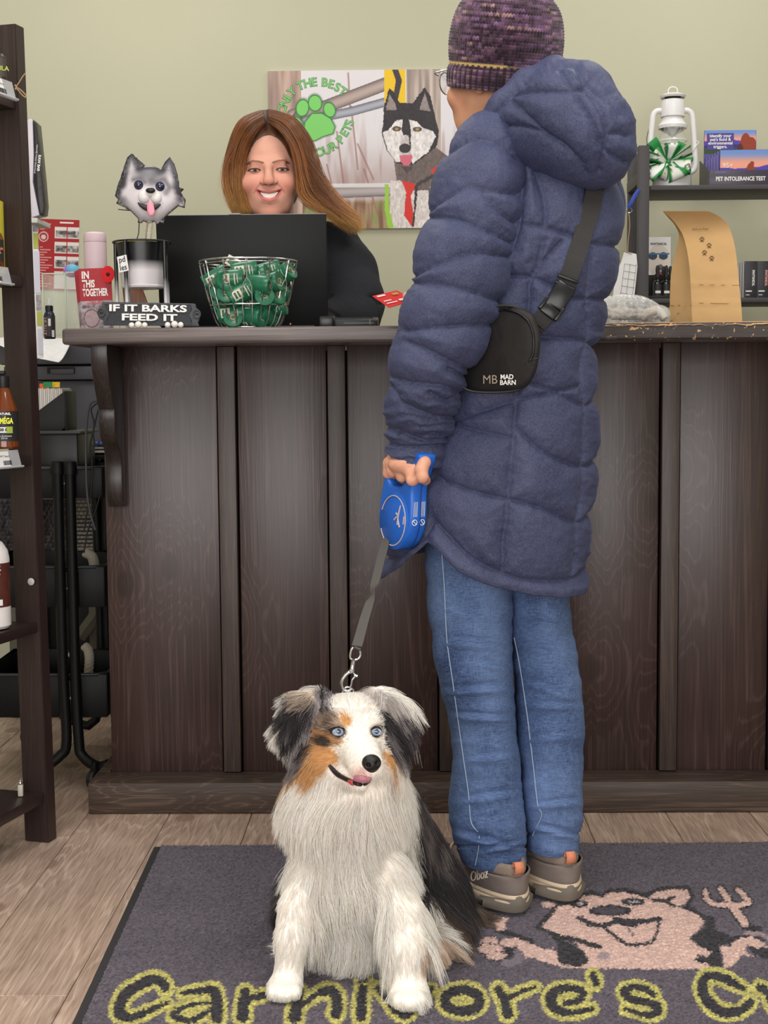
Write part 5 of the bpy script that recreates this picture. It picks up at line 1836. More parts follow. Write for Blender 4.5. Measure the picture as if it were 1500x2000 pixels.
ball('eye', pd(735.5, 1428.5, 2.1585), .0100, M_eye, DG, blue_eye, look=(.06, -1, .21))
M_lid = mat('dark_skin', (40, 32, 32), 0.5)
for (ex, ey, rx, ry, Y) in ((660.5, 1428.5, 12.2, 9.2, 2.1435), (735.5, 1428.5, 8.8, 9.2, 2.1500)):
 pts = [pd(ex + rx * cos(t), ey + ry * sin(t) * (1 if sin(t) > 0 else .92), Y + .004 * abs(cos(t))) for t in np.linspace(0, 2 * pi, 24, endpoint=False)]
 tube('eyelid', pts, .0018, M_lid, DG, seg=8, closed=True)
# nose with nostrils
def nose_f(P):
 d = s_ell(P, pd(725, 1490, 2.0715), (.0148, .0135, .0128))
 d = smin(d, s_ell(P, pd(724, 1500, 2.0735), (.0085, .009, .0085)), .006)
 d = smax(d, -s_ell(P, pd(719, 1495, 2.058), (.0036, .006, .0032)), .002)
 d = smax(d, -s_ell(P, pd(737, 1491, 2.061), (.0032, .006, .0030)), .002)
 return d
sculpt('nose', nose_f, pd(725, 1490, 2.07) - .022, pd(725, 1490, 2.07) + .022, .0010, mat('wet_nose', (26, 22, 23), 0.32, bump=0.5, bscale=500), DG)
# mouth line, lower lip and tongue
dE = topx(dv)
lipP = np.array([snap_on(dv, dE, x_, y_, .0015, 5) for x_, y_ in crom(np.array([(643, 1494), (650, 1503), (660, 1513), (674, 1521), (688, 1527), (700, 1531), (712, 1531), (722, 1526)], float), 30)])
tube('lip', lipP, crom(np.array([.0022, .0036, .0040, .0036, .0034, .0036, .0034, .002]), 30)[:, 0], mat('black_lip', (38, 27, 28), 0.35), DG, seg=10)
tg = [snap_on(dv, dE, x_, y_, .004, 5) for x_, y_ in ((694, 1520), (706, 1521), (718, 1521), (724, 1519))]
tube('tongue', tg, [.0045, .0060, .0056, .0028], mat('tongue_pink', (178, 112, 128), 0.35, bump=0.3, bscale=600), DG, seg=12, smoothn=6)
gm = [snap_on(dv, dE, x_, y_, .0035, 5) for x_, y_ in ((682, 1526), (689, 1529), (692, 1532))]
tube('gum', gm, [.003, .0045, .003], mat('gum_red', (190, 70, 76), 0.35), DG, seg=10, smoothn=5)
# ------------------------------------------------------------------ person behind the counter
CK = thing('person', 'smiling person with long auburn hair and a black hoodie behind the laptop', 'person', (-0.17, 3.72, 0))
WC = at(524.5, 329, 3.575)
wv, wq = head_mesh(0.0016, 1.0)
wcol = skin_paint(wv, (228, 170, 148), (192, 104, 102), (128, 82, 62))
wv, WR = place(wv, WC, rx=9, ry=-1.5, rz=5, s=1.035)
def clerk_trunk(P):
 p = at
 d = chain(P, [p(528, 470, 3.68), p(530, 560, 3.70), p(530, 760, 3.72), p(530, 860, 3.72)], [.10, .12, .12, .12], .03)
 for s in ((615, 470, 3.67, 700, 575, 3.62, 620, 622, 3.44, 560, 628, 3.37), (445, 470, 3.67, 365, 575, 3.62, 430, 622, 3.44, 490, 628, 3.37)):
  d = smin(d, chain(P, [p(*s[0:3]), p(*s[3:6]), p(*s[6:9]), p(*s[9:12])], [.04, .03, .022, .018], .02), .03)
  hx = s[9]
  sg = 1 if hx < 530 else -1
  for k in range(4):
   d = smin(d, chain(P, [p(hx + sg * (4 + 0 * k), 626, 3.37 + k * .0), p(hx + (k - 1.5) * 14, 626, 3.33), p(hx + (k - 1.5) * 15, 631, 3.305)], [.012, .009, .007], .004), .006)
  d = smin(d, chain(P, [p(hx, 628, 3.37), p(hx + sg * 28, 630, 3.345)], [.012, .009], .004), .008)
 for x in (480, 580):
  d = smin(d, chain(P, [p(x, 860, 3.72), p(x, 1150, 3.72), p(x + (x - 530) * .1, 1440, 3.72)], [.075, .05, .04], .02), .03)
 return d
tv2, tq2 = surface_nets(clerk_trunk, (-0.60, 3.27, 0.04), (0.20, 3.90, 1.32), 0.010)
tv2 = relax(tv2, tq2, 1)
V_, Q_, C_ = join_meshes([(wv, wq, wcol), (tv2, tq2, np.repeat(np.array([[226, 166, 140.0]]), len(tv2), 0))])
mesh_obj('body', V_, Q_, M_skin, CK, smooth=True, cols=lin(np.clip(C_, 0, 255)))
# teeth
th = []
tx = np.linspace(-1, 1, 81)
for z in np.linspace(0, 1, 7):
 for q in tx:
  x_ = q * 0.0265
  y_ = -0.0940 + 0.0075 * q * q
  groove = 0.0007 * (np.abs(((q + 1) * 5) % 1 - .5) > .45)
  zz = -0.0548 + 0.0048 * q * q - z * 0.0115 * (1 - .80 * q * q)
  th.append((x_, y_ + groove, zz))
th, _ = place(np.array(th), WC, rx=9, ry=-1.5, rz=5, s=1.035)
mesh_obj('teeth', th, grid_faces(7, 81, False), mat('tooth_enamel', (244, 236, 226), 0.3), CK, smooth=True)
# ---- hoodie
M_hood = cloth_mat('black_fleece', (26, 26, 30), (38, 38, 43), 0.85, weave=500, bump=0.4, sheen=0.15)
def hoodie_f(P):
 p = at
 d = chain(P, [p(528, 452, 3.685), p(530, 560, 3.70), p(530, 700, 3.72), p(530, 830, 3.72)], [.115, .145, .145, .142], .04)
 d = smin(d, s_cone(P, p(440, 470, 3.69), p(625, 468, 3.69), .075, .080), .05)
 d = smin(d, chain(P, [p(640, 478, 3.67), p(678, 535, 3.63), p(694, 590, 3.57), p(690, 622, 3.53), p(620, 628, 3.43), p(585, 630, 3.39)], [.080, .074, .068, .058, .044, .036], .025), .03)
 d = smin(d, chain(P, [p(425, 478, 3.67), p(382, 535, 3.63), p(366, 590, 3.57), p(370, 622, 3.53), p(440, 628, 3.43), p(478, 630, 3.39)], [.078, .072, .066, .056, .044, .036], .025), .03)
 # hood bunched round the neck
 d = smin(d, chain(P, [p(478, 440, 3.55), p(462, 416, 3.565), p(462, 403, 3.62), p(530, 375, 3.72), p(590, 400, 3.63), p(612, 420, 3.57), p(600, 445, 3.55)], [.026, .024, .026, .034, .028, .028, .028], .02), .02)
 d = smin(d, s_cone(P, p(500, 430, 3.76), p(560, 430, 3.76), .06, .06), .04)
 # neck opening
 d = smax(d, -s_cone(P, p(530, 360, 3.61), p(530, 470, 3.625), .076, .058), .015)
 return d
V_, Q_ = surface_nets(hoodie_f, (-0.56, 3.30, 0.80), (0.24, 3.90, 1.36), 0.006)
V_ = relax(V_, Q_, 2)
N_ = normals(V_, Q_)
fz = fbm(V_ * np.array([1, 1, .7]), 14, 3, 3) - .5
ridge = np.abs(fbm(V_ * np.array([1.0, 1, 1.8]), 11, 9, 2) - .5)
V_ = V_ + N_ * (0.010 * fz - 0.010 * np.exp(-(ridge / .035) ** 2) * (V_[:, 2] < 1.17))[:, None]
mesh_obj('hoodie', V_, Q_, M_hood, CK, smooth=True)
# trousers and shoes behind the counter
rows = [(830, 440, 620), (900, 440, 620), (980, 445, 615)]
parts = []
for sgn in (-1, 1):
 R = []
 for z, hw in ((.80, .075), (.60, .07), (.35, .06), (.10, .055), (.035, .058)):
  R.append((WC[0] + sgn * .078, 3.72, z, hw, hw * 1.15, 0, 2.2))
 G = loft_grid(R, 36, 40)
 V2 = G.reshape(-1, 3)
 parts.append((V2, grid_faces(40, 36)[:, ::-1].copy(), np.zeros((len(V2), 3))))
V_, Q_, _ = join_meshes(parts)
mesh_obj('trousers', V_, Q_, mat('black_trousers', (30, 30, 34), 0.8), CK, smooth=True)
for sgn in (-1, 1):
 def fs(P, sgn=sgn):
  x_ = WC[0] + sgn * .082
  d = s_cone(P, (x_, 3.74, .036), (x_ + sgn * .012, 3.60, .03), .035, .027)
  return smax(d, -(P[:, 2] - .001), .004)
 sculpt('shoe', fs, (WC[0] + sgn * .082 - .06, 3.54, -.01), (WC[0] + sgn * .082 + .07, 3.80, .09), .006, mat('dark_shoe', (36, 34, 34), 0.6), CK)
# ---- hair
M_whair = hair_mat('auburn_hair', .34, .5, .15)
def hair_cap(P):
 q = (P - WC) @ WR / 1.035
 d = s_ell(q, (0, 0.016, 0.038), (0.0815, 0.098, 0.098))
 d = smin(d, s_ell(q, (0, 0.035, -0.02), (0.078, 0.078, 0.10)), .03)
 face = s_ell(q, (0.004, -0.125, -0.030), (0.0665, 0.098, 0.120))
 d = smax(d, -face, .008)
 # curtain down each side
 d2 = chain(P, [at(480, 268, 3.555), at(462, 320, 3.56), at(460, 370, 3.565), at(474, 415, 3.575)], [.030, .027, .026, .016], .02)
 d3 = chain(P, [at(578, 268, 3.555), at(600, 320, 3.555), at(612, 365, 3.56), at(645, 405, 3.565)], [.028, .027, .026, .016], .02)
 return smin(d, smin(d2, d3, .01), .02)
cv, cq = surface_nets(hair_cap, at(400, 470, 3.46) * [1, 1, 1] + [0, -.02, 0], at(700, 195, 3.76) + [0, 0, 0.02], 0.004)
cv = relax(cv, cq, 2)
cn = fbm(topx(cv) * np.array([1, .2]), .12, 4, 2)
cc_ = lin(np.clip(np.array([[96, 58, 34.0]]) * (0.6 + .8 * cn)[:, None], 0, 255))
HAIRB = mesh_obj('hair', cv, cq, mat('hair_mass', rough=0.5, vcol=True), CK, smooth=True, cols=cc_)
def guides(G, n, seed, spread, kpts=14, r0=.00042, tip=.12, crown=0.006):
 r = np.random.default_rng(seed)
 C = np.array([crom(np.array([at(*q) for q in g]), kpts) for g in G])     # (g, k, 3)
 g = len(C)
 u = r.random(n) * (g - 1)
 i = np.minimum(u.astype(int), g - 2)
 f = (u - i)[:, None, None]
 P = C[i] * (1 - f) + C[i + 1] * f
 t = np.linspace(0, 1, kpts)[None, :, None]
 # strands keep to locks
 nl = 150
 lo_ = r.normal(0, 1, (nl, 3))
 lk = r.integers(0, nl, n)
 off = lo_[lk] * spread * (.25 + .9 * t[0, :, 0].max())
 P = P + off[:, None] * (0.15 + .85 * t) * np.array([1, 1, .5]) + (r.normal(0, 1, (n, 3)) * spread * .38)[:, None] * (0.15 + t)
 wv_ = np.sin(t[..., 0] * (5 + 3 * r.random(n))[:, None] + (6.3 * r.random(nl))[lk][:, None]) * spread * .35
 P[..., 0] += wv_ * t[..., 0]
 P[..., 1] += wv_ * .6 * t[..., 0]
 root, mid, tipc = np.array([108, 66, 38.0]), np.array([156, 98, 54.0]), np.array([216, 160, 92.0])
 tt = t[..., 0][:, :, None]
 base = np.where(tt < .5, root + (mid - root) * (tt / .5), mid + (tipc - mid) * ((tt - .5) / .5))
 sh = (0.50 + 0.85 * r.random(nl))[lk] * (0.8 + .4 * r.random(n))
 cols = lin(np.clip(base * sh[:, None, None], 0, 255))
 return P, cols, np.full(n, r0) * (0.7 + .6 * r.random(n))
YH = 3.475
L_g = [[(516, 240, 3.475), (498, 258, 3.470), (482, 285, 3.480), (473, 325, 3.495), (472, 370, 3.505), (482, 412, 3.52)],
  [(514, 226, 3.485), (486, 245, 3.480), (466, 285, 3.500), (457, 330, 3.515), (459, 375, 3.525), (474, 418, 3.54)],
  [(512, 217, 3.53), (474, 240, 3.52), (454, 290, 3.54), (446, 340, 3.545), (450, 385, 3.55), (468, 420, 3.56)],
  [(510, 216, 3.60), (470, 236, 3.60), (450, 285, 3.60), (444, 340, 3.60), (452, 385, 3.60), (470, 422, 3.60)]]
R_g = [[(524, 240, 3.475), (545, 252, 3.465), (565, 276, 3.470), (578, 310, 3.480), (584, 350, 3.490), (592, 385, 3.50), (632, 412, 3.51), (664, 432, 3.52)],
  [(524, 226, 3.485), (558, 240, 3.475), (582, 275, 3.485), (594, 315, 3.495), (602, 352, 3.505), (622, 388, 3.515), (662, 420, 3.525), (686, 446, 3.53)],
  [(524, 217, 3.53), (568, 232, 3.52), (596, 275, 3.53), (609, 318, 3.535), (620, 352, 3.54), (645, 386, 3.545), (678, 420, 3.55), (694, 450, 3.55)],
  [(524, 215, 3.60), (572, 230, 3.60), (602, 272, 3.60), (616, 318, 3.60), (630, 352, 3.60), (655, 386, 3.60), (684, 418, 3.60), (696, 440, 3.60)]]
pa, ca, ra_ = guides(L_g, 5200, 3, .0058)
pb, cb, rb_ = guides(R_g, 6400, 4, .0066)
kk = 14
strands('hair_locks', np.concatenate([pa, pb]), np.concatenate([ca, cb]), np.concatenate([ra_, rb_]), M_whair, HAIRB, tip=.15)
# stray strands swept out to the side
pc, cc2, rc2 = guides([[(600, 300, 3.50), (640, 360, 3.49), (668, 398, 3.49), (706, 428, 3.50)], [(575, 330, 3.50), (625, 390, 3.49), (670, 420, 3.49), (700, 436, 3.49)]], 260, 9, .010, r0=.00022)
pd_, cd2, rd2 = guides([[(470, 270, 3.50), (446, 320, 3.50), (438, 360, 3.50), (452, 400, 3.51)], [(465, 260, 3.52), (444, 300, 3.52), (440, 350, 3.52), (456, 410, 3.52)]], 120, 10, .006, r0=.0002)
strands('stray_hair', np.concatenate([pc, pd_]), np.concatenate([cc2, cd2]), np.concatenate([rc2, rd2]), M_whair, HAIRB, tip=.15)
# ------------------------------------------------------------------ wall poster
M_print = mat('print', rough=0.45, spec=0.3, vcol=True)
M_matte = mat('matte_print', rough=0.8, spec=0.2, vcol=True)
def wall_poster():
 a, b = at(527, 448, YW - 0.012), at(936, 134, YW - 0.012)
 w, h = b[0] - a[0], b[2] - a[2]
 c = (a + b) / 2
 PT = thing('wall_poster', 'wide photo poster of a husky with green paw emblem on the back wall', 'poster', (c[0], YW - 0.006, c[2]))
 box('panel', (c[0], YW - 0.0065, c[2]), (w, 0.009, h), mat('foam_board', (225, 222, 220), 0.7), PT, bevel=0.0005)
 x3 = lambda L: [(740 + x / 3.0, y / 3.0) for x, y in L]
 x4 = lambda x, y: (400 + x / 3.4475, 100 + y / 3.4475)
 def fn(u, v):
  X = np.c_[527 + u * 409, 448 - v * 314]
  x, y = X[:, 0], X[:, 1]
  n = fbm(X, .02, 3, 3)
  nv_ = fbm(X * np.array([1, .12]), .09, 5, 2)
  col = np.repeat(np.array([[226, 221, 224.0]]), len(u), 0)
  col = mixc(col, .75 * sstep(250, 380, y) * (0.4 + .8 * n), (176, 152, 148))
  col = mixc(col, .35 * sstep(.55, .8, nv_) * sstep(200, 300, y), (150, 104, 100))
  col = mixc(col, sstep(388, 400, y), (172, 150, 116))
  col = mixc(col, sstep(388, 400, y) * sstep(.45, .62, n), (150, 152, 98))
  col = mixc(col, sstep(388, 400, y) * sstep(.5, .7, nv_), (136, 98, 78))
  for x0, y0, x1, y1 in ((688, 205, 700, 330), (700, 280, 730, 350), (660, 255, 672, 360), (683, 140, 686, 210), (640, 320, 650, 365), (712, 330, 738, 420), (600, 300, 608, 360), (668, 395, 676, 440), (720, 400, 722, 440)):
   col = mixc(col, (1 - sstep(.8, 2.6, poly_dist(X, [(x0, y0), (x1, y1)]))) * .7, (158, 112, 104))
  # post and rails
  wood_ = 0.7 + .6 * nv_
  col = np.where((x < 592)[:, None], np.array([[176, 150, 138.0]]) * wood_[:, None], col)
  for (pts, r_, c_) in (([(575, 222), (640, 205), (760, 160)], 13, (150, 134, 128)), ([(590, 290), (572, 240), (590, 215)], 9, (122, 108, 106)), ([(600, 232), (690, 215), (760, 196)], 9, (140, 140, 150)), ([(620, 376), (760, 372), (940, 372)], 12, (150, 140, 140))):
   q = poly_dist(X, pts)
   s_ = np.clip(q / r_, 0, 1)
   col = np.where((q < r_)[:, None], np.array([c_], float) * (1.25 - .55 * s_ ** 2)[:, None], col)
  col = mixc(col, (1 - sstep(3, 5, np.abs(y - 362))) * (x > 640) * .9, (232, 228, 230))
  ps = (x > 795) & (x < 862)
  col = np.where(ps[:, None], np.array([[176, 160, 150.0]]) * (0.72 + .55 * fbm(X * np.array([1, .08]), .14, 8, 2))[:, None], col)
  yl = (x > 752) & (x < 794) & (y < 200)
  col = np.where(yl[:, None], np.array([[238, 196, 44.0]]), col)
  col = mixc(col, inside(X, [(768, 134), (780, 134), (787, 156), (778, 196), (768, 196), (775, 156)]), (70, 62, 70))
  # husky
  fur_ = 0.86 + .28 * fbm(X * np.array([1, .5]), .35, 12, 2)
  def f(pts, c_, tex=1):
   m = inside(X + (fbm(X, .3, 2, 2)[:, None] - .5) * 2.6, pts)
   col[m] = np.array(c_, float) * (fur_[m][:, None] if tex else 1)
  f(x3([(90, 930), (110, 1100), (60, 1340), (330, 1345), (560, 1345), (560, 1000), (420, 930), (330, 860), (200, 960)]), (112, 98, 94))
  f(x3([(70, 1060), (130, 1060), (170, 1120), (290, 1120), (300, 1345), (60, 1345)]), (222, 212, 208))
  f(x3([(300, 1100), (420, 1000), (520, 1345), (300, 1345)]), (190, 172, 164))
  f([(752, 360), (760, 360), (760, 410), (769, 447), (757, 447), (752, 410)], (160, 206, 74), 0)
  f(x3([(30, 690), (35, 620), (65, 510), (90, 530), (128, 600), (205, 600), (270, 505), (305, 560), (325, 650), (355, 780), (340, 860), (290, 900), (200, 970), (110, 960), (50, 880), (20, 780)]), (58, 52, 56))
  f(x3([(45, 640), (65, 545), (100, 600), (110, 640)]), (150, 136, 134))
  f(x3([(240, 640), (272, 540), (305, 650)]), (150, 136, 134))
  f(x3([(25, 770), (60, 760), (80, 730), (110, 700), (145, 700), (135, 760), (150, 800), (130, 850), (125, 910), (150, 950), (105, 950), (55, 880)]), (228, 222, 220))
  f(x3([(190, 760), (180, 700), (225, 710), (255, 745), (320, 770), (335, 800), (290, 890), (200, 960), (180, 910), (190, 850)]), (228, 222, 220))
  f(x3([(135, 790), (175, 790), (190, 900), (150, 960), (120, 900)]), (206, 196, 194))
  for ex, ey in ((108, 752), (228, 756)):
   col[ell(X, *x3([(ex, ey)])[0], 9, 5) < 1] = (96, 78, 66)
   col[ell(X, *x3([(ex, ey)])[0], 3.6, 2.6) < 1] = (166, 146, 104)
  col[ell(X, *x3([(155, 868)])[0], 11.5, 9.5) < 1] = (64, 58, 62)
  f(x3([(122, 910), (200, 905), (192, 950), (178, 972), (150, 970), (128, 945)]), (214, 110, 128), 0)
  f(x3([(130, 975), (210, 975), (170, 1020)]), (86, 74, 74))
  f(x3([(135, 1060), (220, 1082), (186, 1150), (208, 1290), (192, 1335), (148, 1270), (160, 1130)]), (218, 58, 50), 0)
  f(x3([(210, 1100), (230, 1090), (205, 1335), (192, 1338), (206, 1240)]), (66, 58, 60), 0)
  f(x3([(215, 1080), (380, 985), (390, 1000), (225, 1100)]), (72, 64, 66), 0)
  f(x3([(305, 1000), (380, 950), (375, 985), (315, 1020)]), (218, 58, 50), 0)
  # paw emblem
  dd = np.full(len(u), 9.0)
  for cx, cy, rx, ry, ro in ((668, 370, 41, 57, -10), (752, 338, 44, 54, 5), (848, 385, 37, 50, 18), (630, 482, 38, 54, 25)):
   px_, py_ = x4(cx, cy)
   dd = np.minimum(dd, (ell(X, px_, py_, rx / 3.4475, ry / 3.4475, -ro) - 1) * 12)
  pad = [x4(*q) for q in ((678, 570), (690, 470), (735, 415), (795, 415), (850, 450), (876, 500), (865, 540), (800, 560), (750, 585), (710, 592))]
  pd2 = poly_dist(X, pad, True)
  dd = np.minimum(dd, np.where(inside(X, pad), -pd2, pd2) - 2)
  col = mixc(col, (1 - sstep(1.0, 5.0, dd)) * .45, (80, 88, 84))
  col = mixc(col, 1 - sstep(.6, 1.4, dd), (62, 128, 62))
  col = mixc(col, 1 - sstep(-1.2, -.4, dd), (128, 208, 108))
  return col
 panel('print', w, h, 410, 315, fn, T(c[0], YW - 0.0118, c[2]), M_print, PT)
 M_g, M_gd = mat('emblem_green', (122, 196, 108), 0.5), mat('emblem_green_edge', (58, 112, 62), 0.5)
 LT = [('O', 523, 392, 72), ('N', 541, 345, 62), ('L', 562, 303, 52), ('Y', 588, 272, 42), ('T', 645, 234, 22), ('H', 692, 218, 12), ('E', 736, 210, 4), ('B', 806, 212, -4), ('E', 850, 224, -14), ('S', 892, 245, -24), ('T', 928, 272, -34),
   ('Y', 728, 690, -8), ('O', 775, 682, 8), ('U', 822, 666, 18), ('R', 866, 641, 32), ('P', 915, 597, 48), ('E', 942, 552, 58), ('T', 962, 515, 66), ('S', 976, 482, 76)]
 for ch, x_, y_, ro in LT:
  p = at(*x4(x_, y_), YW - 0.0128)
  for m_, off, dy, sz in ((M_gd, .0016, .0004, .040), (M_g, .0004, -.0002, .040)):
   text('emblem_letter', ch, sz, T(p[0], p[1] + dy, p[2]) @ Matrix.Rotation(radians(-ro), 4, 'Y'), m_, PT, offset=off, extrude=.0002)
wall_poster()
# ------------------------------------------------------------------ things on the worktop
M_black = mat('black_plastic', (24, 24, 26), 0.45)
M_blackm = mat('black_matt', (14, 14, 15), 0.55, bump=0.1, bscale=900)
M_white = mat('white_paint', (232, 230, 226), 0.5)
M_paper = mat('white_paper', (232, 230, 228), 0.85)
M_chrome = mat('chrome', (210, 210, 208), 0.18, metal=1.0)
M_dk = mat('dark_ink', (40, 38, 40), 0.7)
def laptop():
 Y = 3.31
 l, r = at(311, 532, Y), at(640, 532, Y)
 w = r[0] - l[0]
 hgt = at(480, 424, Y - .02)[2] - ZT - .010
 cx = (l[0] + r[0]) / 2
 LP = thing('laptop', 'large black open laptop with its lid turned to the camera', 'laptop', (cx, Y + .1, ZT))
 base = T(cx, Y, ZT + .012, 7, 0, 0)
 box('lid', (0, 0, hgt / 2 + .004), (w, .008, hgt), mat('lid_black', (9, 9, 10), .5, spec=.3), LP, bevel=.0025, base=base)
 box('lid_edge', (0, .0046, hgt / 2 + .005), (w - .002, .0035, hgt), mat('silver_plastic', (150, 150, 152), 0.4), LP, bevel=.001, base=base)
 box('screen', (0, .0067, hgt / 2 + .006), (w - .03, .0008, hgt - .03), mat('screen_glass', (12, 14, 18), 0.15), LP, bevel=0, base=base)
 box('webcam_bump', (-.014, .002, hgt + .0058), (.026, .010, .0035), mat('silver_plastic', (150, 150, 152), 0.4), LP, bevel=.001, base=base)
 box('keyboard_base', (cx, Y + .128, ZT + .0095), (w, .245, .017), M_black, LP, bevel=.003)
 box('key_field', (cx, Y + .10, ZT + .0186), (w - .05, .11, .0014), mat('key_black', (34, 34, 36), 0.5), LP, bevel=.0004)
 box('touchpad', (cx, Y + .205, ZT + .0184), (.11, .065, .0008), mat('key_black', (34, 34, 36), 0.5), LP, bevel=.0003)
 tube('hinge', [(cx - w * .42, Y, ZT + .013), (cx + w * .42, Y, ZT + .013)], .006, M_black, LP, seg=10)
laptop()
def basket():
 Y = 3.115
 s = Y / FPX
 c = at(485, 512, Y)
 cb = at(487, 640, Y)
 zt_, z0 = c[2], ZT + .003
 R1, R0 = 95 * s, 55 * s
 BK = thing('wire_basket', 'round chrome wire basket holding green bag rolls on the counter', 'basket', (c[0], Y, ZT))
 ax = lambda t: np.array([c[0] * t + cb[0] * (1 - t), Y, z0 + (zt_ - z0) * t])
 Rt = lambda t: R0 + (R1 - R0) * t ** .62
 def ring(t, r, n=56):
  a = np.linspace(0, 2 * pi, n, endpoint=False)
  return ax(t) + np.stack([Rt(t) * np.cos(a), Rt(t) * np.sin(a), 0 * a], 1)
 for nm, t, r in (('rim', 1.0, .0021), ('rim', .955, .0012), ('hoop', .335, .0019), ('base_hoop', .0, .0019)):
  tube(nm, ring(t, r), r, M_chrome, BK, seg=8, closed=True)
 nw = 26
 for k in range(nw):
  a0 = 2 * pi * (k + .3) / nw
  P = []
  for i in range(15):
   t = i / 14
   zig = .10 * (1 if k % 2 else -1) * np.interp(t, [0, .335, .62, .70, .92, 1], [0, 0, .2, 1.2, 1.2, 1.0])
   a = a0 + zig
   P.append(ax(t) + np.array([Rt(t) * cos(a), Rt(t) * sin(a), 0]))
  tube('wire', P, .00125, M_chrome, BK, seg=6)
 for k in range(-3, 4):
  x_ = k * R0 / 3.6
  L = sqrt(max(R0 ** 2 - x_ ** 2, 0))
  tube('base_wire', [ax(0) + [x_, -L, 0], ax(0) + [x_, L, 0]], .0013, M_chrome, BK, seg=6)
 # rolls of bags
 rr, rl = .0215, .056
 M_gr = mat('green_film', (30, 100, 70), 0.3, var=0.12, vscale=90)
 M_gd = mat('green_film_end', (22, 84, 58), 0.4)
 M_lab = mat('cream_label', (206, 196, 172), 0.6)
 root = None
 spots = [(432, 552, 3.062, 8, 20, 0), (452, 546, 3.058, 86, 4, 0), (478, 530, 3.075, 82, 12, 0), (500, 541, 3.085, 75, -6, 0), (415, 575, 3.075, 10, 0, 0), (440, 578, 3.060, 0, 0, 0), (468, 572, 3.045, 60, 22, 1), (508, 556, 3.055, 20, 70, 1), (530, 553, 3.058, 80, -14, 0),
    (556, 566, 3.085, 25, -35, 0), (552, 584, 3.060, 70, -30, 1), (525, 582, 3.05, 5, 10, 0), (444, 612, 3.065, 84, 3, 1), (458, 626, 3.080, 5, 0, 0), (495, 618, 3.052, 25, 62, 1), (530, 615, 3.065, 30, -40, 0), (478, 598, 3.100, 60, 10, 0), (540, 600, 3.10, 80, 0, 0), (428, 598, 3.09, 20, 0, 0), (550, 540, 3.12, 60, -20, 0), (510, 575, 3.115, 85, 0, 0), (455, 570, 3.13, 80, 10, 0), (418, 545, 3.12, 60, 15, 0), (485, 560, 3.165, 85, 0, 0), (525, 530, 3.14, 75, 8, 0), (445, 600, 3.15, 85, 5, 0), (520, 605, 3.15, 70, 0, 0)]
 def make_roll():
  g = thing('bag_roll', '', 'bag roll', (0, 0, 0))
  V, F_ = lathe_vf([(.006, -rl / 2 + .001), (.0075, -rl / 2), (rr - .001, -rl / 2), (rr, -rl / 2 + .0015), (rr * .985, -rl / 4), (rr, 0), (rr * .985, rl / 4), (rr, rl / 2 - .0015), (rr - .001, rl / 2), (.0075, rl / 2), (.006, rl / 2 - .001)], 26)
  soften(mesh_obj('roll', V, F_, M_gr, g, local=True), 40)
  V, F_ = lathe_vf([(.0055, -rl / 2 - .0004), (.0066, -rl / 2 - .0006), (.0066, rl / 2 + .0006), (.0055, rl / 2 + .0004), (.0042, rl / 2), (.0042, -rl / 2)], 18)
  soften(mesh_obj('core_tube', V, F_, mat('cardboard', (170, 140, 108), 0.8), g, local=True), 40)
  # label wrapped part way round, with printed bars
  for nm, a0, a1, z0_, z1_, m_ in (('label', -.55, .40, -.020, .000, M_lab), ('label_bar', -.40, .25, -.017, -.012, M_gd), ('label_bar', -.40, .25, -.009, -.005, M_gd), ('printed_word', -.5, .6, .0095, .0118, M_lab), ('printed_word', -.35, .45, .0160, .0175, M_lab)):
   a = np.linspace(a0, a1, 13) - pi / 2
   ro = rr + (.0005 if nm == 'label' else .0008)
   V = np.concatenate([np.stack([ro * np.cos(a), ro * np.sin(a), np.full(13, z)], 1) for z in (z0_, z1_)])
   mesh_obj(nm, V, grid_faces(2, 13, False), m_, g, local=True, smooth=True)
  return g
 root = make_roll()
 for i, (px, py, Yr, ry, rx_, lab) in enumerate(spots):
  o = root if i == 0 else copy_tree(root)
  p = at(px, py, Yr)
  tq = min(max((p[2] - z0) / (zt_ - z0), 0.02), 1)
  dq_ = p[:2] - ax(tq)[:2]
  lim = max(Rt(tq) - rr - .006, .01)
  if np.linalg.norm(dq_) > lim:
   p[:2] = ax(tq)[:2] + dq_ / np.linalg.norm(dq_) * lim
  o.location = [float(q) for q in p]
  o.rotation_mode = 'XYZ'
  o.rotation_euler = (radians(rx_ if ry > 40 else 78 + rx_ * .3), radians(ry) if ry > 40 else radians(ry), radians(rx_ if ry <= 40 else (RNG.random() - .5) * 40))
  if ry > 40:
   o.rotation_euler = (radians(8), radians(ry), radians(rx_))
  tag(o, 'roll of dark green pet waste bags with cream print in the wire basket', 'bag roll', 'green bag rolls in the wire basket')
 # folded card on top
 p = at(455, 512, 3.07)
 CD = thing('card_tag', 'small cream and green folded card on top of the bag rolls', 'card', p)
 box('card', p, (.030, .0012, .024), M_lab, CD, bevel=.0003, rot=(-20, 28, 10))
 box('printed_patch', p + np.array([0.0005, -.0012, .0]), (.020, .0008, .014), M_gd, CD, bevel=0, rot=(-20, 28, 10))
basket()
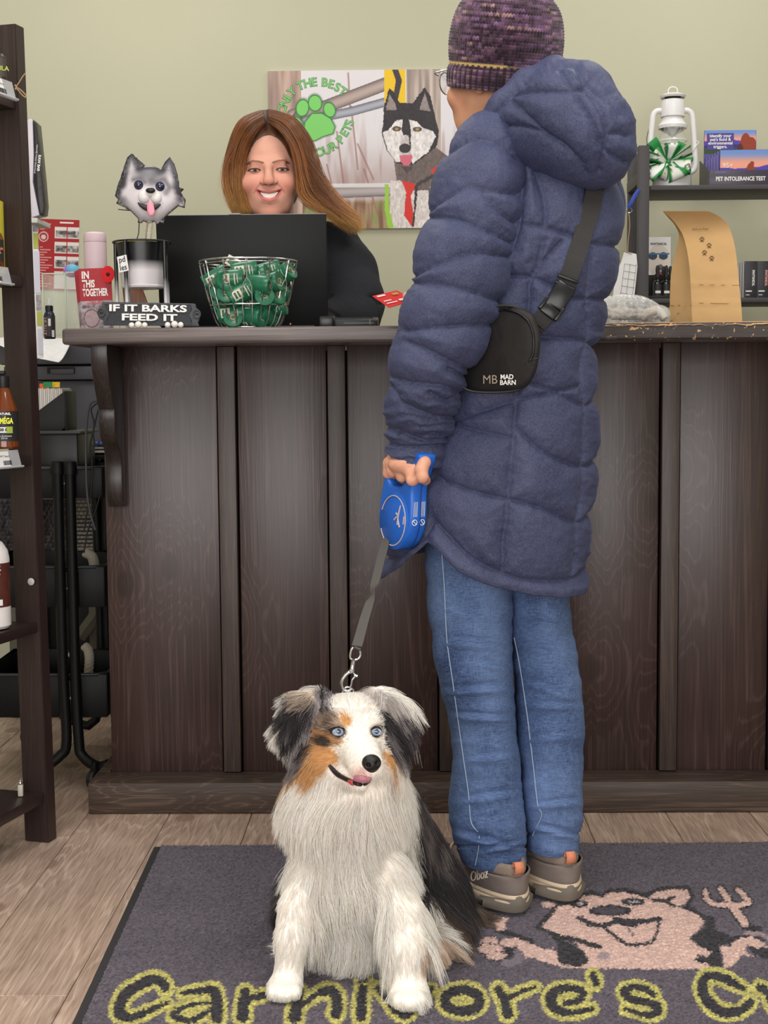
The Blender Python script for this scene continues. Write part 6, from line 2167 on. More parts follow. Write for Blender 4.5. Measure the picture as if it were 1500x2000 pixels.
def husky_pot():
 Y = 3.12
 s = Y / FPX
 HP = thing('husky_planter', 'painted metal husky bobble-head planter with black and white bucket', 'planter', at(278, 636, Y))
 HP.location.z = ZT
 M_grad = None
 def grad_mat(name, z0, z1, lo, hi):
  m = bpy.data.materials.new(name)
  m.use_nodes = True
  nt = m.node_tree
  b = nt.nodes['Principled BSDF']
  tc = nt.nodes.new('ShaderNodeTexCoord')
  sp = nt.nodes.new('ShaderNodeSeparateXYZ')
  nt.links.new(tc.outputs['Object'], sp.inputs[0])
  mr = nt.nodes.new('ShaderNodeMapRange')
  mr.inputs[1].default_value, mr.inputs[2].default_value = z0, z1
  nt.links.new(sp.outputs['Z'], mr.inputs[0])
  cr = nt.nodes.new('ShaderNodeValToRGB')
  cr.color_ramp.elements[0].color = rgba(lo)
  cr.color_ramp.elements[1].color = rgba(hi)
  nt.links.new(mr.outputs[0], cr.inputs[0])
  nt.links.new(cr.outputs[0], b.inputs['Base Color'])
  b.inputs['Roughness'].default_value = 0.3
  return m
 zr, zb_ = at(278, 474, Y)[2], at(278, 565, Y)[2]
 c = at(278, 520, Y)
 Mb = grad_mat('bucket_enamel', zb_ + .038, zb_ + .060, (206, 200, 202), (18, 18, 20))
 rt, rb = 50 * s, 40 * s
 bk = lathe('bucket', [(rb - .004, zb_ + .001), (rb, zb_ + .002), (rb + .0015, zb_ + .006), (rb, zb_ + .008), (rt, zr - .002), (rt - .002, zr - .002), (rb - .004, zb_ + .01)], Mb, HP, T(c[0], c[1], 0), seg=48)
 ring = [(c[0] + 55 * s * cos(a), c[1] + 55 * s * sin(a), zr) for a in np.linspace(0, 2 * pi, 48, endpoint=False)]
 tube('ring', ring, .0022, M_black, HP, seg=8, closed=True)
 Ml = grad_mat('leg_enamel', at(278, 590, Y)[2], at(278, 545, Y)[2], (200, 196, 198), (16, 16, 18))
 for px, dy in ((227, -.01), (254, -.056), (326, -.035), (318, .045), (240, .045)):
  t0 = at(px, 475, Y)
  x_ = t0[0]
  dy2 = dy
  tube('leg', [(x_, c[1] + dy2, zr), (x_, c[1] + dy2, zr - .03), (x_ + .002, c[1] + dy2 * .98, ZT + .002)], .0042, Ml, HP, seg=10)
 # treats in the bucket
 for k in range(5):
  ball('treat', (c[0] - .035 + k * .011, c[1] - .02 + .01 * (k % 2), zr - .002), .008, mat('treat_biscuit', (214, 178, 90), 0.8), HP, seg=12)
 # paper note
 p = at(240, 515, Y - .060)
 note = T(p[0], p[1], p[2], 0, -9, -22)
 box('note', (0, 0, 0), (.024, .0008, .034), M_paper, HP, bevel=0, base=note)
 text('note_writing', 'pd\nles', .017, note @ Matrix.Translation((0, -.0009, 0)), M_dk, HP, offset=.0002)
 # spring neck
 zc0, zc1 = at(293, 474, Y)[2], at(296, 430, Y)[2]
 n = 15 * 14
 th_ = np.linspace(0, 2 * pi * 15, n)
 x0, x1 = at(292, 474, Y)[0], at(297, 430, Y)[0]
 P = np.stack([np.linspace(x0, x1, n) + .0065 * np.cos(th_), c[1] - .02 + .0065 * np.sin(th_), np.linspace(zc0, zc1, n)], 1)
 tube('spring', P, .0010, mat('cream_steel', (200, 192, 176), 0.35, metal=.3), HP, seg=6)
 # head plate
 Yh = Y - .022
 ZH = lambda x, y: at(150 + x / 2.7273, 280 + y / 2.7273, Yh)
 O = [(242, 220), (250, 130), (270, 75), (292, 55), (315, 80), (342, 130), (372, 125), (405, 125), (448, 142), (470, 100), (496, 73), (520, 110), (538, 170), (545, 235), (572, 245), (553, 262), (580, 300), (555, 305), (575, 345), (540, 335), (500, 370), (470, 395), (455, 405), (463, 432), (444, 420), (430, 434), (412, 415), (385, 424), (358, 413), (345, 426), (325, 422), (330, 400), (290, 360), (250, 318), (210, 320), (222, 300), (203, 280), (216, 262), (215, 235)]
 Pw = np.array([ZH(x, y) for x, y in O])
 cx, cz = Pw[:, 0].mean(), Pw[:, 2].mean()
 # filled outline mesh, domed forward
 bm = bmesh.new()
 vs = [bm.verts.new((p[0], Yh, p[2])) for p in Pw]
 f = bm.faces.new(vs)
 bmesh.ops.triangulate(bm, faces=[f])
 for _ in range(5):
  bmesh.ops.subdivide_edges(bm, edges=[e for e in bm.edges if e.calc_length() > .006], cuts=1)
  bmesh.ops.triangulate(bm, faces=bm.faces[:])
 V = np.array([v.co[:] for v in bm.verts])
 F_ = [[v.index for v in q.verts] for q in bm.faces]
 bm.free()
 E = topx(V)
 e = np.c_[(E[:, 0] - 150) * 2.7273, (E[:, 1] - 280) * 2.7273]
 q = ell(e, 392, 270, 165, 150)
 dome = .020 * np.clip(1 - q ** 2, 0, 1) ** .7
 V[:, 1] -= dome
 col = np.repeat(np.array([[212, 204, 206.0]]), len(V), 0)
 dk = (66, 62, 68)
 outd = poly_dist(e, O, True)
 col = mixc(col, (1 - sstep(4, 46, outd)) * (sstep(340, 250, e[:, 1]) + .35), dk)
 col = mixc(col, np.exp(-(ell(e, 395, 165, 80, 40)) ** 2) * .95, dk)
 col = mixc(col, np.exp(-(ell(e, 405, 195, 22, 45)) ** 2) * .7, dk)
 col = mixc(col, np.exp(-(poly_dist(e, [(310, 200), (350, 195), (370, 215)]) / 14) ** 2) * .6, dk)
 col = mixc(col, np.exp(-(poly_dist(e, [(430, 215), (470, 200), (500, 240), (480, 270)]) / 16) ** 2) * .6, dk)
 col = mixc(col, (1 - sstep(0, 6, outd)), (36, 34, 38))
 hd = mesh_obj('head', V, F_, mat('enamel', rough=0.3, vcol=True), HP, smooth=True, cols=lin(np.clip(col, 0, 255)))
 hd.modifiers.new('thickness', 'SOLIDIFY').thickness = .002
 for x_, y_ in ((339, 229), (452, 237)):
  ball('eye', ZH(x_, y_) + [0, -.018, 0], .0088, mat('marble_eye', (30, 34, 66), 0.05, coat=1.0, var=.6, vscale=160), hd, seg=24)
  p = ZH(x_, y_) + [0, -.0185, 0]
  tube('eye_rim', [p + [.0092 * cos(a), -.002, .0092 * sin(a)] for a in np.linspace(0, 2 * pi, 24, endpoint=False)], .0009, M_dk, hd, seg=6, closed=True)
 mw = mat('muzzle_white', (226, 220, 218), 0.3)
 for x_, y_, r_ in ((368, 290, .0135), (432, 296, .0120)):
  ball('muzzle', ZH(x_, y_) + [0, -.020, 0], r_, mw, hd, sc=(1, .8, 1.1), seg=24)
 ball('muzzle', ZH(400, 272) + [0, -.021, .002], .0125, mw, hd, sc=(1, .9, .9), seg=24)
 ball('nose', ZH(407, 262) + [0, -.032, 0], .0082, M_black, hd, sc=(1.25, .7, .75), seg=20)
 mp = np.array([ZH(x_, y_) + [0, -.0215, 0] for x_, y_ in ((335, 322), (350, 335), (380, 350), (410, 352), (440, 340), (456, 330))])
 tube('mouth', mp, [.001, .004, .0065, .0065, .004, .001], mat('mouth_dark', (52, 46, 50), 0.5), hd, seg=10, smoothn=4)
 tp = np.array([ZH(x_, y_) + [0, -.030, 0] for x_, y_ in ((404, 325), (406, 350), (409, 375), (408, 392))])
 tube('tongue', tp, [.0062, .0075, .0078, .0045], mat('tongue_enamel', (236, 150, 168), 0.35), hd, seg=14, smoothn=5, flat=(1, .35, (0, 1, 0)))
 # loose wires behind
 tube('wire', [at(231, 409, Y + .02), at(262, 412, Y + .01), at(290, 418, Y - .005)], .0011, M_dk, HP, seg=6)
 tube('wire', [at(272, 432, Y), at(271, 455, Y), at(266, 472, Y)], .0011, M_dk, HP, seg=6)
husky_pot()
def bark_sign():
 Y = 3.035
 s = Y / FPX
 p = at(291, 613, Y)
 SG = thing('bark_sign', 'cast iron sign reading IF IT BARKS FEED IT on the counter edge', 'sign', (p[0], Y, ZT))
 base = T(p[0], Y, p[2], 0, 1.3, 0)
 M_iron = mat('cast_iron', (74, 74, 78), 0.55, metal=.4, bump=.5, bscale=180, var=.15, vscale=40)
 k = s
 xy = lambda L: [((x - 390) / 2.7273 * k, -(y - 908) / 2.7273 * k) for x, y in L]
 O = xy([(140, 848), (620, 850), (636, 852), (640, 872), (655, 885), (664, 910), (655, 938), (650, 950), (656, 968), (150, 972), (146, 948), (125, 935), (112, 908), (122, 882), (138, 872)])
 prism('plate', O, .008, M_iron, SG, bevel=.001, M=base)
 I = xy([(155, 858), (612, 858), (616, 880), (600, 908), (616, 940), (620, 958), (160, 962), (168, 940), (182, 908), (166, 880)])
 prism('field', I, .002, mat('cast_iron_dark', (58, 58, 62), 0.6, metal=.4, bump=.6, bscale=250), SG, M=base @ Matrix.Translation((0, -.0008, 0)))
 tube('border', [np.array(base @ Vector((x, -.001, z))) for x, z in I], .0009, M_iron, SG, seg=6, closed=True)
 for x_ in (138, 645):
  q = xy([(x_, 906)])[0]
  tube('screw_ring', [np.array(base @ Vector((q[0] + .0072 * cos(a), -.001, q[1] + .0085 * sin(a)))) for a in np.linspace(0, 2 * pi, 20, endpoint=False)], .0016, M_iron, SG, seg=8, closed=True)
  ball('screw_hole', np.array(base @ Vector((q[0], .0005, q[1]))), .0036, M_blackm, SG, sc=(1, .4, .7), seg=12)
 Mt = mat('white_letter', (236, 234, 230), 0.5)
 text('lettering', 'IF IT BARKS', .0195, base @ Matrix.Translation((-.002, -.0022, .0108)), Mt, SG, width=.1650, offset=.0006, extrude=.0022)
 text('lettering', 'FEED IT', .0195, base @ Matrix.Translation((.001, -.0022, -.0082)), Mt, SG, width=.1180, offset=.0006, extrude=.0022)
 for x_ in (291, 327, 361, 483, 520, 553):
  r_ = .0062 if x_ not in (327, 520) else .0074
  q = at(150 + x_ / 2.7273, 633, Y - .014)
  ball('toe_ball', (q[0], Y - .012, ZT + r_ + .0006), r_, mat('white_ball', (234, 228, 218), 0.5), SG, seg=16)
bark_sign()
def leaflets():
 Y = 3.18
 p = at(188, 585, Y)
 zt_ = at(188, 525, Y)[2]
 h = zt_ - ZT - .002
 w = 62 * Y / FPX
 M_red = mat('leaflet_red', (168, 42, 50), 0.45)
 def fn(u, v):
  X = np.c_[u * 60, v * 115]
  n = fbm(X, .16, 4, 3)
  c = np.repeat(np.array([[172, 44, 52.0]]), len(u), 0)
  low = v < .47
  g = 60 + 170 * n
  ph = np.stack([g, g * .93, g * .95], 1)
  c = np.where(low[:, None], ph, c)
  c = mixc(c, ((np.abs(v - .43) < .02) & (u > .2) & (u < .75)) * .8, (196, 90, 96))
  k = ell(X, 20, 22, 17, 19)
  c = mixc(c, (k < 1) * .8, (178, 150, 152))
  c = mixc(c, (k > .8) & (k < .9), (90, 70, 74))
  return c
 for i in range(4):
  dx, dy = -.005 * i, .012 * i
  lf = thing('leaflet', ['front red leaflet reading IN THIS TOGETHER in the counter rack', 'second red leaflet of the counter rack', 'third red leaflet of the counter rack', 'hindmost red leaflet of the counter rack'][i], 'leaflet', (p[0] + dx, Y + dy, ZT), 'red leaflets on the counter')
  hh = h * (1 - .0 * i)
  base = T(p[0] + dx, Y + dy, ZT + .004 + hh / 2, -4 - i, -2 - 1.2 * i, 4)
  box('sheet', (0, .0012, 0), (w, .0016, hh), M_red if i else M_red, lf, bevel=0, base=base)
  if i == 0:
   panel('print', w - .0004, hh - .0004, 62, 116, fn, base @ Matrix.Translation((0, .0002, 0)), M_print, lf)
   M_t = mat('white_ink', (240, 236, 232), 0.6)
   for j, (t_, ww) in enumerate((('IN', .016), ('THIS', .028), ('TOGETHER', .056))):
    text('lettering', t_, .0225, base @ Matrix.Translation((-w / 2 + .006 + ww / 2, -.0006, hh / 2 - .0155 - j * .0195)), M_t, lf, width=ww, offset=.0008)
  else:
   panel('print', w - .0004, hh - .0004, 20, 40, fn, base @ Matrix.Translation((0, .0002, 0)), M_print, lf)
 # poppy pin
 q = at(211, 536, Y - .012)
 PP = thing('poppy_pin', 'red felt poppy pin on the front leaflet', 'pin', q)
 lathe('petals', [(0.0001, .0), (.012, -.0015), (.0165, .001), (.017, .003), (.012, .004), (.0001, .004)], mat('red_felt', (206, 22, 30), 0.8), PP, T(q[0], q[1], q[2], 82, 0, 8) @ Matrix.Diagonal((.85, 1.1, 1, 1)), seg=24)
 ball('centre', q + [0.0005, -.0046, 0], .0042, M_blackm, PP, sc=(1, .6, 1), seg=14)
 # clear leaflet stand beside it
 AC = thing('acrylic_holder', 'clear acrylic leaflet holder standing behind the counter end', 'holder', at(120, 660, 3.36))
 M_ac = mat('acrylic', (225, 236, 226), 0.06, trans=.0, alpha=.10, spec=.6)
 M_ace = mat('acrylic_edge', (206, 216, 196), 0.2, alpha=.75)
 a, b = at(80, 655, 3.36), at(158, 532, 3.36)
 AC.location = (float((a[0] + b[0]) / 2), 3.40, float(a[2]))
 z0, z1 = a[2], b[2]
 xm = at(129, 600, 3.36)[0]
 for nm, cx, cy, sx, sy in (('front_pane', (xm + b[0]) / 2, 3.36, b[0] - xm, .003), ('front_pane', (a[0] + xm) / 2, 3.39, xm - a[0], .003), ('back_pane', (a[0] + b[0]) / 2, 3.45, b[0] - a[0], .003), ('side_pane', b[0], 3.405, .003, .09), ('side_pane', a[0], 3.42, .003, .06), ('divider', xm, 3.405, .003, .09)):
  box(nm, (cx, cy, (z0 + z1) / 2), (sx, sy, z1 - z0), M_ac, AC, bevel=.0005)
 for x_, y_ in ((xm, 3.358), (b[0], 3.358), (a[0], 3.388)):
  box('edge', (x_, y_, (z0 + z1) / 2), (.0034, .0034, z1 - z0), M_ace, AC, bevel=.0005)
 for x0_, x1_, y_ in ((xm, b[0], 3.358), (a[0], xm, 3.388)):
  box('edge', ((x0_ + x1_) / 2, y_, z1), (x1_ - x0_, .0034, .0034), M_ace, AC, bevel=.0005)
 box('foot', ((a[0] + b[0]) / 2, 3.41, z0 + .0015), (b[0] - a[0], .11, .003), M_ac, AC, bevel=.0005)
 # soft coloured ball inside
 q = at(140, 529, 3.40)
 bl = ball('putty_ball', q, .0165, mat('putty', rough=.4, vcol=True), None, sc=(1.2, .8, .95))
 V = np.array([v.co[:] for v in bl.data.vertices])
 nn = fbm(V, 60, 3, 2)
 setcol(bl.data, lin(mixc(mixc(np.repeat(np.array([[96, 170, 200.0]]), len(V), 0), sstep(.42, .55, nn), (150, 110, 200)), sstep(.55, .66, nn), (206, 130, 190))))
 tag(bl, 'small blue and purple marbled ball on the acrylic holder', 'ball')
leaflets()
def thermos():
 Y = 3.44
 s = Y / FPX
 p = at(187, 530, Y)
 zt_ = at(187, 454, Y)[2]
 TH_ = thing('drinking_bottle', 'pale pink insulated bottle behind the red leaflets', 'bottle', (p[0], Y, ZT))
 M_p = mat('pink_powdercoat', (216, 190, 196), 0.45)
 r = 22 * s
 lathe('flask', [(r * .94, ZT + .001), (r, ZT + .006), (r, zt_ - .026), (r * .985, zt_ - .024)], M_p, TH_, T(p[0], Y, 0))
 lathe('lid', [(r * .99, zt_ - .0235), (r, zt_ - .022), (r, zt_ - .012), (r * .92, zt_ - .004), (r * .7, zt_), (.0001, zt_ + .0005)], M_p, TH_, T(p[0], Y, 0))
thermos()
def wood_stand():
 Y = 3.24
 q = [at(x_, y_, Y) for x_, y_ in ((234, 520), (262, 520), (300, 628), (246, 628))]
 b = prism('wooden_easel', [(p[0], p[2]) for p in q], .012, wood('easel_wood', (104, 62, 30), (132, 82, 42), (160, 106, 60), rough=.4), None, bevel=.001, M=T(0, Y, 0))
 tag(b, 'brown wooden easel back leaning behind the husky planter', 'easel')
wood_stand()
def nozzle_bottle():
 Y = 3.33
 s = Y / FPX
 c = at(97, 640, Y)
 z = lambda y: at(97, y, Y)[2]
 NB = thing('nozzle_bottle', 'dark blue squeeze bottle with clear pointed nozzle beside the papers', 'bottle', (c[0], Y, z(662)))
 M_ = T(c[0], Y, 0)
 r = 11 * s
 lathe('bottle', [(r * .9, z(662)), (r, z(660)), (r, z(618)), (r * .85, z(612)), (r * .6, z(608)), (r * .6, z(606))], mat('navy_bottle', (30, 34, 62), 0.25), NB, M_)
 lathe('cap', [(r * .68, z(608)), (r * .70, z(598)), (r * .6, z(597)), (r * .5, z(596.5))], M_black, NB, M_)
 lathe('nozzle', [(r * .42, z(597)), (r * .32, z(592)), (r * .16, z(584)), (.0003, z(582))], mat('clear_plastic', (220, 224, 224), 0.2, alpha=.6), NB, M_)
 # wrap label with side print
 a = np.linspace(-1.9, 1.2, 24) - pi / 2 + .35
 V = np.concatenate([np.stack([c[0] + r * 1.03 * np.cos(a), Y + r * 1.03 * np.sin(a), np.full(24, zz)], 1) for zz in (z(657), z(617))])
 mesh_obj('label', V, grid_faces(2, 24, False), mat('dark_label', (58, 50, 52), 0.5), NB, smooth=True)
 text('lettering', 'ATTICJET', .0125, T(c[0] - r * .45, Y - r * 1.0, z(637)) @ Matrix.Rotation(radians(-90), 4, 'Y') @ Matrix.Rotation(radians(0), 4, 'X'), mat('beige_ink', (176, 150, 140), 0.6), NB, width=.042, offset=.0002)
 box('label_patch', (c[0] + r * .25, Y - r * 1.06, z(630)), (.006, .0008, .017), M_paper, NB, bevel=0)
 box('label_patch', (c[0] + r * .78, Y - r * .80, z(652)), (.006, .0008, .016), M_paper, NB, bevel=0, rot=(0, 0, 40))
nozzle_bottle()
def card_reader():
 Y = 3.08
 a, b = at(627, 638, Y), at(738, 612, Y)
 c = (a + b) / 2
 CR = thing('card_reader', 'flat black payment terminal lying at the counter edge', 'card reader', (c[0], Y + .03, ZT))
 w = b[0] - a[0]
 box('body', (c[0] + .012, Y + .055, ZT + .0125), (w * .80, .11, .020), M_black, CR, bevel=.004, rot=(6, 0, 0))
 box('dock', (c[0] - w * .40, Y + .03, ZT + .014), (w * .26, .09, .026), mat('black_gloss', (18, 18, 20), 0.3), CR, bevel=.004, rot=(4, 0, 0))
 box('card_slot', (c[0] + .020, Y - .0012, ZT + .010), (w * .52, .002, .0022), mat('slot_grey', (70, 70, 72), 0.4), CR, bevel=0)
 box('screen', (c[0] + .012, Y + .075, ZT + .0258), (w * .6, .05, .0012), mat('screen_glass', (12, 14, 18), 0.15), CR, bevel=0, rot=(6, 0, 0))
 box('front_trim', (c[0] + w * .36, Y - .0008, ZT + .0125), (.003, .002, .012), mat('slot_grey', (70, 70, 72), 0.4), CR, bevel=0)
card_reader()
def pay_card():
 # red card held out by the customer
 A, B, C_, D = at(727, 578, 2.955), at(775, 567, 2.975), at(812, 586, 2.955), at(760, 601, 2.925)
 V = np.array([A, B, C_, D])
 n = unit(np.cross(V[1] - V[0], V[3] - V[0]))
 V2 = V + n * .0008
 PC = mesh_obj('payment_card', np.concatenate([V, V2]), [(3, 2, 1, 0), (4, 5, 6, 7), (0, 1, 5, 4), (1, 2, 6, 5), (2, 3, 7, 6), (3, 0, 4, 7)], mat('card_red', (206, 44, 44), 0.35))
 tag(PC, "red bank card held out in the customer's hand", 'card')
 up = n if n[1] < 0 else -n
 M_w = mat('card_white', (240, 226, 220), 0.4)
 P = lambda u, v: A + (B - A) * u + (D - A) * v + up * .0013
 def quad(u0, u1, v0, v1, nm, m_):
  mesh_obj(nm, [P(u0, v0), P(u1, v0), P(u1, v1), P(u0, v1)], [(0, 1, 2, 3)], m_, PC)
 quad(.10, .42, .10, .20, 'printed_word', M_w)
 quad(.62, .92, .62, .74, 'printed_word', M_w)
 quad(.10, .40, .52, .58, 'printed_word', M_w)
 quad(.10, .52, .70, .76, 'printed_word', M_w)
 quad(.66, .90, .14, .30, 'chip', mat('chip_gold', (222, 176, 90), 0.3, metal=.6))
pay_card()
def paper_bag():
 Y = 3.22
 PB = thing('paper_bag', 'brown paper bag with printed paw marks on the worn counter end', 'bag', at(1378, 632, Y))
 PB.location.z = ZT
 M_k = mat('kraft_paper', (204, 164, 112), 0.85, bump=.25, bscale=90, var=.05, vscale=14)
 zy = lambda y: at(1378, y, Y)[2]
 dep = .085
 # left/right front edge and side-gusset depth at each height (photo rows), the top curls to the left
 rows = [(632, 1352, 1450, 1308), (600, 1351, 1448, 1308), (560, 1349, 1444, 1309), (525, 1347, 1441, 1312), (490, 1342, 1437, 1320), (460, 1334, 1430, 1326), (440, 1322, 1422, 1318), (425, 1309, 1408, 1305), (416, 1298, 1392, 1297), (412, 1294, 1382, 1294)]
 n = 60
 R = crom(np.array(rows, float), n)
 F0, F1, B0, B1, S0 = [], [], [], [], []
 t = np.linspace(0, 1, n)
 thick = dep * (1 - sstep(.35, 1.0, t)) + .003
 lean = -.035 * sstep(.55, 1, t)
 V = []
 nu = 14
 for i in range(n):
  y, a, b, g = R[i]
  yo = Y + lean[i]
  A, B_ = at(a, y, yo), at(b, y, yo)
  G_ = at(g, y, yo + thick[i] * .55)
  A2, B2 = A + [0, thick[i], 0], B_ + [0, thick[i], 0]
  A2[0] -= .0
  lb = at(g, y, yo + thick[i])
  gus = A * .42 + lb * .58 + np.array([.020 * (1 - t[i]) * sstep(.05, .4, t[i]), 0, 0])
  ring = [A + (B_ - A) * q for q in np.linspace(0, 1, nu)]
  ring += [B_ + np.array([-.012 * sstep(.05, .5, t[i]) * (1 - t[i]), thick[i] * .5, 0]), B2]
  ring += [B2 + (lb - B2) * q for q in np.linspace(0, 1, 6)[1:]]
  ring += [lb + (gus - lb) * .5, gus, gus + (A - gus) * .5]
  V.append(ring)
 V = np.array(V)
 nr = V.shape[1]
 P = V.reshape(-1, 3)
 # creases
 E = topx(P)
 cr = (fbm(E, .03, 4, 3) - .5) * .0035
 for yy in (556, 592):
  cr -= .0016 * np.exp(-((E[:, 1] - yy - .02 * (E[:, 0] - 1400)) / 2.0) ** 2)
 P[:, 1] += cr
 P[:, 2] = np.maximum(P[:, 2], ZT + .0008)
 Q = grid_faces(n, nr)
 o = mesh_obj('bag', P, Q[:, ::-1].copy(), M_k, PB, smooth=True)
 soften(o, 32)
 # bottom folds on the gusset
 E0 = topx(P)
 M_fold = mat('kraft_fold', (186, 146, 96), 0.85)
 for a_, b_ in (((1309, 628), (1336, 598)), ((1336, 598), (1351, 628)), ((1309, 596), (1350, 596))):
  tube('fold_crease', [snap_on(P, E0, a_[0] + (b_[0] - a_[0]) * q, a_[1] + (b_[1] - a_[1]) * q, .0008, 5) for q in np.linspace(0, 1, 8)], .0007, M_fold, PB, seg=5)
 for yy in (556, 592):
  tube('fold_crease', [snap_on(P, E0, x_, yy + .02 * (x_ - 1400), .0006, 4) for x_ in np.linspace(1352, 1444, 14)], .0006, M_fold, PB, seg=5)
 # paw prints
 M_ink = mat('brown_ink', (92, 66, 40), 0.8)
 for px, py in ((1371, 468), (1385, 480), (1376, 494), (1390, 505)):
  c = snap_on(P, E0, px, py, .0012, 6)
  s = Y / FPX
  pts = [(0, 1.6, 2.3, 1.8), (-3.6, -1.2, 1.1, 1.6), (-1.4, -3.8, 1.1, 1.7), (1.4, -3.8, 1.1, 1.7), (3.6, -1.2, 1.1, 1.6), (-2.6, 3.6, 1.0, .9), (2.6, 3.6, 1.0, .9)]
  parts = []
  for dx, dy, rx, ry in pts:
   a = np.linspace(0, 2 * pi, 10, endpoint=False)
   parts.append((c + np.stack([(dx + rx * np.cos(a)) * s, 0 * a - .0004, -(dy + ry * np.sin(a)) * s], 1), [tuple(range(10))]))
  V_, F_ = join_vf(parts)
  mesh_obj('paw_print', V_, F_, M_ink, PB)
 c = snap_on(P, E0, 1368, 447, .0012, 6)
 text('stamped_line', 'thank you friend', .008, T(*c), mat('faint_ink', (150, 116, 74), 0.8), PB, width=.036)
paper_bag()
def treat_bag():
 Y = 3.17
 p = lambda x, y, Yq: at(x, y, Yq)
 TB = thing('clear_treat_bag', 'clear plastic bag of pale chews lying beside the paper bag', 'bag', at(1235, 634, Y))
 TB.location.z = ZT
 def f(P):
  d = s_cone(P, p(1178, 610, 3.20), p(1290, 616, 3.20), .030, .020)
  d = smin(d, s_ell(P, p(1225, 604, 3.20), (.060, .055, .030)), .02)
  return smax(d, -(P[:, 2] - ZT - .001), .004)
 V, Q = surface_nets(f, p(1140, 650, 3.10) * [1, 1, 0] + [0, 0, ZT - .004], p(1330, 560, 3.30), .0032)
 V = relax(V, Q, 2)
 N = normals(V, Q)
 w = np.abs(fbm(V, 55, 4, 3) - .5)
 V2 = V + N * (.006 * (.5 - np.exp(-(w / .05) ** 2)))[:, None]
 V2[:, 2] = np.maximum(V2[:, 2], ZT + .0006)
 mesh_obj('film', V2, Q, mat('clear_film', (244, 244, 242), 0.12, alpha=.34, spec=.8), TB, smooth=True)
 # pleated flap of film at the back
 Mc = mat('pale_chew', (196, 186, 172), 0.8, bump=.8, bscale=160, var=.2, vscale=60)
 r = np.random.default_rng(8)
 for k in range(16):
  x_ = 1180 + k * 7.2
  y_ = 612 + 6 * r.random()
  q = p(x_, y_, 3.17 + .06 * r.random())
  a = r.normal(0, 1, 3) * [1, .6, .3]
  a /= np.linalg.norm(a)
  L = .018
  q[2] = max(q[2], ZT + .016)
  tube('chew', [q - a * L, q + [0, 0, .003], q + a * L], [.009, .0115, .009], Mc, TB, seg=9, smoothn=3)
treat_bag()
sheet = box('loose_paper', (at(215, 638, 3.03)[0], 3.06, ZT + .0008), (.075, .06, .0010), M_paper, None, bevel=0)
tag(sheet, 'small white paper sheet under the bark sign', 'paper')
# ------------------------------------------------------------------ shelf unit against the back wall, right
M_grey = mat('dark_grey_laminate', (66, 62, 64), 0.55, bump=.1, bscale=300, var=.04, vscale=20)
YS = 4.52
def display_shelf():
 SH = thing('display_shelf', 'dark grey shelf unit against the back wall behind the paper bag', 'shelf unit', (1.35, YS + .15, 0))
 X = lambda px, py=400, Y=YS: at(px, py, Y)[0]
 Z = lambda py, Y=YS: at(1380, py, Y)[2]
 top = Z(284)
 xr = X(1500) + .62
 # front and rear uprights of the left side frame, with a cross rail
 for px, Y, t in ((1256, YS, top), (1236, YS + .30, Z(300, YS + .30))):
  box('post', (X(px, 400, Y), Y, t / 2), (.034, .030, t), M_grey, SH, bevel=.002)
 box('side_rail', ((X(1256) + X(1236, 400, YS + .30)) / 2, YS + .15, Z(340)), (.026, .30, .035), M_grey, SH, bevel=.002)
 box('side_rail', ((X(1256) + X(1236, 400, YS + .30)) / 2, YS + .15, Z(590)), (.026, .30, .035), M_grey, SH, bevel=.002)
 for Y in (YS, YS + .30):
  box('post', (xr, Y, top / 2), (.034, .030, top), M_grey, SH, bevel=.002)
 x0 = X(1263)
 for py in (361, 582, 800, 1010):
  z = Z(py)
  box('shelf_board', ((x0 + xr) / 2 - .004, YS + .125, z - .0075), (xr - x0 - .030, .25, .015), M_grey, SH, bevel=.002)
 return Z(361), Z(582), x0, xr
ZS1, ZS2, XS0, XS1 = display_shelf()
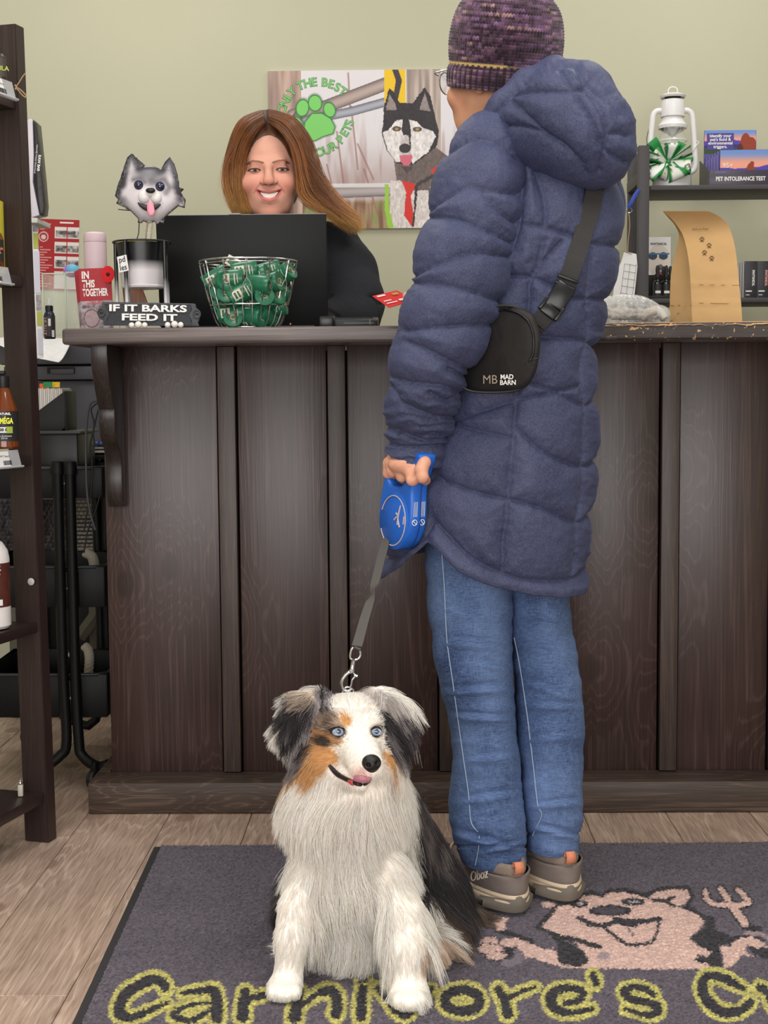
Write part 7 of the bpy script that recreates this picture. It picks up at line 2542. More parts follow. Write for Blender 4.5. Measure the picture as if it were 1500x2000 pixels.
def lantern():
 Y = YS + .09
 s = Y / FPX
 c = at(1313, 300, Y)
 Z = lambda py: at(1313, py, Y)[2]
 LN = thing('hurricane_lantern', 'white hurricane lantern with a green ribbon bow on the top shelf', 'lantern', (c[0], Y, ZS1))
 M_ = T(c[0], Y, 0)
 Mw = mat('white_enamel', (226, 224, 224), 0.3)
 zb = ZS1
 lathe('tank', [(36 * s, zb + .001), (37 * s, zb + .004), (36 * s, Z(334)), (30 * s, Z(328)), (18 * s, Z(324)), (14 * s, Z(318)), (14 * s, Z(312))], Mw, LN, M_)
 lathe('burner', [(15 * s, Z(318)), (16 * s, Z(312)), (11 * s, Z(306)), (.0001, Z(305))], Mw, LN, M_)
 lathe('glass_globe', [(15 * s, Z(312)), (22 * s, Z(300)), (25 * s, Z(284)), (24 * s, Z(268)), (19 * s, Z(254))], mat('lamp_glass', (236, 240, 238), 0.05, alpha=.22, spec=.8), LN, M_)
 lathe('reflector', [(27 * s, Z(248)), (26 * s, Z(252)), (6 * s, Z(266)), (.0001, Z(268))], M_chrome, LN, M_)
 lathe('chimney_hood', [(27 * s, Z(252)), (28 * s, Z(246)), (22 * s, Z(238)), (19.5 * s, Z(230)), (19.5 * s, Z(228)), (23 * s, Z(229)), (22.5 * s, Z(200)), (21 * s, Z(196)), (14 * s, Z(195)), (13 * s, Z(190))], Mw, LN, M_)
 lathe('cap', [(13 * s, Z(194)), (13 * s, Z(188)), (23 * s, Z(192)), (25 * s, Z(188)), (18 * s, Z(184)), (.0001, Z(181))], Mw, LN, M_)
 lathe('vent_gap', [(15 * s, Z(196)), (15 * s, Z(189))], M_dk, LN, M_)
 for sg in (-1, 1):
  P = [(c[0] + sg * 20 * s, Y, Z(216)), (c[0] + sg * 30 * s, Y, Z(217)), (c[0] + sg * 37 * s, Y, Z(226)), (c[0] + sg * 40 * s, Y, Z(255)), (c[0] + sg * 43 * s, Y, Z(300)), (c[0] + sg * 44 * s, Y, Z(322)), (c[0] + sg * 40 * s, Y, Z(334)), (c[0] + sg * 30 * s, Y, Z(338))]
  tube('side_tube', P, 5.6 * s, Mw, LN, seg=12, smoothn=5)
 a = np.linspace(-.35 * pi, 1.35 * pi, 22)
 tube('top_loop', [(c[0] + 9 * s * cos(q), Y, Z(178) + 8 * s * sin(q)) for q in a], 1.3 * s, Mw, LN, seg=8)
 tube('guard_wire', [(c[0] + 27 * s * cos(q), Y + 27 * s * sin(q), Z(276)) for q in np.linspace(0, 2 * pi, 28, endpoint=False)], 1.1 * s, Mw, LN, seg=6, closed=True)
 tube('guard_wire', [(c[0] - 26 * s, Y - .02, Z(300)), (c[0], Y - 26 * s, Z(274)), (c[0] + 26 * s, Y - .02, Z(300))], 1.1 * s, Mw, LN, seg=6, smoothn=5)
 tube('crank', [(c[0] + 38 * s, Y - .01, Z(296)), (c[0] + 46 * s, Y - .01, Z(284)), (c[0] + 49 * s, Y - .01, Z(279)), (c[0] + 45 * s, Y - .01, Z(278))], 1.1 * s, Mw, LN, seg=6, smoothn=3)
 tube('bail', [(c[0] - 42 * s, Y, Z(300)), (c[0] - 48 * s, Y + .01, Z(270)), (c[0] - 38 * s, Y + .02, Z(233))], .8 * s, mat('dark_wire', (90, 90, 90), .4, metal=.6), LN, seg=6, smoothn=4)
 # bow of white ribbon with green edge and print
 BW = thing('ribbon_bow', 'white and green patterned ribbon bow tied to the lantern', 'bow', at(1305, 330, Y - .06))
 Mr = mat('ribbon_print', rough=.6, vcol=True)
 def loop(cx, cy, L, w, ang, seed, dark=False, tw=0.0):
  n, k = 24, 9
  t = np.linspace(0, 1, n)
  out = np.stack([L * np.sin(t * pi) ** .8 * (1 - .0 * t), -.018 * np.sin(2 * pi * t) - .0 * t], 1)
  q = at(cx, cy, Y - .052)
  V, C_ = [], []
  r = np.random.default_rng(seed)
  ca, sa = cos(radians(ang)), sin(radians(ang))
  for i in range(n):
   for j in range(k):
    v = (j / (k - 1) - .5)
    wi = w * (.35 + .65 * np.sin(t[i] * pi))
    lx, lz = out[i, 0], v * wi
    V.append(q + np.array([ca * lx - sa * lz, out[i, 1] - .010 * np.sin(t[i] * pi), sa * lx + ca * lz]))
    V[-1] = V[-1] + np.array([sa * lz * (1 - cos(tw)), lz * sin(tw) - .004 * (seed % 3), -ca * lz * (1 - cos(tw))])
    e = abs(v) > .36
    C_.append((30, 132, 62) if e or dark else (232, 232, 226))
  V, C_ = np.array(V), np.array(C_, float)
  if not dark:
   nn = vnoise(V, 130, seed)
   C_ = np.where(((nn > .80) & (C_[:, 0] > 100))[:, None], np.array([[40, 48, 44.0]]), C_)
   C_ = np.where(((nn < .16) & (C_[:, 0] > 100))[:, None], np.array([[160, 190, 50.0]]), C_)
  o = mesh_obj('ribbon_loop', V, grid_faces(n, k, False), Mr, BW, smooth=True, cols=lin(C_))
  o.modifiers.new('thickness', 'SOLIDIFY').thickness = .0008
 s1 = Y / FPX
 for (cx, cy, L, w, ang, sd, dk) in ((1302, 314, 42 * s1, 34 * s1, 172, 1, 0), (1303, 318, 46 * s1, 40 * s1, 212, 2, 0), (1306, 312, 30 * s1, 36 * s1, 78, 3, 0), (1308, 316, 44 * s1, 26 * s1, 28, 4, 0), (1308, 318, 40 * s1, 34 * s1, -12, 5, 0), (1300, 314, 46 * s1, 22 * s1, 128, 6, 1), (1303, 320, 32 * s1, 46 * s1, 252, 7, 0), (1309, 319, 34 * s1, 42 * s1, 292, 8, 0), (1306, 314, 40 * s1, 20 * s1, 52, 9, 1), (1300, 318, 30 * s1, 30 * s1, 150, 11, 0)):
  loop(cx, cy, L, w, ang, sd, dk, [0.3, 1.0, -.6, .8, -.9, .2][sd % 6])
 ball('knot', at(1305, 317, Y - .058), .009, mat('ribbon_green', (34, 128, 64), .5), BW, seg=14)
lantern()
def test_kits():
 Y = YS + .02
 s = Y / FPX
 M_t = mat('white_ink', (240, 236, 232), 0.6)
 def sunset(seed, dog):
  def fn(u, v):
   X = np.c_[u, v]
   n = fbm(np.c_[u * 6, v * 2], 1, seed, 3)
   c = np.repeat(np.array([[112, 146, 208.0]]), len(u), 0)
   c = mixc(c, sstep(.95, .60, v), (238, 164, 140))
   ridge = .50 + .22 * (fbm(np.c_[u * 4, 0 * u], 1, seed + 2, 3) - .35)
   c = mixc(c, v < ridge, (88, 72, 168))
   c = mixc(c, v < ridge - .18, (60, 52, 120))
   c = mixc(c, v < .22 + .1 * n, (58, 84, 52))
   for (x_, y_, rx, ry, col_) in dog:
    c = mixc(c, ell(X, x_, y_, rx, ry) < 1, col_)
   return c
  return fn
 rd = (150, 66, 44)
 # display box with back card
 a, b = at(1378, 358, Y), at(1500, 300, Y)
 BX = thing('test_kit_box', 'purple and grey countertop display box of pet test kits', 'display box', ((a[0] + b[0]) / 2 + .05, Y + .05, ZS1))
 x0, x1 = at(1385, 340, Y)[0], at(1500, 340, Y)[0] + .06
 w = x1 - x0
 zt_ = at(1440, 332, Y)[2]
 box('front_lip', ((x0 + x1) / 2, Y, (ZS1 + zt_) / 2), (w, .004, zt_ - ZS1 - .001), mat('kit_grey', (64, 58, 74), .35), BX, bevel=.0008)
 zc = at(1440, 254, Y + .12)[2]
 xb0, xb1 = at(1375, 300, Y + .12)[0], at(1477, 300, Y + .12)[0]
 box('back_card', ((xb0 + xb1) / 2, Y + .123, (ZS1 + zc) / 2), (xb1 - xb0, .003, zc - ZS1 - .001), mat('kit_violet', (74, 62, 140), .4), BX, bevel=.0005)
 hh = zc - at(1440, 300, Y + .12)[2]
 panel('back_print', xb1 - xb0 - .002, hh, 96, 46, sunset(3, [(.80, .45, .10, .42, rd), (.90, .30, .12, .40, rd), (.70, .25, .05, .18, (96, 44, 34))]), T((xb0 + xb1) / 2, Y + .1212, zc - hh / 2), M_print, BX)
 box('text_panel', (xb0 + .052, Y + .1207, zc - .035), (.086, .0008, .052), mat('kit_violet', (74, 62, 140), .4), BX, bevel=0)
 text('lettering', "Identify your\npet's food &\nenvironmental\ntriggers.", .0135, T(xb0 + .052, Y + .1198, zc - .035), M_t, BX, offset=.0003, line=.85)
 prism('side_panel', [(-.135, ZS1 + .001), (0, ZS1 + .001), (0, zt_), (-.135, zt_ + .05)], .003, mat('kit_grey', (64, 58, 74), .35), BX, M=Matrix(((0, 1, 0, x0 - .003), (-1, 0, 0, Y), (0, 0, 1, 0), (0, 0, 0, 1))))
 text('lettering', 'PET INTOLERANCE TEST', .0175, T((x0 + x1) / 2 - .024, Y - .0032, (ZS1 + zt_) / 2 - .004), M_t, BX, width=at(1497, 350, Y)[0] - at(1400, 350, Y)[0], offset=.0005)
 text('lettering', '5-IN-ONE', .0075, T(x0 + .034, Y - .0032, zt_ - .008), mat('lilac_ink', (150, 130, 200), .6), BX)
 # the kits standing in the box
 for i in range(6):
  yk = Y + .012 + .018 * i
  KT = thing('test_kit', ['front test kit with sunset mountain print in the display box', 'second test kit in the display box', 'third test kit in the display box', 'fourth test kit in the display box', 'fifth test kit in the display box', 'hindmost test kit in the display box'][i], 'box', (x0 + .09, yk, ZS1 + .003), 'pet test kits')
  dx = -.005 * i
  kz0, kz1 = ZS1 + .004, at(1440, 291, Y)[2] - .002 * i
  xa, xb_ = at(1408, 320, Y)[0] + dx, x1 - .004 + dx
  box('carton', ((xa + xb_) / 2, yk + .008, (kz0 + kz1) / 2), (xb_ - xa, .014, kz1 - kz0), mat('kit_side', (88, 80, 150), .4), KT, bevel=.0006)
  if i == 0:
   hh = kz1 - kz0 - .002
   panel('print', xb_ - xa - .001, hh, 120, 66, sunset(9, [(.47, .42, .06, .20, rd), (.49, .60, .035, .07, rd), (.82, .5, .02, .3, (200, 206, 226))]), T((xa + xb_) / 2, yk + .0004, (kz0 + kz1) / 2), M_print, KT)
   text('lettering', '95+', .021, T(xa + .024, yk - .0004, kz0 + hh * .56), M_t, KT)
  else:
   box('edge_print', (xa - .0004, yk + .008, (kz0 + kz1) / 2), (.0008, .010, (kz1 - kz0) * .8), mat('lilac_edge', (150, 140, 190), .5), KT, bevel=0)
test_kits()
def lower_shelf():
 Y = YS + .05
 s = Y / FPX
 # dropper bottles with their display stand
 x0, x1 = at(1262, 520, Y + .06)[0], at(1310, 520, Y + .06)[0]
 zt_ = at(1285, 463, Y + .06)[2]
 zm = at(1285, 537, Y + .06)[2]
 ST = thing('dropper_display', 'display card of a dog wearing sunglasses behind dropper bottles', 'display', ((x0 + x1) / 2, Y + .06, ZS2))
 box('back_card', ((x0 + x1) / 2, Y + .062, (ZS2 + zt_) / 2), (x1 - x0, .003, zt_ - ZS2 - .001), M_blackm, ST, bevel=.0005)
 box('stand_foot', ((x0 + x1) / 2, Y + .02, ZS2 + .006), (x1 - x0, .09, .010), M_blackm, ST, bevel=.001)
 def fn(u, v):
  X = np.c_[u, v]
  c = np.repeat(np.array([[226, 222, 220.0]]), len(u), 0)
  n = fbm(np.c_[u * 5, v * 5], 1, 2, 3)
  c = mixc(c, (ell(X, .5, .38, .48, .42) < 1) * (.35 + .4 * n), (206, 190, 170))
  for x_ in (.26, .70):
   c = mixc(c, ell(X, x_, .50, .19, .10) < 1, (54, 66, 84))
  c = mixc(c, (np.abs(v - .56) < .018) & (u < .95), (60, 110, 160))
  c = mixc(c, ell(X, .58, .20, .12, .08) < 1, (110, 96, 90))
  c = mixc(c, ell(X, .58, .03, .10, .07) < 1, (186, 80, 90))
  return c
 panel('print', x1 - x0 - .001, zt_ - zm, 56, 80, fn, T((x0 + x1) / 2, Y + .0600, (zt_ + zm) / 2), M_print, ST)
 text('lettering', 'PAWTANICAL', .0105, T((x0 + x1) / 2, Y + .0592, zt_ - .022), M_dk, ST, width=.052, offset=.0003)
 M_gl = mat('black_glass', (22, 20, 22), .15)
 for i, (px, dy) in enumerate(((1284, 0.0), (1301, .006), (1296, .038), (1309, .03))):
  c = at(px, 560, Y - .01 + dy)
  DB = thing('dropper_bottle', ['nearest dropper bottle beside the shelf post', 'dropper bottle just left of the paper bag', 'dropper bottle behind the front pair', 'dropper bottle half hidden by the paper bag'][i], 'bottle', (c[0], c[1], ZS2), 'black dropper bottles on the lower shelf')
  M_ = T(c[0], c[1], ZS2)
  r = 8.5 * s
  lathe('bottle', [(r * .9, .001), (r, .004), (r, .052), (r * .7, .060), (r * .5, .063)], M_gl, DB, M_, seg=24)
  lathe('collar', [(r * .66, .062), (r * .70, .063), (r * .68, .078), (r * .4, .079)], M_black, DB, M_, seg=24)
  lathe('rubber_bulb', [(r * .38, .078), (r * .46, .090), (r * .42, .100), (r * .2, .106), (.0001, .107)], M_black, DB, M_, seg=20)
  a = np.linspace(-1.2, 1.2, 13) - pi / 2
  for nm, z0, z1, m_ in (('label', .010, .046, mat('black_label', (40, 38, 40), .5)), ('label_text', .018, .026, M_paper)):
   ro = r + (.0005 if nm == 'label' else .0010)
   aa = a if nm == 'label' else a * .5 - pi / 4
   V = np.concatenate([np.stack([ro * np.cos(aa), ro * np.sin(aa), np.full(13, z)], 1) for z in (z0, z1)]) + np.array([c[0], c[1], ZS2])
   mesh_obj(nm, V, grid_faces(2, 13, False), m_, DB, smooth=True)
 # black cartons in a row
 Mc = mat('carton_black', (44, 42, 46), .45)
 Ms = mat('carton_grey', (150, 148, 146), .5)
 for i in range(4):
  px0 = 1455 + 25 * i if i < 2 else 1455 + 25 * (i - 2)
  yk = Y + (.0 if i < 2 else .06)
  a_ = at(px0, 588, yk)
  w, hgt = 23.5 * s, ZS2 + .128 - ZS2
  KX = thing('supplement_carton', ['front black carton nearest the paper bag', 'front black carton at the picture edge', 'rear black carton behind the nearest one', 'rear black carton at the picture edge'][i], 'box', (a_[0] + w / 2, yk + .03, ZS2), 'black cartons on the lower shelf')
  hgt = at(px0, 510, Y)[2] - ZS2
  box('carton', (a_[0] + w / 2, yk + .027, ZS2 + hgt / 2 + .0005), (w, .052, hgt - .001), Mc, KX, bevel=.0006)
  box('side_face', (a_[0] - .0003, yk + .027, ZS2 + hgt / 2), (.0006, .050, hgt - .004), Ms, KX, bevel=0)
  if i < 2:
   text('lettering', 'PAWTANICAL', .011, T(a_[0] + w * .66, yk + .0002, ZS2 + hgt * .55) @ Matrix.Rotation(radians(90), 4, 'Y'), M_paper if i == 0 else mat('pink_ink', (220, 160, 150), .5), KX, width=.050, offset=.0004)
   box('print_line', (a_[0] + w * .3, yk + .0004, ZS2 + hgt * .20), (w * .5, .0008, .004), M_paper, KX, bevel=0)
   box('print_line', (a_[0] + w * .22, yk + .0004, ZS2 + hgt * .10), (w * .3, .0008, .002), M_paper, KX, bevel=0)
 for i in range(3):
  a_ = at(1441 + i * 4, 588, Y - .0 + .0)
  w = 3.4 * s
  hgt = at(1445, 514 - i, Y)[2] - ZS2
  KX = tag(box('slim_carton', (a_[0] + w / 2, Y + .03 - .004 * i, ZS2 + hgt / 2 + .0005), (w, .05, hgt - .001), Ms, None, bevel=.0004), ['first slim grey carton right of the paper bag', 'second slim grey carton right of the paper bag', 'third slim grey carton right of the paper bag'][i], 'box', 'slim grey cartons')
 # hanging tag: blue leash end, split ring, twine and a price sheet
 Yh = YS - .06
 BL = thing('hanging_tag', 'bottle-shaped white price tag hanging on twine from a blue strap', 'tag', at(1228, 500, Yh))
 tube('strap', [at(x_, y_, Yh + q) for x_, y_, q in ((1248, 371, .03), (1240, 382, .015), (1233, 396, 0), (1227, 406, 0))], .0065, mat('blue_webbing', (44, 66, 150), .7, bump=.4, bscale=500), BL, seg=10, smoothn=4, flat=(1, .35, (0, 1, 0)))
 tube('ring', [at(1229, 411, Yh) + np.array([.0085 * cos(a), 0, .0075 * sin(a)]) for a in np.linspace(0, 2 * pi, 18, endpoint=False)], .0012, M_chrome, BL, seg=6, closed=True)
 tube('twine', [at(1228, 416, Yh), at(1230, 440, Yh), at(1227, 470, Yh), at(1226, 492, Yh)], .0015, mat('jute_twine', (170, 140, 100), .9), BL, seg=6, smoothn=4)
 tube('twine', [at(1210, 488, Yh), at(1222, 492, Yh - .004), at(1234, 496, Yh)], .0012, mat('jute_twine', (170, 140, 100), .9), BL, seg=6, smoothn=3)
 O = [at(x_, y_, Yh) for x_, y_ in ((1219, 491), (1243, 496), (1245, 520), (1239, 580), (1197, 578), (1203, 535), (1214, 510))]
 prism('tag_card', [(p[0], p[2]) for p in O], .001, M_paper, BL, M=T(0, Yh, 0))
 M_l = mat('grey_line', (120, 118, 122), .8)
 for yq in (517, 531, 545, 560, 574):
  A, B_ = at(1220 - (yq - 517) * .15, yq - 2, Yh - .0008), at(1243 - (yq - 517) * .08, yq + 2, Yh - .0008)
  tube('ruled_line', [A, B_], .0005, M_l, BL, seg=4)
 for xq in (1220, 1231, 1243):
  tube('ruled_line', [at(xq, 515, Yh - .0008), at(xq - 8, 576, Yh - .0008)], .0005, M_l, BL, seg=4)
lower_shelf()
# ------------------------------------------------------------------ ladder rack at the left edge
M_esp = wood('espresso_wood', (38, 26, 25), (50, 35, 33), (62, 45, 42), grain=120, rough=.42, knots=False, bump=.1)
YR = 2.90
def ladder_rack():
 foot = onfloor(81, 1643)
 LR = thing('ladder_rack', 'dark brown leaning ladder shelf at the left edge of the picture', 'shelf rack', (foot[0], foot[1], 0))
 # the far side frame: a leaning flat post
 ang = 15.0
 Rz = Matrix.Rotation(radians(-ang), 4, 'Z')
 A = onfloor(80, 1640)
 top = at(14, 52, YR)
 # post centre line from foot to top
 d = unit(top - A)
 wdt, thk = .056, .034
 x_ax = np.array([cos(radians(-ang)), sin(radians(-ang)), 0])
 y_ax = np.array([-sin(radians(-ang)), cos(radians(-ang)), 0])
 def slab(nm, P0, P1, w, t, m=M_esp, parent=LR, off=0.0, bev=.0015):
  P0, P1 = np.asarray(P0, float), np.asarray(P1, float)
  bm = bmesh.new()
  vs = []
  for P in (P0, P1):
   for sx, sy in ((-1, -1), (1, -1), (1, 1), (-1, 1)):
    vs.append(bm.verts.new(P + x_ax * sx * w / 2 + y_ax * (sy * t / 2 + off)))
  for f in ((3, 2, 1, 0), (4, 5, 6, 7), (0, 1, 5, 4), (1, 2, 6, 5), (2, 3, 7, 6), (3, 0, 4, 7)):
   bm.faces.new([vs[i] for i in f])
  bmesh.ops.recalc_face_normals(bm, faces=bm.faces)
  bmesh.ops.bevel(bm, geom=list(bm.edges), offset=bev, segments=2, affect='EDGES')
  return soften(bm_obj(nm, bm, m, parent), 40)
 A[2] = .001
 slab('post', A, top, wdt, thk)
 # near side frame, out of the picture to the left
 sh = -y_ax * .62
 slab('post', A + sh, top + sh, wdt, thk)
 # shelves: z, how far they reach to the wall side; front edge meets the posts
 out = []
 for py, front, dpt in ((196, 2, .16), (541, 2, .22), (889, 4, .27), (1213, 6, .33), (1545, 8, .40)):
  # point of the post's inner face at this height
  t = np.interp(py, [52, 1640], [1, 0])
  P = A + (top - A) * t
  z = at(60, py, YR)[2]
  k = (z - A[2]) / (top[2] - A[2])
  P = A + (top - A) * k
  c = P + x_ax * (wdt / 2 - dpt / 2 - .006) - y_ax * (.31)
  M_ = np.array([[x_ax[0], y_ax[0], 0], [x_ax[1], y_ax[1], 0], [0, 0, 1]])
  Mx = Matrix.Identity(4)
  for i in range(3):
   for j in range(3):
    Mx[i][j] = float(M_[i, j])
  Mx.translation = Vector([float(q) for q in (c[0], c[1], z - .011)])
  soften(bm_obj('shelf_board', box_bm(dpt, .62 - thk - .001, .022, bevel=.0015, M=Mx), M_esp, LR), 40)
  out.append((P, z))
 # upright at the wall side
 for q in (np.zeros(3), sh):
  B = A + q - x_ax * .36
  slab('rear_post', [B[0], B[1], .001], [B[0], B[1], at(60, 300, YR)[2]], .04, thk)
 # cap of the cam fastener
 P, z = out[3]
 q = at(61, 1136, YR - .022)
 lathe('fastener_cap', [(.0075, 0), (.0075, .0015), (.006, .0025), (.0001, .0027)], mat('fastener_grey', (186, 182, 180), .4), LR, T(q[0], q[1], q[2], 90, 0, -ang), seg=24)
 return x_ax, y_ax, out
RX, RY, RACK = ladder_rack()
def rack_items():
 Mf = lambda px, py, Y: at(px, py, Y)
 # price-strip holders
 M_cl = mat('clear_strip', (214, 214, 218), .15, alpha=.5)
 def strip(px1, py0, py1, Y, dy, lab, txt=True):
  a = at(px1, py0, Y)
  b = at(px1 - 60, py0 + dy, Y - .10)
  h = a[2] - at(px1, py1, Y)[2]
  PS = thing('price_holder', lab, 'price tag', (a[0] - .05, a[1] - .05, a[2] - h), 'price holders on the rack')
  dirv = unit(b - a)
  L = .16
  M_ = Matrix.Identity(4)
  up = np.array([0, 0, 1.0])
  fx = -dirv
  fx[2] = 0
  fx = unit(fx)
  fy = np.cross(up, fx)
  for i in range(3):
   M_[i][0], M_[i][1], M_[i][2] = float(fx[i]), float(fy[i]), float(up[i])
  c = a - fx * L / 2 - up * h / 2
  M_.translation = Vector([float(q) for q in c])
  tilt = Matrix.Rotation(radians(-14), 4, 'X')
  soften(bm_obj('clear_cover', box_bm(L, .004, h, bevel=.001, M=M_ @ tilt), M_cl, PS), 40)
  soften(bm_obj('bottom_bead', box_bm(L, .008, .004, bevel=.0015, M=M_ @ tilt @ Matrix.Translation((0, -.004, -h / 2))), M_cl, PS), 40)
  bm_obj('paper_tag', box_bm(L * .80, .0006, h * .86, M=M_ @ tilt @ Matrix.Translation((-.022, -.0026, 0))), M_paper, PS)
  Mb = M_ @ tilt @ Matrix.Translation((L / 2 - .049, -.0032, -h * .22))
  r = np.random.default_rng(int(py0))
  x = 0
  parts = []
  while x < .028:
   w = .0006 + .0012 * r.random()
   parts.append((x, w))
   x += w + .0006 + .0008 * r.random()
  bm = bmesh.new()
  for x, w in parts:
   box_bm(w, .0003, h * .26, M=Mb @ Matrix.Translation((x - .012, 0, 0)), bm=bm)
  bm_obj('barcode', bm, M_dk, PS)
  text('lettering', 'MP 7 Natural', .006, M_ @ tilt @ Matrix.Translation((L / 2 - .052, -.0032, h * .16)), M_dk, PS)
 strip(26, 160, 198, 2.78, -8, 'clear price holder on the highest shelf of the rack')
 strip(18, 522, 558, 2.80, -2, 'clear price holder on the second shelf of the rack')
 strip(37, 878, 912, 2.80, 6, 'clear price holder below the omega oil bottle')
 # bottle on the highest shelf
 Y = 2.76
 s = Y / FPX
 def bottle(px, y_base, r_px, Yb, lab, cat, build):
  c = at(px, y_base, Yb)
  B = thing(build.__name__, lab, cat, c)
  build(B, c, Yb / FPX, lambda y: (y_base - y) * Yb / FPX, r_px * Yb / FPX)
 M_db = mat('brown_label', (70, 60, 54), .6)
 def spray_bottle(B, c, s, z, r):
  M_ = T(*c)
  lathe('bottle', [(r * .9, 0), (r, .003), (r, z(114)), (r * .7, z(110)), (r * .4, z(107))], mat('smoke_glass', (56, 50, 46), .3), B, M_)
  lathe('pump', [(r * .42, z(108)), (r * .42, z(103)), (r * .24, z(102)), (r * .24, z(97)), (.0001, z(96.5))], M_black, B, M_, seg=20)
  a = np.linspace(-1.5, 1.5, 17) - pi / 2
  V = np.concatenate([np.stack([r * 1.02 * np.cos(a), r * 1.02 * np.sin(a), np.full(17, q)], 1) for q in (z(152), z(116))]) + c
  mesh_obj('label', V, grid_faces(2, 17, False), M_db, B, smooth=True)
  text('lettering', 'RULA', .012, T(c[0] + r * .40, c[1] - r * .97, c[2] + z(137)) @ Matrix.Rotation(radians(22), 4, 'Z'), mat('lime_ink', (166, 178, 74), .6), B, offset=.0003)
 bottle(1, 158, 12, 2.80, 'dark bottle lettered in green on the highest rack shelf', 'bottle', spray_bottle)
 def supplement_bottle(B, c, s, z, r):
  M_ = T(*c)
  Mam = mat('amber_glass', (112, 54, 18), .12, coat=.5)
  lathe('bottle', [(r * .9, 0), (r, .003), (r, z(470)), (r * .8, z(458)), (r * .45, z(450)), (r * .4, z(446))], Mam, B, M_)
  lathe('cap', [(r * .44, z(448)), (r * .46, z(446)), (r * .45, z(436)), (.0001, z(435))], M_black, B, M_, seg=24)
  a = np.linspace(-1.6, 1.6, 17) - pi / 2
  V = np.concatenate([np.stack([r * 1.02 * np.cos(a), r * 1.02 * np.sin(a), np.full(17, q)], 1) for q in (z(512), z(470))]) + c
  mesh_obj('label', V, grid_faces(2, 17, False), mat('black_label', (40, 38, 40), .5), B, smooth=True)
  text('lettering', 'SAL\nOMEGA\nKRILL', .007, T(c[0] + r * .62, c[1] - r * .90, c[2] + z(488)) @ Matrix.Rotation(radians(34), 4, 'Z'), mat('salmon_ink', (224, 120, 96), .6), B, offset=.0002)
 bottle(-12, 523, 20, 2.83, 'amber bottle with black label on the second rack shelf', 'bottle', supplement_bottle)
 def omega_bottle(B, c, s, z, r):
  M_ = T(*c)
  Mam = mat('amber_glass', (112, 54, 18), .12, coat=.5)
  lathe('bottle', [(r * .88, 0), (r, .004), (r, z(806)), (r * .9, z(796)), (r * .55, z(768)), (r * .38, z(757)), (r * .36, z(752))], Mam, B, M_, seg=40)
  lathe('pump_collar', [(r * .42, z(757)), (r * .44, z(755)), (r * .44, z(735)), (r * .3, z(733)), (r * .16, z(732)), (r * .16, z(727))], M_black, B, M_, seg=28)
  box('pump_head', (c[0] - .010, c[1], c[2] + z(728)), (.030, .014, .008), M_black, B, bevel=.003)
  a = np.linspace(-1.7, 1.7, 21) - pi / 2 + .25
  V = np.concatenate([np.stack([r * 1.015 * np.cos(a), r * 1.015 * np.sin(a), np.full(21, q)], 1) for q in (z(861), z(803))]) + c
  mesh_obj('label', V, grid_faces(2, 21, False), mat('black_label', (40, 38, 40), .5), B, smooth=True)
  yl = mat('yellow_ink', (228, 230, 60), .5)
  R_ = Matrix.Rotation(radians(12), 4, 'Z')
  text('lettering', 'OMÉGA', .0155, T(c[0] + r * .30, c[1] - r * 1.035, c[2] + z(822)) @ R_, yl, B, width=.033, offset=.0006)
  box('text_box', (0, 0, 0), (.021, .0006, .011), M_paper, B, bevel=0, base=T(c[0] + r * .16, c[1] - r * 1.04, c[2] + z(839)) @ R_)
  text('lettering', '100 B', .008, T(c[0] + r * .16, c[1] - r * 1.06, c[2] + z(839)) @ R_, M_dk, B, offset=.0004)
  box('lime_patch', (0, 0, 0), (.012, .0006, .013), mat('lime_print', (150, 170, 60), .5), B, bevel=0, base=T(c[0] + r * .62, c[1] - r * .90, c[2] + z(839)) @ Matrix.Rotation(radians(34), 4, 'Z'))
  text('lettering', '◄ NATUREL', .006, T(c[0] + r * .15, c[1] - r * 1.05, c[2] + z(808)) @ R_, M_paper, B, offset=.0002)
  text('lettering', 'huile de poisson\n250 ml', .0045, T(c[0] + r * .25, c[1] - r * 1.05, c[2] + z(853)) @ R_, M_paper, B)
 bottle(10, 876, 27, 2.80, 'amber omega oil pump bottle with yellow lettering on the rack', 'bottle', omega_bottle)
 def white_bottle(B, c, s, z, r):
  M_ = T(*c)
  lathe('bottle', [(r * .85, 0), (r, .006), (r, z(1088)), (r * .92, z(1072)), (r * .65, z(1056)), (r * .3, z(1048)), (r * .28, z(1046))], mat('white_hdpe', (236, 230, 226), .45), B, M_, seg=40)
  lathe('cap', [(r * .34, z(1048)), (r * .36, z(1046)), (r * .36, z(1030)), (.0001, z(1029))], mat('yellow_cap', (196, 196, 90), .5), B, M_, seg=28)
  a = np.linspace(-1.7, 1.7, 25) - pi / 2 + .2
  V = np.concatenate([np.stack([r * 1.012 * np.cos(a), r * 1.012 * np.sin(a), np.full(25, q)], 1) for q in (z(1182), z(1095))]) + c
  mesh_obj('label', V, grid_faces(2, 25, False), mat('maroon_label', (86, 42, 34), .5, var=.3, vscale=60), B, smooth=True)
  for q, w in ((1100, .010), (1108, .012), (1116, .009), (1172, .016)):
   box('label_line', (0, 0, 0), (w, .0006, .0022 if q < 1170 else .012), M_paper, B, bevel=0, base=T(c[0] + r * .62, c[1] - r * .83, c[2] + z(q)) @ Matrix.Rotation(radians(38), 4, 'Z'))
 bottle(-14, 1226, 36, 2.80, 'white bottle with maroon label on the lower rack shelf', 'bottle', white_bottle)
 # yellow-sided carton just inside the frame
 q = at(-14, 430, 2.84)
 box_ = box('tall_carton', (q[0], q[1], RACK[1][1] + .0735), (.030, .05, .145), mat('yellow_carton', (220, 206, 60), .6), None, bevel=.001)
 tag(box_, 'narrow yellow and white carton at the left picture edge', 'box')
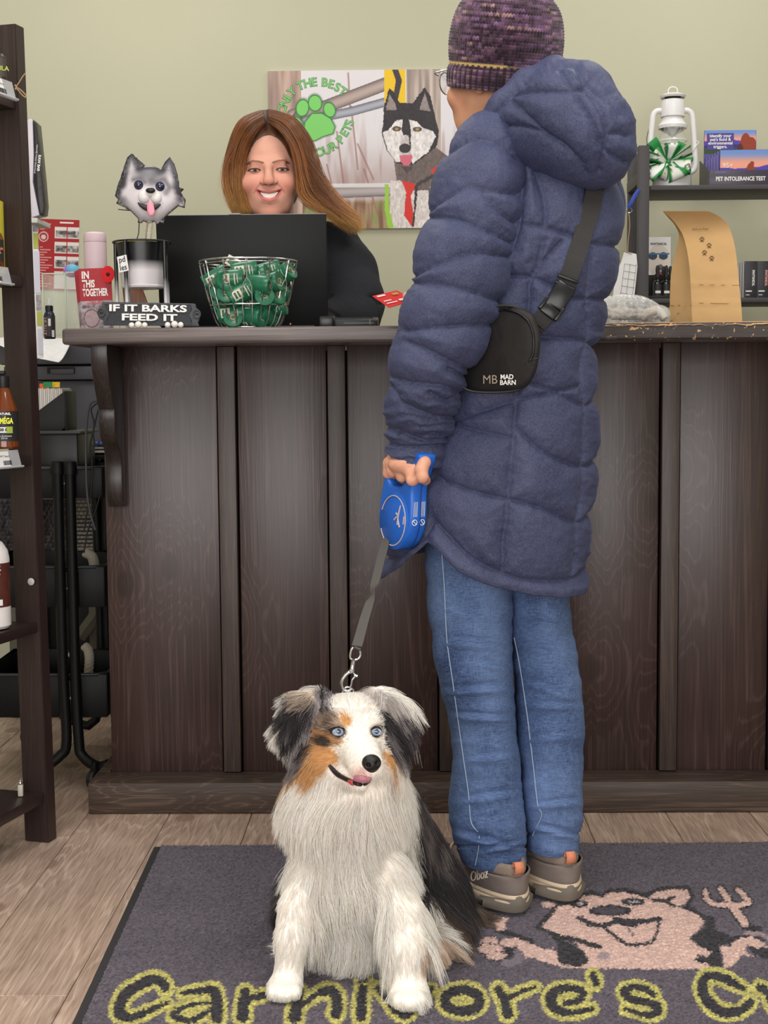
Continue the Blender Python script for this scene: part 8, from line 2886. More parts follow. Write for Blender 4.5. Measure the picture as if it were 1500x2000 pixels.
 # twine bow tied to the post
 TW = thing('twine_bow', 'loose jute twine bow tied round the rack post', 'twine', at(34, 172, 2.86))
 Mj = mat('jute_twine', (170, 140, 100), .9)
 p = lambda x, y, Y=2.855: at(x, y, Y)
 tube('twine', [p(31, 170), p(38, 160), p(44, 150), p(50, 143)], .0012, Mj, TW, seg=6, smoothn=4)
 tube('twine', [p(31, 170), p(38, 174), p(45, 180), p(51, 187), p(49, 190), p(42, 184), p(36, 177), p(31, 170)], .0013, Mj, TW, seg=6, smoothn=4)
 tube('knot', [p(29, 166), p(32, 170), p(30, 175)], .002, Mj, TW, seg=6, smoothn=3)
rack_items()
def behind_counter():
 # ---- grey storage cabinet
 Y = 3.95
 a, b = at(6, 690, Y), at(196, 690, Y)
 zt_ = at(100, 668, Y)[2]
 GC = thing('storage_cabinet', 'dark grey plastic cabinet with recessed handle behind the counter', 'cabinet', ((a[0] + b[0]) / 2, Y + .2, 0))
 Mg = mat('grey_plastic', (76, 75, 82), .55, bump=.1, bscale=400)
 zl = at(100, 712, Y)[2]
 z2 = at(100, 742, Y)[2]
 zb = at(100, 975, 4.05)[2] + .004
 cx, w = (a[0] + b[0]) / 2, b[0] - a[0]
 box('lid', (cx, Y + .20, (zt_ + zl) / 2), (w + .02, .42, zt_ - zl), Mg, GC, bevel=.006)
 box('upper_band', (cx, Y + .20, (zl + z2) / 2 - .002), (w, .40, zl - z2 - .004), Mg, GC, bevel=.004)
 box('body', (cx, Y + .21, (z2 + zb) / 2 - .002), (w - .012, .38, z2 - zb - .003), Mg, GC, bevel=.004)
 h0, h1 = at(92, 730, Y - .003), at(146, 717, Y - .003)
 box('handle_recess', ((h0[0] + h1[0]) / 2, Y - .001, (h0[2] + h1[2]) / 2), (h1[0] - h0[0], .004, h1[2] - h0[2]), mat('recess_black', (26, 26, 28), .7), GC, bevel=.0015)
 box('handle_grip', ((h0[0] + h1[0]) / 2 + .004, Y - .0045, h0[2] + .006), (h1[0] - h0[0] - .012, .004, .014), Mg, GC, bevel=.002)
 # ---- papers lying on it, the top ones sagging over the front
 Mp = mat('printed_paper', (226, 224, 222), .8, var=.06, vscale=60)
 for i, (pts, lab) in enumerate((([(78, 664, 3.90), (143, 672, 3.86), (114, 708, 3.74), (74, 700, 3.74)], 'top white sheet sagging over the cabinet front'), ([(70, 662, 4.02), (138, 665, 3.98), (128, 678, 3.84), (70, 676, 3.84)], 'printed sheet lying behind the sagging one'), ([(-6, 662, 3.96), (20, 662, 3.96), (20, 684, 3.80), (-6, 672, 3.80)], 'white sheet lying left of the rack post'))):
  C4 = [at(*q) for q in pts]
  n = 14
  V = []
  for r_ in range(n):
   for c_ in range(n):
    u, v = c_ / (n - 1), r_ / (n - 1)
    P = (C4[0] * (1 - u) + C4[1] * u) * (1 - v) + (C4[3] * (1 - u) + C4[2] * u) * v
    P = P + np.array([0, 0, .004 * sin(u * pi) * (1 - v) - .010 * sin(v * pi) * (.4 + .6 * u) * (1 if i == 0 else 0) + (zt_ + .001 + .0012 * (2 - i) - P[2]) * (1 - v) ** 2 * (1 if i == 0 else 0)])
    V.append(P)
  o = mesh_obj('paper_sheet', V, grid_faces(n, n, False), Mp, None, smooth=True)
  o.modifiers.new('thickness', 'SOLIDIFY').thickness = .0008
  tag(o, lab, 'paper', 'papers on the cabinet')
 # ---- card index box with coloured tabs
 Yx = 3.42
 IX = thing('card_index_box', 'black slanted index box full of cards with coloured tabs', 'index box', at(90, 882, Yx))
 sx = Yx / FPX
 p = lambda x, y: at(x, y, Yx)
 O = [p(58, 836), (p(126, 765)), p(126, 830), p(120, 843), p(50, 843), p(44, 836)]
 zfl = at(90, 843, Yx)[2]
 prism('box_side', [(p(70, 806)[0], p(70, 806)[2]), (p(126, 764)[0], p(126, 764)[2]), (p(127, 832)[0], p(127, 832)[2]), (p(119, 842)[0], p(119, 842)[2]), (p(36, 842)[0], p(36, 842)[2]), (p(36, 828)[0], p(36, 828)[2])], .003, M_blackm, IX, bevel=.001, M=T(0, Yx, 0))
 prism('box_side', [(p(70, 806)[0], p(70, 806)[2]), (p(126, 764)[0], p(126, 764)[2]), (p(127, 842)[0], p(127, 842)[2]), (p(36, 842)[0], p(36, 842)[2]), (p(36, 828)[0], p(36, 828)[2])], .003, M_blackm, IX, M=T(0, Yx + .107, 0))
 q0, q1 = p(126.5, 764), p(126.5, 842)
 box('box_end', (q0[0], Yx + .055, (q0[2] + q1[2]) / 2), (.003, .108, q0[2] - q1[2]), M_blackm, IX, bevel=.0005)
 Mcd = mat('index_card', (224, 214, 200), .85)
 n = 22
 for k in range(n):
  x_ = p(42 + k * 3.7, 800)[0]
  ztop = at(42 + k * 3.7, 760 - (k % 3), Yx + .01)[2]
  z0 = at(50, 838, Yx)[2]
  box('card', (x_, Yx + .055, (ztop + z0) / 2), (.0036, .098, ztop - z0), Mcd if k % 2 else M_paper, IX, bevel=0)
 for k, (px, py, col) in enumerate(((64, 757, (206, 40, 44)), (86, 752, (226, 96, 40)), (93, 749, (36, 140, 74)), (108, 749, (240, 196, 30)))):
  q = at(px, py, Yx + .01 + .02 * (k % 2))
  box('tab', q + np.array([0, 0, -.003]), (18 * sx, .0016, .013), mat('tab_%d' % k, col, .5), IX, bevel=.0006, rot=(-8, 0, 0))
 # ---- three-tier trolley
 Yt = 3.35
 TR = thing('utility_trolley', 'black three-tier metal trolley between rack and counter', 'trolley', at(120, 1480, Yt))
 TR.location.z = 0
 Mk = mat('black_powdercoat', (9, 9, 10), .5, spec=.35)
 x0, x1 = at(-60, 900, Yt)[0], at(197, 900, Yt)[0]
 # two bent-tube frames
 for px in (118, 142):
  x_ = at(px, 900, Yt)[0]
  sg = -1 if px == 118 else 1
  zt2 = at(px, 900, Yt)[2]
  P = [(x_, Yt - .03, zt2), (x_, Yt - .03, .30), (x_ + .004, Yt - .03, .115), (x_ + sg * .012, Yt - .032, .075), (x_ + sg * .05, Yt - .045, .052), (x_ + sg * .08, Yt - .055, .060)]
  tube('frame_tube', P, .0125, Mk, TR, seg=14, smoothn=6)
  lathe('tube_cap', [(.0165, zt2 - .030), (.0168, zt2 - .004), (.015, zt2), (.0001, zt2 + .001)], Mk, TR, T(x_, Yt - .03, 0), seg=20)
 for px in (118, 142):
  x_ = at(px, 900, Yt)[0]
  sg = -1 if px == 118 else 1
  tube('frame_tube', [(x_, Yt + .36, at(px, 900, Yt)[2]), (x_, Yt + .36, .12), (x_ + sg * .09, Yt + .37, .07)], .0125, Mk, TR, seg=12, smoothn=5)
 # trays: open boxes
 for (pt, pb) in ((915, 972), (1108, 1185), (1318, 1400)):
  zt3, zb3 = at(100, pt, Yt)[2], at(100, pb, Yt)[2]
  th = .003
  ya, yb = Yt, Yt + .33
  for nm, c, s_ in (('tray_wall', ((x0 + x1) / 2, ya, (zt3 + zb3) / 2), (x1 - x0, th, zt3 - zb3)), ('tray_wall', ((x0 + x1) / 2, yb, (zt3 + zb3) / 2), (x1 - x0, th, zt3 - zb3)), ('tray_wall', (x0, (ya + yb) / 2, (zt3 + zb3) / 2), (th, yb - ya, zt3 - zb3)), ('tray_wall', (x1, (ya + yb) / 2, (zt3 + zb3) / 2), (th, yb - ya, zt3 - zb3)), ('tray_floor', ((x0 + x1) / 2, (ya + yb) / 2, zb3), (x1 - x0, yb - ya, th))):
   box(nm, c, s_, Mk, TR, bevel=.0008)
  rim = [(x0, ya, zt3), (x1 - .02, ya, zt3), (x1, ya + .02, zt3), (x1, yb, zt3), (x0, yb, zt3)]
  tube('tray_rim', rim, .0045, mat('black_rim', (42, 42, 46), .4), TR, seg=8, closed=True)
  xm = at(130, 950, Yt)[0]
  box('bracket', (xm, Yt - .018, (zt3 + zb3) / 2 - .004), (.052, .020, zt3 - zb3 - .006), Mk, TR, bevel=.003)
  ball('bolt', (xm + .004, Yt - .0295, (zt3 + zb3) / 2), .0052, mat('bolt_steel', (120, 120, 122), .35, metal=.8), TR, sc=(1, .5, 1), seg=14)
 # castor
 q = onfloor(200, 1480)
 xc = x1 - .02
 for cx_, cy_ in ((xc, Yt - .06), (x0 + .02, Yt - .06), (xc, Yt + .37), (x0 + .02, Yt + .37)):
  lathe('castor_wheel', [(.0001, -.009), (.022, -.009), (.0255, -.005), (.0255, .005), (.022, .009), (.0001, .009)], M_black, TR, T(cx_, cy_, .026, 90, 0, 62), seg=24)
  tube('castor_stem', [(cx_, cy_, .040), (cx_, cy_, .068)], .008, Mk, TR, seg=10)
 # ---- black bin standing in the top tray
 a, b = at(70, 900, 3.40), at(152, 848, 3.40)
 zc = at(100, 968, Yt)[2]
 BN = thing('black_file_bin', 'black lidded file bin standing in the top trolley tray', 'bin', ((a[0] + b[0]) / 2, 3.5, zc))
 zt4 = at(110, 843, 3.40)[2]
 box('bin', ((a[0] + b[0]) / 2, 3.49, (zc + zt4) / 2), (b[0] - a[0], .19, zt4 - zc - .008), mat('black_bin', (16, 16, 17), .4), BN, bevel=.006)
 box('bin_lid', ((a[0] + b[0]) / 2 + .004, 3.49, zt4 - .002), (b[0] - a[0] + .012, .20, .008), mat('grey_bin_lid', (68, 68, 70), .45), BN, bevel=.003)
 # ---- cables hanging behind the counter end
 for i, L in enumerate(([(192, 782), (176, 790), (169, 830), (168, 900), (170, 960), (176, 1000), (186, 1035)], [(192, 786), (178, 800), (184, 830), (176, 870), (180, 905), (178, 960), (170, 1000), (164, 1040)], [(192, 800), (186, 825), (182, 850), (188, 872), (194, 862)], [(196, 965), (186, 1000), (172, 1035), (164, 1080)])):
  c = tube('cable', [at(x_, y_, 3.30 + .02 * (i % 2)) for x_, y_ in L], .0028 if i == 0 else .0018, mat('cable_grey', (70, 70, 74), .5) if i == 0 else M_black, None, seg=8, smoothn=6)
  tag(c, ['thick grey cable looping down beside the counter end', 'thin black cable crossing behind the thick one', 'short black cable loop at the counter bracket', 'thin black cable running down to the trolley'][i], 'cable', 'cables beside the counter')
 # ---- dark woven storage behind, with a wooden frame and rope toy
 Yw = 4.05
 WB = thing('woven_basket', 'dark grey woven storage basket with light stripes behind the trolley', 'basket', at(100, 1100, Yw))
 xa, xb_ = at(-10, 1040, Yw)[0], at(204, 1040, Yw)[0]
 nx, nz = 150, 64
 za, zb5 = at(100, 1100, Yw)[2], at(100, 975, Yw)[2]
 U, Vv = np.meshgrid(np.linspace(0, 1, nx), np.linspace(0, 1, nz))
 X = xa + (xb_ - xa) * U
 Zv = za + (zb5 - za) * Vv
 rows_ = Vv * 16
 bulge = .006 * np.abs(np.sin(rows_ * pi)) ** .6 + .0025 * np.sin(U * 150 + np.floor(rows_) * pi)
 P = np.stack([X.ravel(), (Yw - bulge).ravel(), Zv.ravel()], 1)
 n = vnoise(np.c_[U.ravel() * 60, np.floor(rows_).ravel()], 1, 5)
 lightp = sstep(.62, .80, U.ravel())
 col = np.array([[58, 56, 58.0]]) * (0.55 + .8 * n)[:, None]
 stripe = (np.abs(np.sin(rows_ * pi)) > .55).ravel()
 col = mixc(col, lightp * stripe * .75, (176, 170, 156))
 w_ = mesh_obj('woven_front', P, grid_faces(nz, nx, False), mat('woven', rough=.9, vcol=True), WB, cols=lin(np.clip(col, 0, 255)))
 box('basket_body', ((xa + xb_) / 2, Yw + .16, (za + zb5) / 2), (xb_ - xa, .31, zb5 - za), mat('woven_dark', (40, 39, 42), .9), WB, bevel=.01)
 # stand under the basket
 FS = thing('basket_stand', 'grey wooden stand with slanting brace under the woven basket', 'stand', at(100, 1350, Yw))
 FS.location.z = 0
 Mo = mat('olive_wood', (92, 90, 80), .7, var=.1, vscale=30)
 box('rail', ((xa + xb_) / 2, Yw + .0, za - .012), (xb_ - xa, .04, .022), Mo, FS, bevel=.002)
 for x_ in (xa + .05, at(185, 1200, Yw)[0]):
  box('leg', (x_, Yw + .005, (za - .024) / 2), (.03, .03, za - .026), Mo, FS, bevel=.002)
 for x_ in (xa + .05, at(185, 1200, Yw)[0]):
  box('leg', (x_, Yw + .30, (za - .002) / 2), (.03, .03, za - .004), Mo, FS, bevel=.002)
 A, B_ = at(155, 1245, Yw - .03), at(208, 1172, Yw - .03)
 tube('brace', [A, B_], .018, Mo, FS, seg=4, flat=(1, .5, (0, 1, 0)))
 box('lower_shelf', ((xa + xb_) / 2, Yw + .15, at(100, 1310, Yw)[2]), (xb_ - xa, .34, .02), mat('dark_shelf', (34, 32, 32), .7), FS, bevel=.002)
 box('back_board', ((xa + xb_) / 2, Yw + .33, za / 2), (xb_ - xa, .015, za - .03), mat('dark_shelf', (34, 32, 32), .7), FS, bevel=.002)
 # dark panel of a second unit seen between trolley and counter
 dk = box('dark_locker', (at(196, 1150, 3.72)[0] + .055, 3.85, .37), (.085, .16, .74), mat('locker_black', (22, 22, 24), .6), None, bevel=.003)
 tag(dk, 'narrow black cabinet standing behind the counter end', 'cabinet')
 # rope toys
 Mr = mat('cotton_rope', (206, 196, 178), .9, bump=.4, bscale=300)
 def rope(L, Yr, lab, r=.010):
  RT = thing('rope_toy', lab, 'rope toy', at(L[-1][0], L[-1][1], Yr), 'rope toys behind the trolley')
  P = crom(np.array([at(x_, y_, Yr) for x_, y_ in L]), 60)
  t = np.linspace(0, 2 * pi * 7, 60)
  tn = unit(np.gradient(P, axis=0))
  xx = unit(np.cross(tn, [0, 1.0, .1]))
  yy = np.cross(tn, xx)
  for k in range(3):
   q = P + (xx * np.cos(t + k * 2 * pi / 3)[:, None] + yy * np.sin(t + k * 2 * pi / 3)[:, None]) * r * .55
   tube('strand', q, r * .62, Mr, RT, seg=8)
 rope([(166, 1262), (173, 1272), (174, 1300), (168, 1350), (168, 1384)], 3.58, 'thick white rope loop in the lowest trolley tray', .011)
 rope([(139, 1276), (145, 1282), (146, 1310), (142, 1350), (142, 1384)], 3.58, 'white rope end between the trolley tubes', .010)
 rope([(168, 1080), (180, 1088), (184, 1110), (178, 1150), (178, 1172)], 3.58, 'pale rope bundle at the middle trolley tray', .012)
 # magazines on the shelf by the counter end
 for k, (c_, lab) in enumerate((((48, 92, 170), 'blue magazine on top of the pile beside the counter'), ((206, 190, 186), 'pale pink magazine in the pile beside the counter'), ((228, 226, 220), 'white magazine lowest in the pile beside the counter'))):
  z = at(180, 868 + k * 7, 3.66)[2]
  o = box('magazine', (at(180, 860, 3.66)[0], 3.72, z), (.11, .14, .006), mat('magazine_%d' % k, c_, .5), None, bevel=.0006, rot=(0, 0, 4 * k))
  tag(o, lab, 'magazine', 'magazines beside the counter')
 sd = box('side_table', (at(180, 860, 3.66)[0] - .004, 3.73, at(180, 890, 3.66)[2] - .004), (.14, .17, .012), mat('dark_shelf', (34, 32, 32), .7), None, bevel=.002)
 tag(sd, 'small dark side ledge carrying magazines beside the counter end', 'ledge')
 # ---- red notice on the wall, sheets pinned beside it, and a pet food bag
 Yq = YW - .004
 def fn(u, v):
  c = np.repeat(np.array([[168, 52, 56.0]]), len(u), 0)
  X = np.c_[u, v]
  n = fbm(np.c_[u * 16, v * 26], 1, 6, 2)
  for r0 in (.73, .52, .31):
   m = (u > .40) & (v > r0 - .0) & (v < r0 + .165)
   c = mixc(c, m, (226, 218, 214))
   ph = (u > .43) & (u < .99) & (v > r0 + .015) & (v < r0 + .115)
   c = np.where(ph[:, None], (40 + 190 * n)[:, None] * np.array([[1, .96, .95]]), c)
   c = mixc(c, (np.abs(u - .71) < .012) & m, (168, 52, 56))
  c = mixc(c, (u > .40) & (v < .27) & (v > .02), (216, 206, 202))
  for k, vv in enumerate(np.linspace(.97, .05, 26)):
   if .62 < vv < .84:
    continue
   c = mixc(c, ((np.abs(v - vv) < .007) & (u < .12 + .26 * ((k * 37) % 10) / 10) & (u > .04)) * .8, (224, 180, 178))
  k = ell(X, .13, .75, .12, .072)
  c = mixc(c, k < 1, (226, 190, 188))
  c = mixc(c, (k < .82), (150, 60, 62))
  c = mixc(c, ell(X, .13, .745, .06, .035) < 1, (222, 190, 186))
  c = mixc(c, (np.abs(v - .955) < .012) & (u > .52) & (u < .86), (238, 224, 220))
  return c
 C4 = [at(72, 428, Yq), at(152, 436, Yq), at(155, 560, Yq), at(77, 566, Yq)]
 w = C4[1][0] - C4[0][0]
 h = C4[0][2] - C4[3][2]
 c = sum(C4) / 4
 RN = thing('red_notice', 'dark red information poster with photo rows on the wall', 'poster', (c[0], Yq, c[2]))
 panel('print', w, h, 84, 138, fn, T(c[0], Yq, c[2], 0, 2.5, 0), M_matte, RN)
 box('sheet', (c[0], Yq + .0012, c[2]), (w, .0016, h), M_paper, RN, bevel=0, rot=(0, 2.5, 0))
 # pinned calendar strip seen edge-on
 O = [at(x_, y_, 3.60) for x_, y_ in ((61, 425), (72, 425), (82, 640), (84, 698), (72, 700), (66, 560))]
 CA = thing('wall_calendar', 'long paper calendar hanging beside the rack post', 'calendar', at(75, 700, 3.60))
 prism('sheets', [(p_[0], p_[2]) for p_ in O], .004, M_paper, CA, M=T(0, 3.60, 0))
 Mgy = mat('olive_print', (176, 182, 88), .7)
 for y0, y1, m_ in ((455, 485, Mgy), (608, 636, Mgy), (428, 452, mat('grey_print', (150, 146, 150), .7, var=.5, vscale=150)), (575, 606, mat('grey_print', (150, 146, 150), .7, var=.5, vscale=150)), (490, 572, mat('pale_print', (206, 206, 220), .7)), (642, 692, mat('pale_print', (206, 206, 220), .7))):
  ym = (y0 + y1) / 2
  xc = np.interp(ym, [425, 640, 698], [67, 77, 80])
  A, B_ = at(xc - 4, y1, 3.596), at(xc + 4.5, y0, 3.596)
  box('calendar_block', ((A[0] + B_[0]) / 2, 3.5985, (A[2] + B_[2]) / 2), (B_[0] - A[0], .001, B_[2] - A[2]), m_, CA, bevel=0)
 FB = thing('pet_food_bag', 'black and white pet food bag propped up beside the rack post', 'bag', at(66, 425, 3.56))
 W_ = [(52, 234), (60, 232), (64, 236), (66, 300), (64, 355), (70, 385), (77, 420), (62, 424), (56, 330)]
 prism('white_side', [(at(x_, y_, 3.56)[0], at(x_, y_, 3.56)[2]) for x_, y_ in W_], .05, mat('bag_white', (214, 208, 216), .5, var=.05, vscale=20), FB, bevel=.002, M=T(0, 3.56, 0))
 K_ = [(64, 233), (71, 240), (76, 290), (82, 350), (86, 400), (84, 418), (78, 420), (71, 386), (66, 356), (67, 300), (65, 250)]
 prism('black_front', [(at(x_, y_, 3.558)[0], at(x_, y_, 3.558)[2]) for x_, y_ in K_], .052, mat('bag_black', (34, 32, 34), .3, bump=.5, bscale=60), FB, bevel=.003, M=T(0, 3.556, 0))
 p_ = at(74.5, 318, 3.55)
 text('lettering', 'RAW BAR', .009, T(p_[0] + .001, 3.5535, p_[2]) @ Matrix.Rotation(radians(97), 4, 'Y'), M_paper, FB, offset=.0004)
 p_ = at(71.5, 318, 3.55)
 text('lettering', 'naturally freeze dried food', .0065, T(p_[0] - .002, 3.5535, p_[2] + .01) @ Matrix.Rotation(radians(97), 4, 'Y'), M_paper, FB)
 # shelf that carries bag and calendar
 q = at(68, 424, 3.59)
 wsb = box('bag_ledge', (q[0] - .07, 3.62, q[2] - .012), (.17, .13, .012), mat('ledge_white', (206, 204, 198), .6), None, bevel=.001)
 tag(wsb, 'small pale ledge behind the rack post carrying the pet food bag', 'ledge')
 # lighter standing on the lowest rack shelf
 q = at(40, 1531, 2.86)
 z0 = RACK[4][1]
 LG = thing('metal_lighter', 'small cream and steel pin standing on the lowest rack shelf', 'lighter', (q[0], q[1], z0))
 box('case', (q[0], q[1], z0 + .013), (.010, .008, .024), mat('cream_case', (196, 190, 176), .4), LG, bevel=.001)
 lathe('wheel', [(.0038, z0 + .0255), (.0042, z0 + .029), (.002, z0 + .033), (.0001, z0 + .036)], M_chrome, LG, T(q[0], q[1], 0), seg=14)
behind_counter()
# ------------------------------------------------------------------ crossbody bag
def crossbody():
 BG = thing('crossbody_bag', "black crossbody bag on the customer's hip with printed logo", 'bag', at(980, 770, 2.44))
 M_n = cloth_mat('black_nylon', (28, 26, 26), (42, 39, 38), .55, weave=900, bump=.3, sheen=.1)
 Yb = 2.425
 p = lambda x, y, Y=Yb: at(x, y, Y)
 # outline of the pouch face (photo px)
 O = np.array([(965, 597), (1000, 597), (1030, 608), (1046, 630), (1053, 665), (1050, 700), (1044, 728), (1030, 752), (1005, 764), (960, 768), (915, 764), (895, 745), (890, 700), (898, 650), (925, 608)], float)
 n = 96
 q = np.vstack([O[-1:], O, O[:2]])
 C_ = crom(q, (len(q) - 1) * 8 + 1)[8:8 + len(O) * 8]
 ctr = C_.mean(0)
 rings = []
 prof = [(1.0, .045), (1.012, .030), (1.008, .012), (.985, .001), (.95, -.006), (.85, -.010), (.6, -.013), (.3, -.0145), (.05, -.015)]
 V = []
 for sc, dy in prof:
  r2 = ctr + (C_ - ctr) * sc
  V.append(np.array([p(x, y, Yb) + np.array([0, dy - .00062 * (x - 1005), 0]) for x, y in r2]))
 V = np.concatenate(V)
 N_ = len(C_)
 V[:, 1] += (fbm(topx(V), .03, 5, 3) - .5) * .008
 Q = grid_faces(len(prof), N_)
 Nn = normals(V, Q)
 if Nn[N_ * 6:, 1].mean() > 0:
  Q = Q[:, ::-1].copy()
 o = mesh_obj('pouch', V, Q, M_n, BG, smooth=True)
 bm = bmesh.new()
 bm.from_mesh(o.data)
 bmesh.ops.holes_fill(bm, edges=[e for e in bm.edges if e.is_boundary], sides=2000)
 bm.to_mesh(o.data)
 bm.free()
 E = topx(V)
 # piping and zip
 tube('piping', [p(x, y) + np.array([0, -.002, 0]) for x, y in ctr + (C_ - ctr) * .985], .0022, mat('black_piping', (22, 21, 21), .5), BG, seg=8, closed=True)
 zp_ = [(958, 612), (985, 605), (1015, 613), (1034, 632), (1042, 660), (1041, 690), (1034, 705)]
 tube('zip', [snap_on(V, E, x, y, .0012, 5) for x, y in crom(np.array(zp_, float), 40)], .0022, mat('zip_black', (14, 14, 14), .4), BG, seg=8)
 tube('seam', [snap_on(V, E, x, y, .0010, 5) for x, y in crom(np.array([(1050, 700), (1030, 706), (1026, 712)], float), 12)], .0012, mat('black_piping', (22, 21, 21), .5), BG, seg=6)
 c = snap_on(V, E, 957, 742, .0035, 8)
 text('logo_letters', 'MB', .021, T(*c, 0, 0, -30), mat('bronze_ink', (168, 150, 134), .4), BG, width=.027)
 c = snap_on(V, E, 990, 736.5, .0035, 8)
 text('lettering', 'MAD', .0112, T(*c, 0, 0, -30), M_white, BG, width=.0240, offset=.0003)
 c = snap_on(V, E, 992, 747.5, .0035, 8)
 text('lettering', 'BARN', .0112, T(*c, 0, 0, -30), M_white, BG, width=.0295, offset=.0003)
 # strap over the coat
 L = [(1046, 640), (1060, 622), (1074, 606), (1092, 580), (1106, 552), (1122, 510), (1136, 465), (1150, 420), (1160, 380), (1167, 345), (1172, 320)]
 q = crom(np.array(L, float), 80)
 P = np.array([snap_on(COAT_V, COAT_E, x, y, .004, 6) for x, y in q])
 P[:, 1] = np.convolve(np.pad(P[:, 1], 6, 'edge'), np.ones(13) / 13, 'valid') - .004
 M_w = mat('black_webbing', (44, 41, 40), .7, bump=.5, bscale=500)
 st = unit(np.gradient(P, axis=0))
 nrm = np.array([0, -1.0, 0])
 wv = unit(np.cross(st, nrm))
 w = .0155
 V2 = np.concatenate([P + wv * w, P - wv * w, P - wv * w + [0, -.0018, 0], P + wv * w + [0, -.0018, 0]])
 k = len(P)
 F_ = []
 for a, b in ((0, 1), (1, 2), (2, 3), (3, 0)):
  for i in range(k - 1):
   F_.append((a * k + i, a * k + i + 1, b * k + i + 1, b * k + i))
 o = mesh_obj('strap', V2, F_, M_w, BG)
 bmq = bmesh.new()
 bmq.from_mesh(o.data)
 bmesh.ops.recalc_face_normals(bmq, faces=bmq.faces)
 bmq.to_mesh(o.data)
 bmq.free()
 # side-release buckle and slider
 def on_strap(i, dy):
  x = wv[i]
  z = st[i]
  y = np.cross(z, x)
  M_ = Matrix.Identity(4)
  for r in range(3):
   M_[r][0], M_[r][1], M_[r][2] = float(x[r]), float(y[r]), float(z[r])
  M_.translation = Vector([float(v) for v in P[i] + np.array([0, dy, 0])])
  return M_
 M_b = mat('buckle_plastic', (20, 20, 21), .3)
 B = on_strap(24, -.006)
 soften(bm_obj('buckle', box_bm(.036, .012, .046, bevel=.004, M=B), M_b, BG), 40)
 B = on_strap(15, -.006)
 soften(bm_obj('buckle_tongue', box_bm(.030, .010, .020, bevel=.003, M=B), M_b, BG), 40)
 for sg in (-1, 1):
  soften(bm_obj('buckle_prong', box_bm(.006, .010, .026, bevel=.002, M=on_strap(16, -.007) @ Matrix.Translation((sg * .017, 0, .002))), M_b, BG), 40)
 for i in (30, 33):
  soften(bm_obj('slider', box_bm(.038, .006, .006, bevel=.002, M=on_strap(i, -.006)), M_b, BG), 40)
 soften(bm_obj('strap_fold', box_bm(.031, .004, .030, bevel=.001, M=on_strap(8, -.004)), M_w, BG), 40)
crossbody()
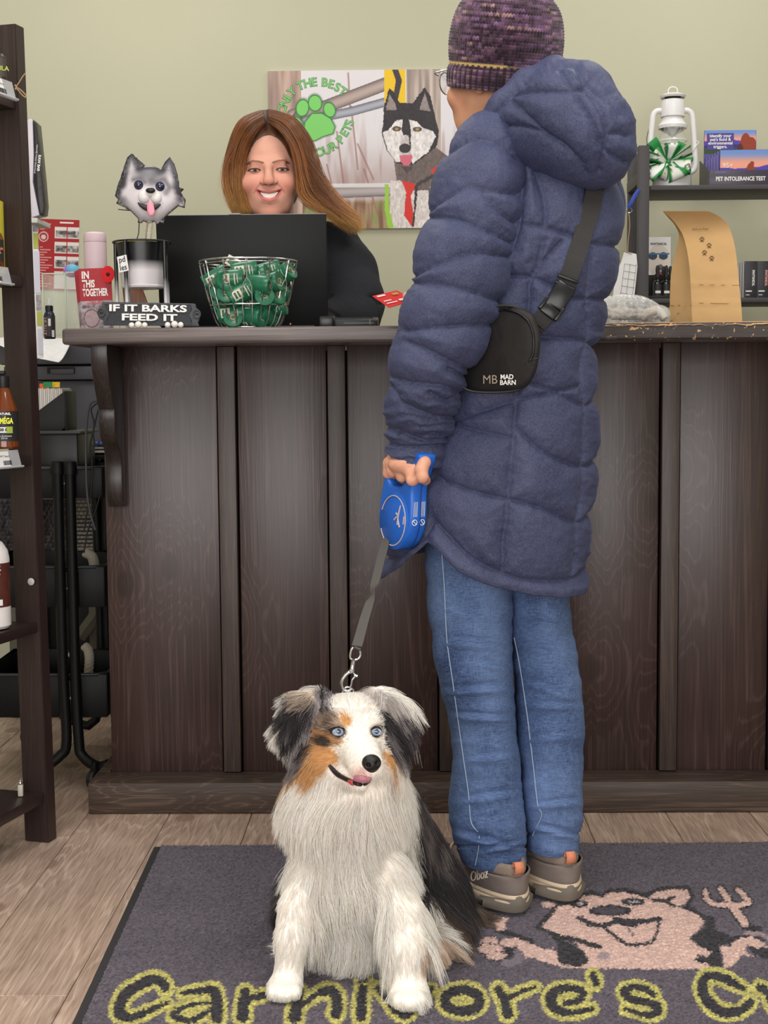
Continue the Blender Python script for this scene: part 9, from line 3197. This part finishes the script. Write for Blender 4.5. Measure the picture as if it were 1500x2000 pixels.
# ------------------------------------------------------------------ leash
def leash():
 Yl = 2.475
 c = at(786, 1009, 2.498)
 LR = thing('leash_reel', "blue retractable leash reel in the customer's hand", 'leash', c)
 f = np.array([-.5, .866, 0])          # forward along the reel
 nrm = np.array([-.866, -.5, 0])       # face normal, towards the camera's left
 up = np.array([0.06, 0, .998])
 M_bl = mat('blue_plastic', (30, 98, 198), .38, bump=.06, bscale=300)
 O = [(-.010, -.0575), (.010, -.0575), (.030, -.050), (.047, -.034), (.056, -.012), (.057, .012), (.054, .034), (.049, .056), (.043, .076), (.036, .096), (.020, .112), (-.010, .118), (-.045, .118), (-.074, .114), (-.078, .104), (-.070, .086), (-.060, .066), (-.055, .048), (-.0575, .024), (-.058, 0), (-.054, -.020), (-.044, -.038), (-.028, -.051)]
 H_ = [(.034, .070), (.020, .058), (-.002, .055), (-.022, .060), (-.040, .076), (-.048, .092), (-.036, .100), (-.005, .100), (.020, .096), (.030, .086)]
 O = [tuple(v) for v in crom(np.array(O + O[:1]), 93)[:-1]]
 H_ = [tuple(v) for v in crom(np.array(H_ + H_[:1]), 61)[:-1]]
 th = .034
 def W(u, w, d):
  return c + f * u + up * w + nrm * (d)
 # outer shell: rounded rim profile, with the grip opening
 prof = [(-.5, .90), (-.5, .93), (-.46, .965), (-.36, .99), (-.2, 1.0), (.2, 1.0), (.36, .99), (.46, .965), (.5, .93), (.5, .90)]
 bm = bmesh.new()
 def ringset(poly, inner=False):
  poly = np.array(poly)
  d = np.roll(poly, -1, 0) - np.roll(poly, 1, 0)
  nn = unit(np.c_[d[:, 1], -d[:, 0]])
  ctr_ = poly.mean(0)
  if ((poly - ctr_) * nn).sum() < 0:
   nn = -nn
  if inner:
   nn = -nn
  R_ = []
  for dp, sc in prof:
   off = -(1 - sc) * .07
   q = poly + nn * off
   R_.append([bm.verts.new(W(u, w, dp * th)) for u, w in q])
  for a, b in zip(R_[:-1], R_[1:]):
   m = len(a)
   for i in range(m):
    bm.faces.new((a[i], a[(i + 1) % m], b[(i + 1) % m], b[i]))
  return R_
 Ro = ringset(O)
 Ri = ringset(H_, True)
 for k in (0, -1):
  eds = []
  for R_ in (Ro, Ri):
   r_ = R_[k]
   for i in range(len(r_)):
    e = bm.edges.get((r_[i], r_[(i + 1) % len(r_)]))
    eds.append(e)
  bmesh.ops.triangle_fill(bm, use_beauty=True, edges=eds)
 bmesh.ops.recalc_face_normals(bm, faces=bm.faces)
 soften(bm_obj('reel_body', bm, M_bl, LR), 45)
 # raised disc on the face with pale ring and print
 M_pale = mat('pale_ring', (196, 178, 176), .5)
 for sd in (1,):
  t = np.linspace(0, 2 * pi, 48, endpoint=False)
  tube('ring_print', [W(.044 * cos(a), -.006 + .044 * sin(a), sd * (th / 2 + .0022)) for a in t if not (a > 5.9 or a < .35)], .0011, M_pale, LR, seg=6)
  V = [W(0, -.006, th / 2 + .0026)] + [W(.050 * cos(a), -.006 + .050 * sin(a), th / 2 + .0012) for a in t] + [W(.052 * cos(a), -.006 + .052 * sin(a), th / 2 - .002) for a in t]
  F_ = [(0, 1 + i, 1 + (i + 1) % 48) for i in range(48)] + [(1 + i, 49 + i, 49 + (i + 1) % 48, 1 + (i + 1) % 48) for i in range(48)]
  o = mesh_obj('face_disc', V, F_, M_bl, LR, smooth=True)
  bmq = bmesh.new()
  bmq.from_mesh(o.data)
  bmesh.ops.recalc_face_normals(bmq, faces=bmq.faces)
  bmq.to_mesh(o.data)
  bmq.free()
 # worn leaping-figure print
 for L in ([(-.026, .022), (-.020, .004), (-.018, -.012)], [(-.012, .008), (-.020, .004)], [(-.019, -.002), (-.026, -.016)], [(-.015, .002), (-.006, -.004)]):
  tube('worn_print', [W(u, w, th / 2 + .0030) for u, w in L], .0016, M_pale, LR, seg=5, smoothn=3)
 for k in range(2):
  tube('worn_print', [W(-.037 - .003 * k, .004, th / 2 + .0022), W(-.036 - .003 * k, -.010, th / 2 + .0022)], .0007, M_pale, LR, seg=5)
 # brake slot and seam on the near rim
 M_dkb = mat('slot_blue', (12, 46, 116), .5)
 S = lambda u, w, d: W(u, w, d)
 box('brake_button', (0, 0, 0), (.010, .004, .012), M_dkb, LR, bevel=.0008, base=Matrix.Translation(Vector([float(v) for v in W(-.0755, .094, -.001)])) @ Matrix.Rotation(atan2(f[1], f[0]) + pi / 2, 4, 'Z'))
 tube('case_seam', [W(u, w, -.001) for u, w in ((-.0735, .088), (-.0645, .068), (-.0582, .050), (-.0600, .024), (-.0606, 0), (-.0566, -.021), (-.0462, -.040), (-.030, -.0535))], .0008, M_dkb, LR, seg=5, smoothn=4)
 for d0 in (-.009, .006):
  for k in range(3):
   tube('printed_line', [W(-.0592 - .0003 * k, .030, d0 + .003 * k), W(-.0600, .004, d0 + .003 * k)], .0005, M_white, LR, seg=4, smoothn=2)
  tube('printed_mark', [W(-.0588, -.006 + .0048 * sin(a), d0 + .003 + .0048 * cos(a)) for a in np.linspace(0, 2 * pi, 14, endpoint=False)], .0007, M_white, LR, seg=5, closed=True)
  tube('printed_mark', [W(-.0590, -.009, d0), W(-.0592, -.003, d0 + .006)], .0007, M_white, LR, seg=5)
 # belt
 M_belt = mat('grey_webbing', (82, 78, 74), .75, bump=.4, bscale=700)
 path = [(757, 1030, 2.53), (752, 1060, 2.50), (744, 1092, 2.46), (736, 1125, 2.42), (729, 1152, 2.39), (721, 1180, 2.36), (711, 1212, 2.33), (703, 1242, 2.31), (697, 1262, 2.295)]
 P = crom(np.array([at(*q) for q in path]), 70)
 tw = np.interp(np.linspace(0, 1, 70), [0, .15, .45, .52, .60, .85, 1], [60, 30, 40, 88, 40, 20, 15])
 tn = unit(np.gradient(P, axis=0))
 w = .0085
 V = []
 for i in range(70):
  side = unit(np.cross(tn[i], [0, -1.0, 0]))
  dpt = np.cross(tn[i], side)
  a = radians(tw[i])
  d = side * cos(a) + dpt * sin(a)
  e = np.cross(tn[i], d) * .0007
  V += [P[i] + d * w + e, P[i] - d * w + e, P[i] - d * w - e, P[i] + d * w - e]
 Q = grid_faces(70, 4)
 o = mesh_obj('belt', V, Q, M_belt, LR)
 soften(o, 50)
 # swivel clip
 pe = P[-1]
 cl = lambda x, y, Y=2.285: at(x, y, Y)
 tube('swivel_eye', [cl(690, 1264), cl(686, 1270), cl(684, 1284), cl(690, 1289), cl(699, 1287), cl(704, 1280), cl(703, 1271)], .0021, M_chrome, LR, seg=8, smoothn=4)
 tube('swivel_bar', [cl(692, 1264), cl(704, 1269)], .0020, M_belt, LR, seg=8)
 lathe('swivel_barrel', [(.0001, 0), (.0048, .001), (.0050, .004), (.0036, .006), (.0036, .020), (.0046, .022), (.0001, .024)], M_chrome, LR, Matrix.Translation(Vector([float(v) for v in cl(686.5, 1314)])) @ Matrix.Rotation(radians(10), 4, 'Y'), seg=18)
 tube('bolt_hook', [cl(688, 1312), cl(680, 1314), cl(671, 1324), cl(667, 1336), cl(671, 1347), cl(680, 1350), cl(687, 1345)], [.003, .0032, .0032, .003, .0028, .0028, .0022], M_chrome, LR, seg=9, smoothn=5)
 tube('hook_gate', [cl(690, 1313), cl(693, 1321), cl(688, 1328), cl(686, 1338), cl(683, 1347)], .0018, M_chrome, LR, seg=8, smoothn=4)
 tube('gate_thumb', [cl(692, 1319), cl(698, 1321)], .0026, M_chrome, LR, seg=8)
 # collar ring on the dog
 RG = tube('collar_ring', [at(680, 1349, 2.285) + np.array([.009 * cos(a), .004 * sin(a), .007 * sin(a) - .002]) for a in np.linspace(0, 2 * pi, 22, endpoint=False)], .0014, M_chrome, DG, seg=7, closed=True)
leash()
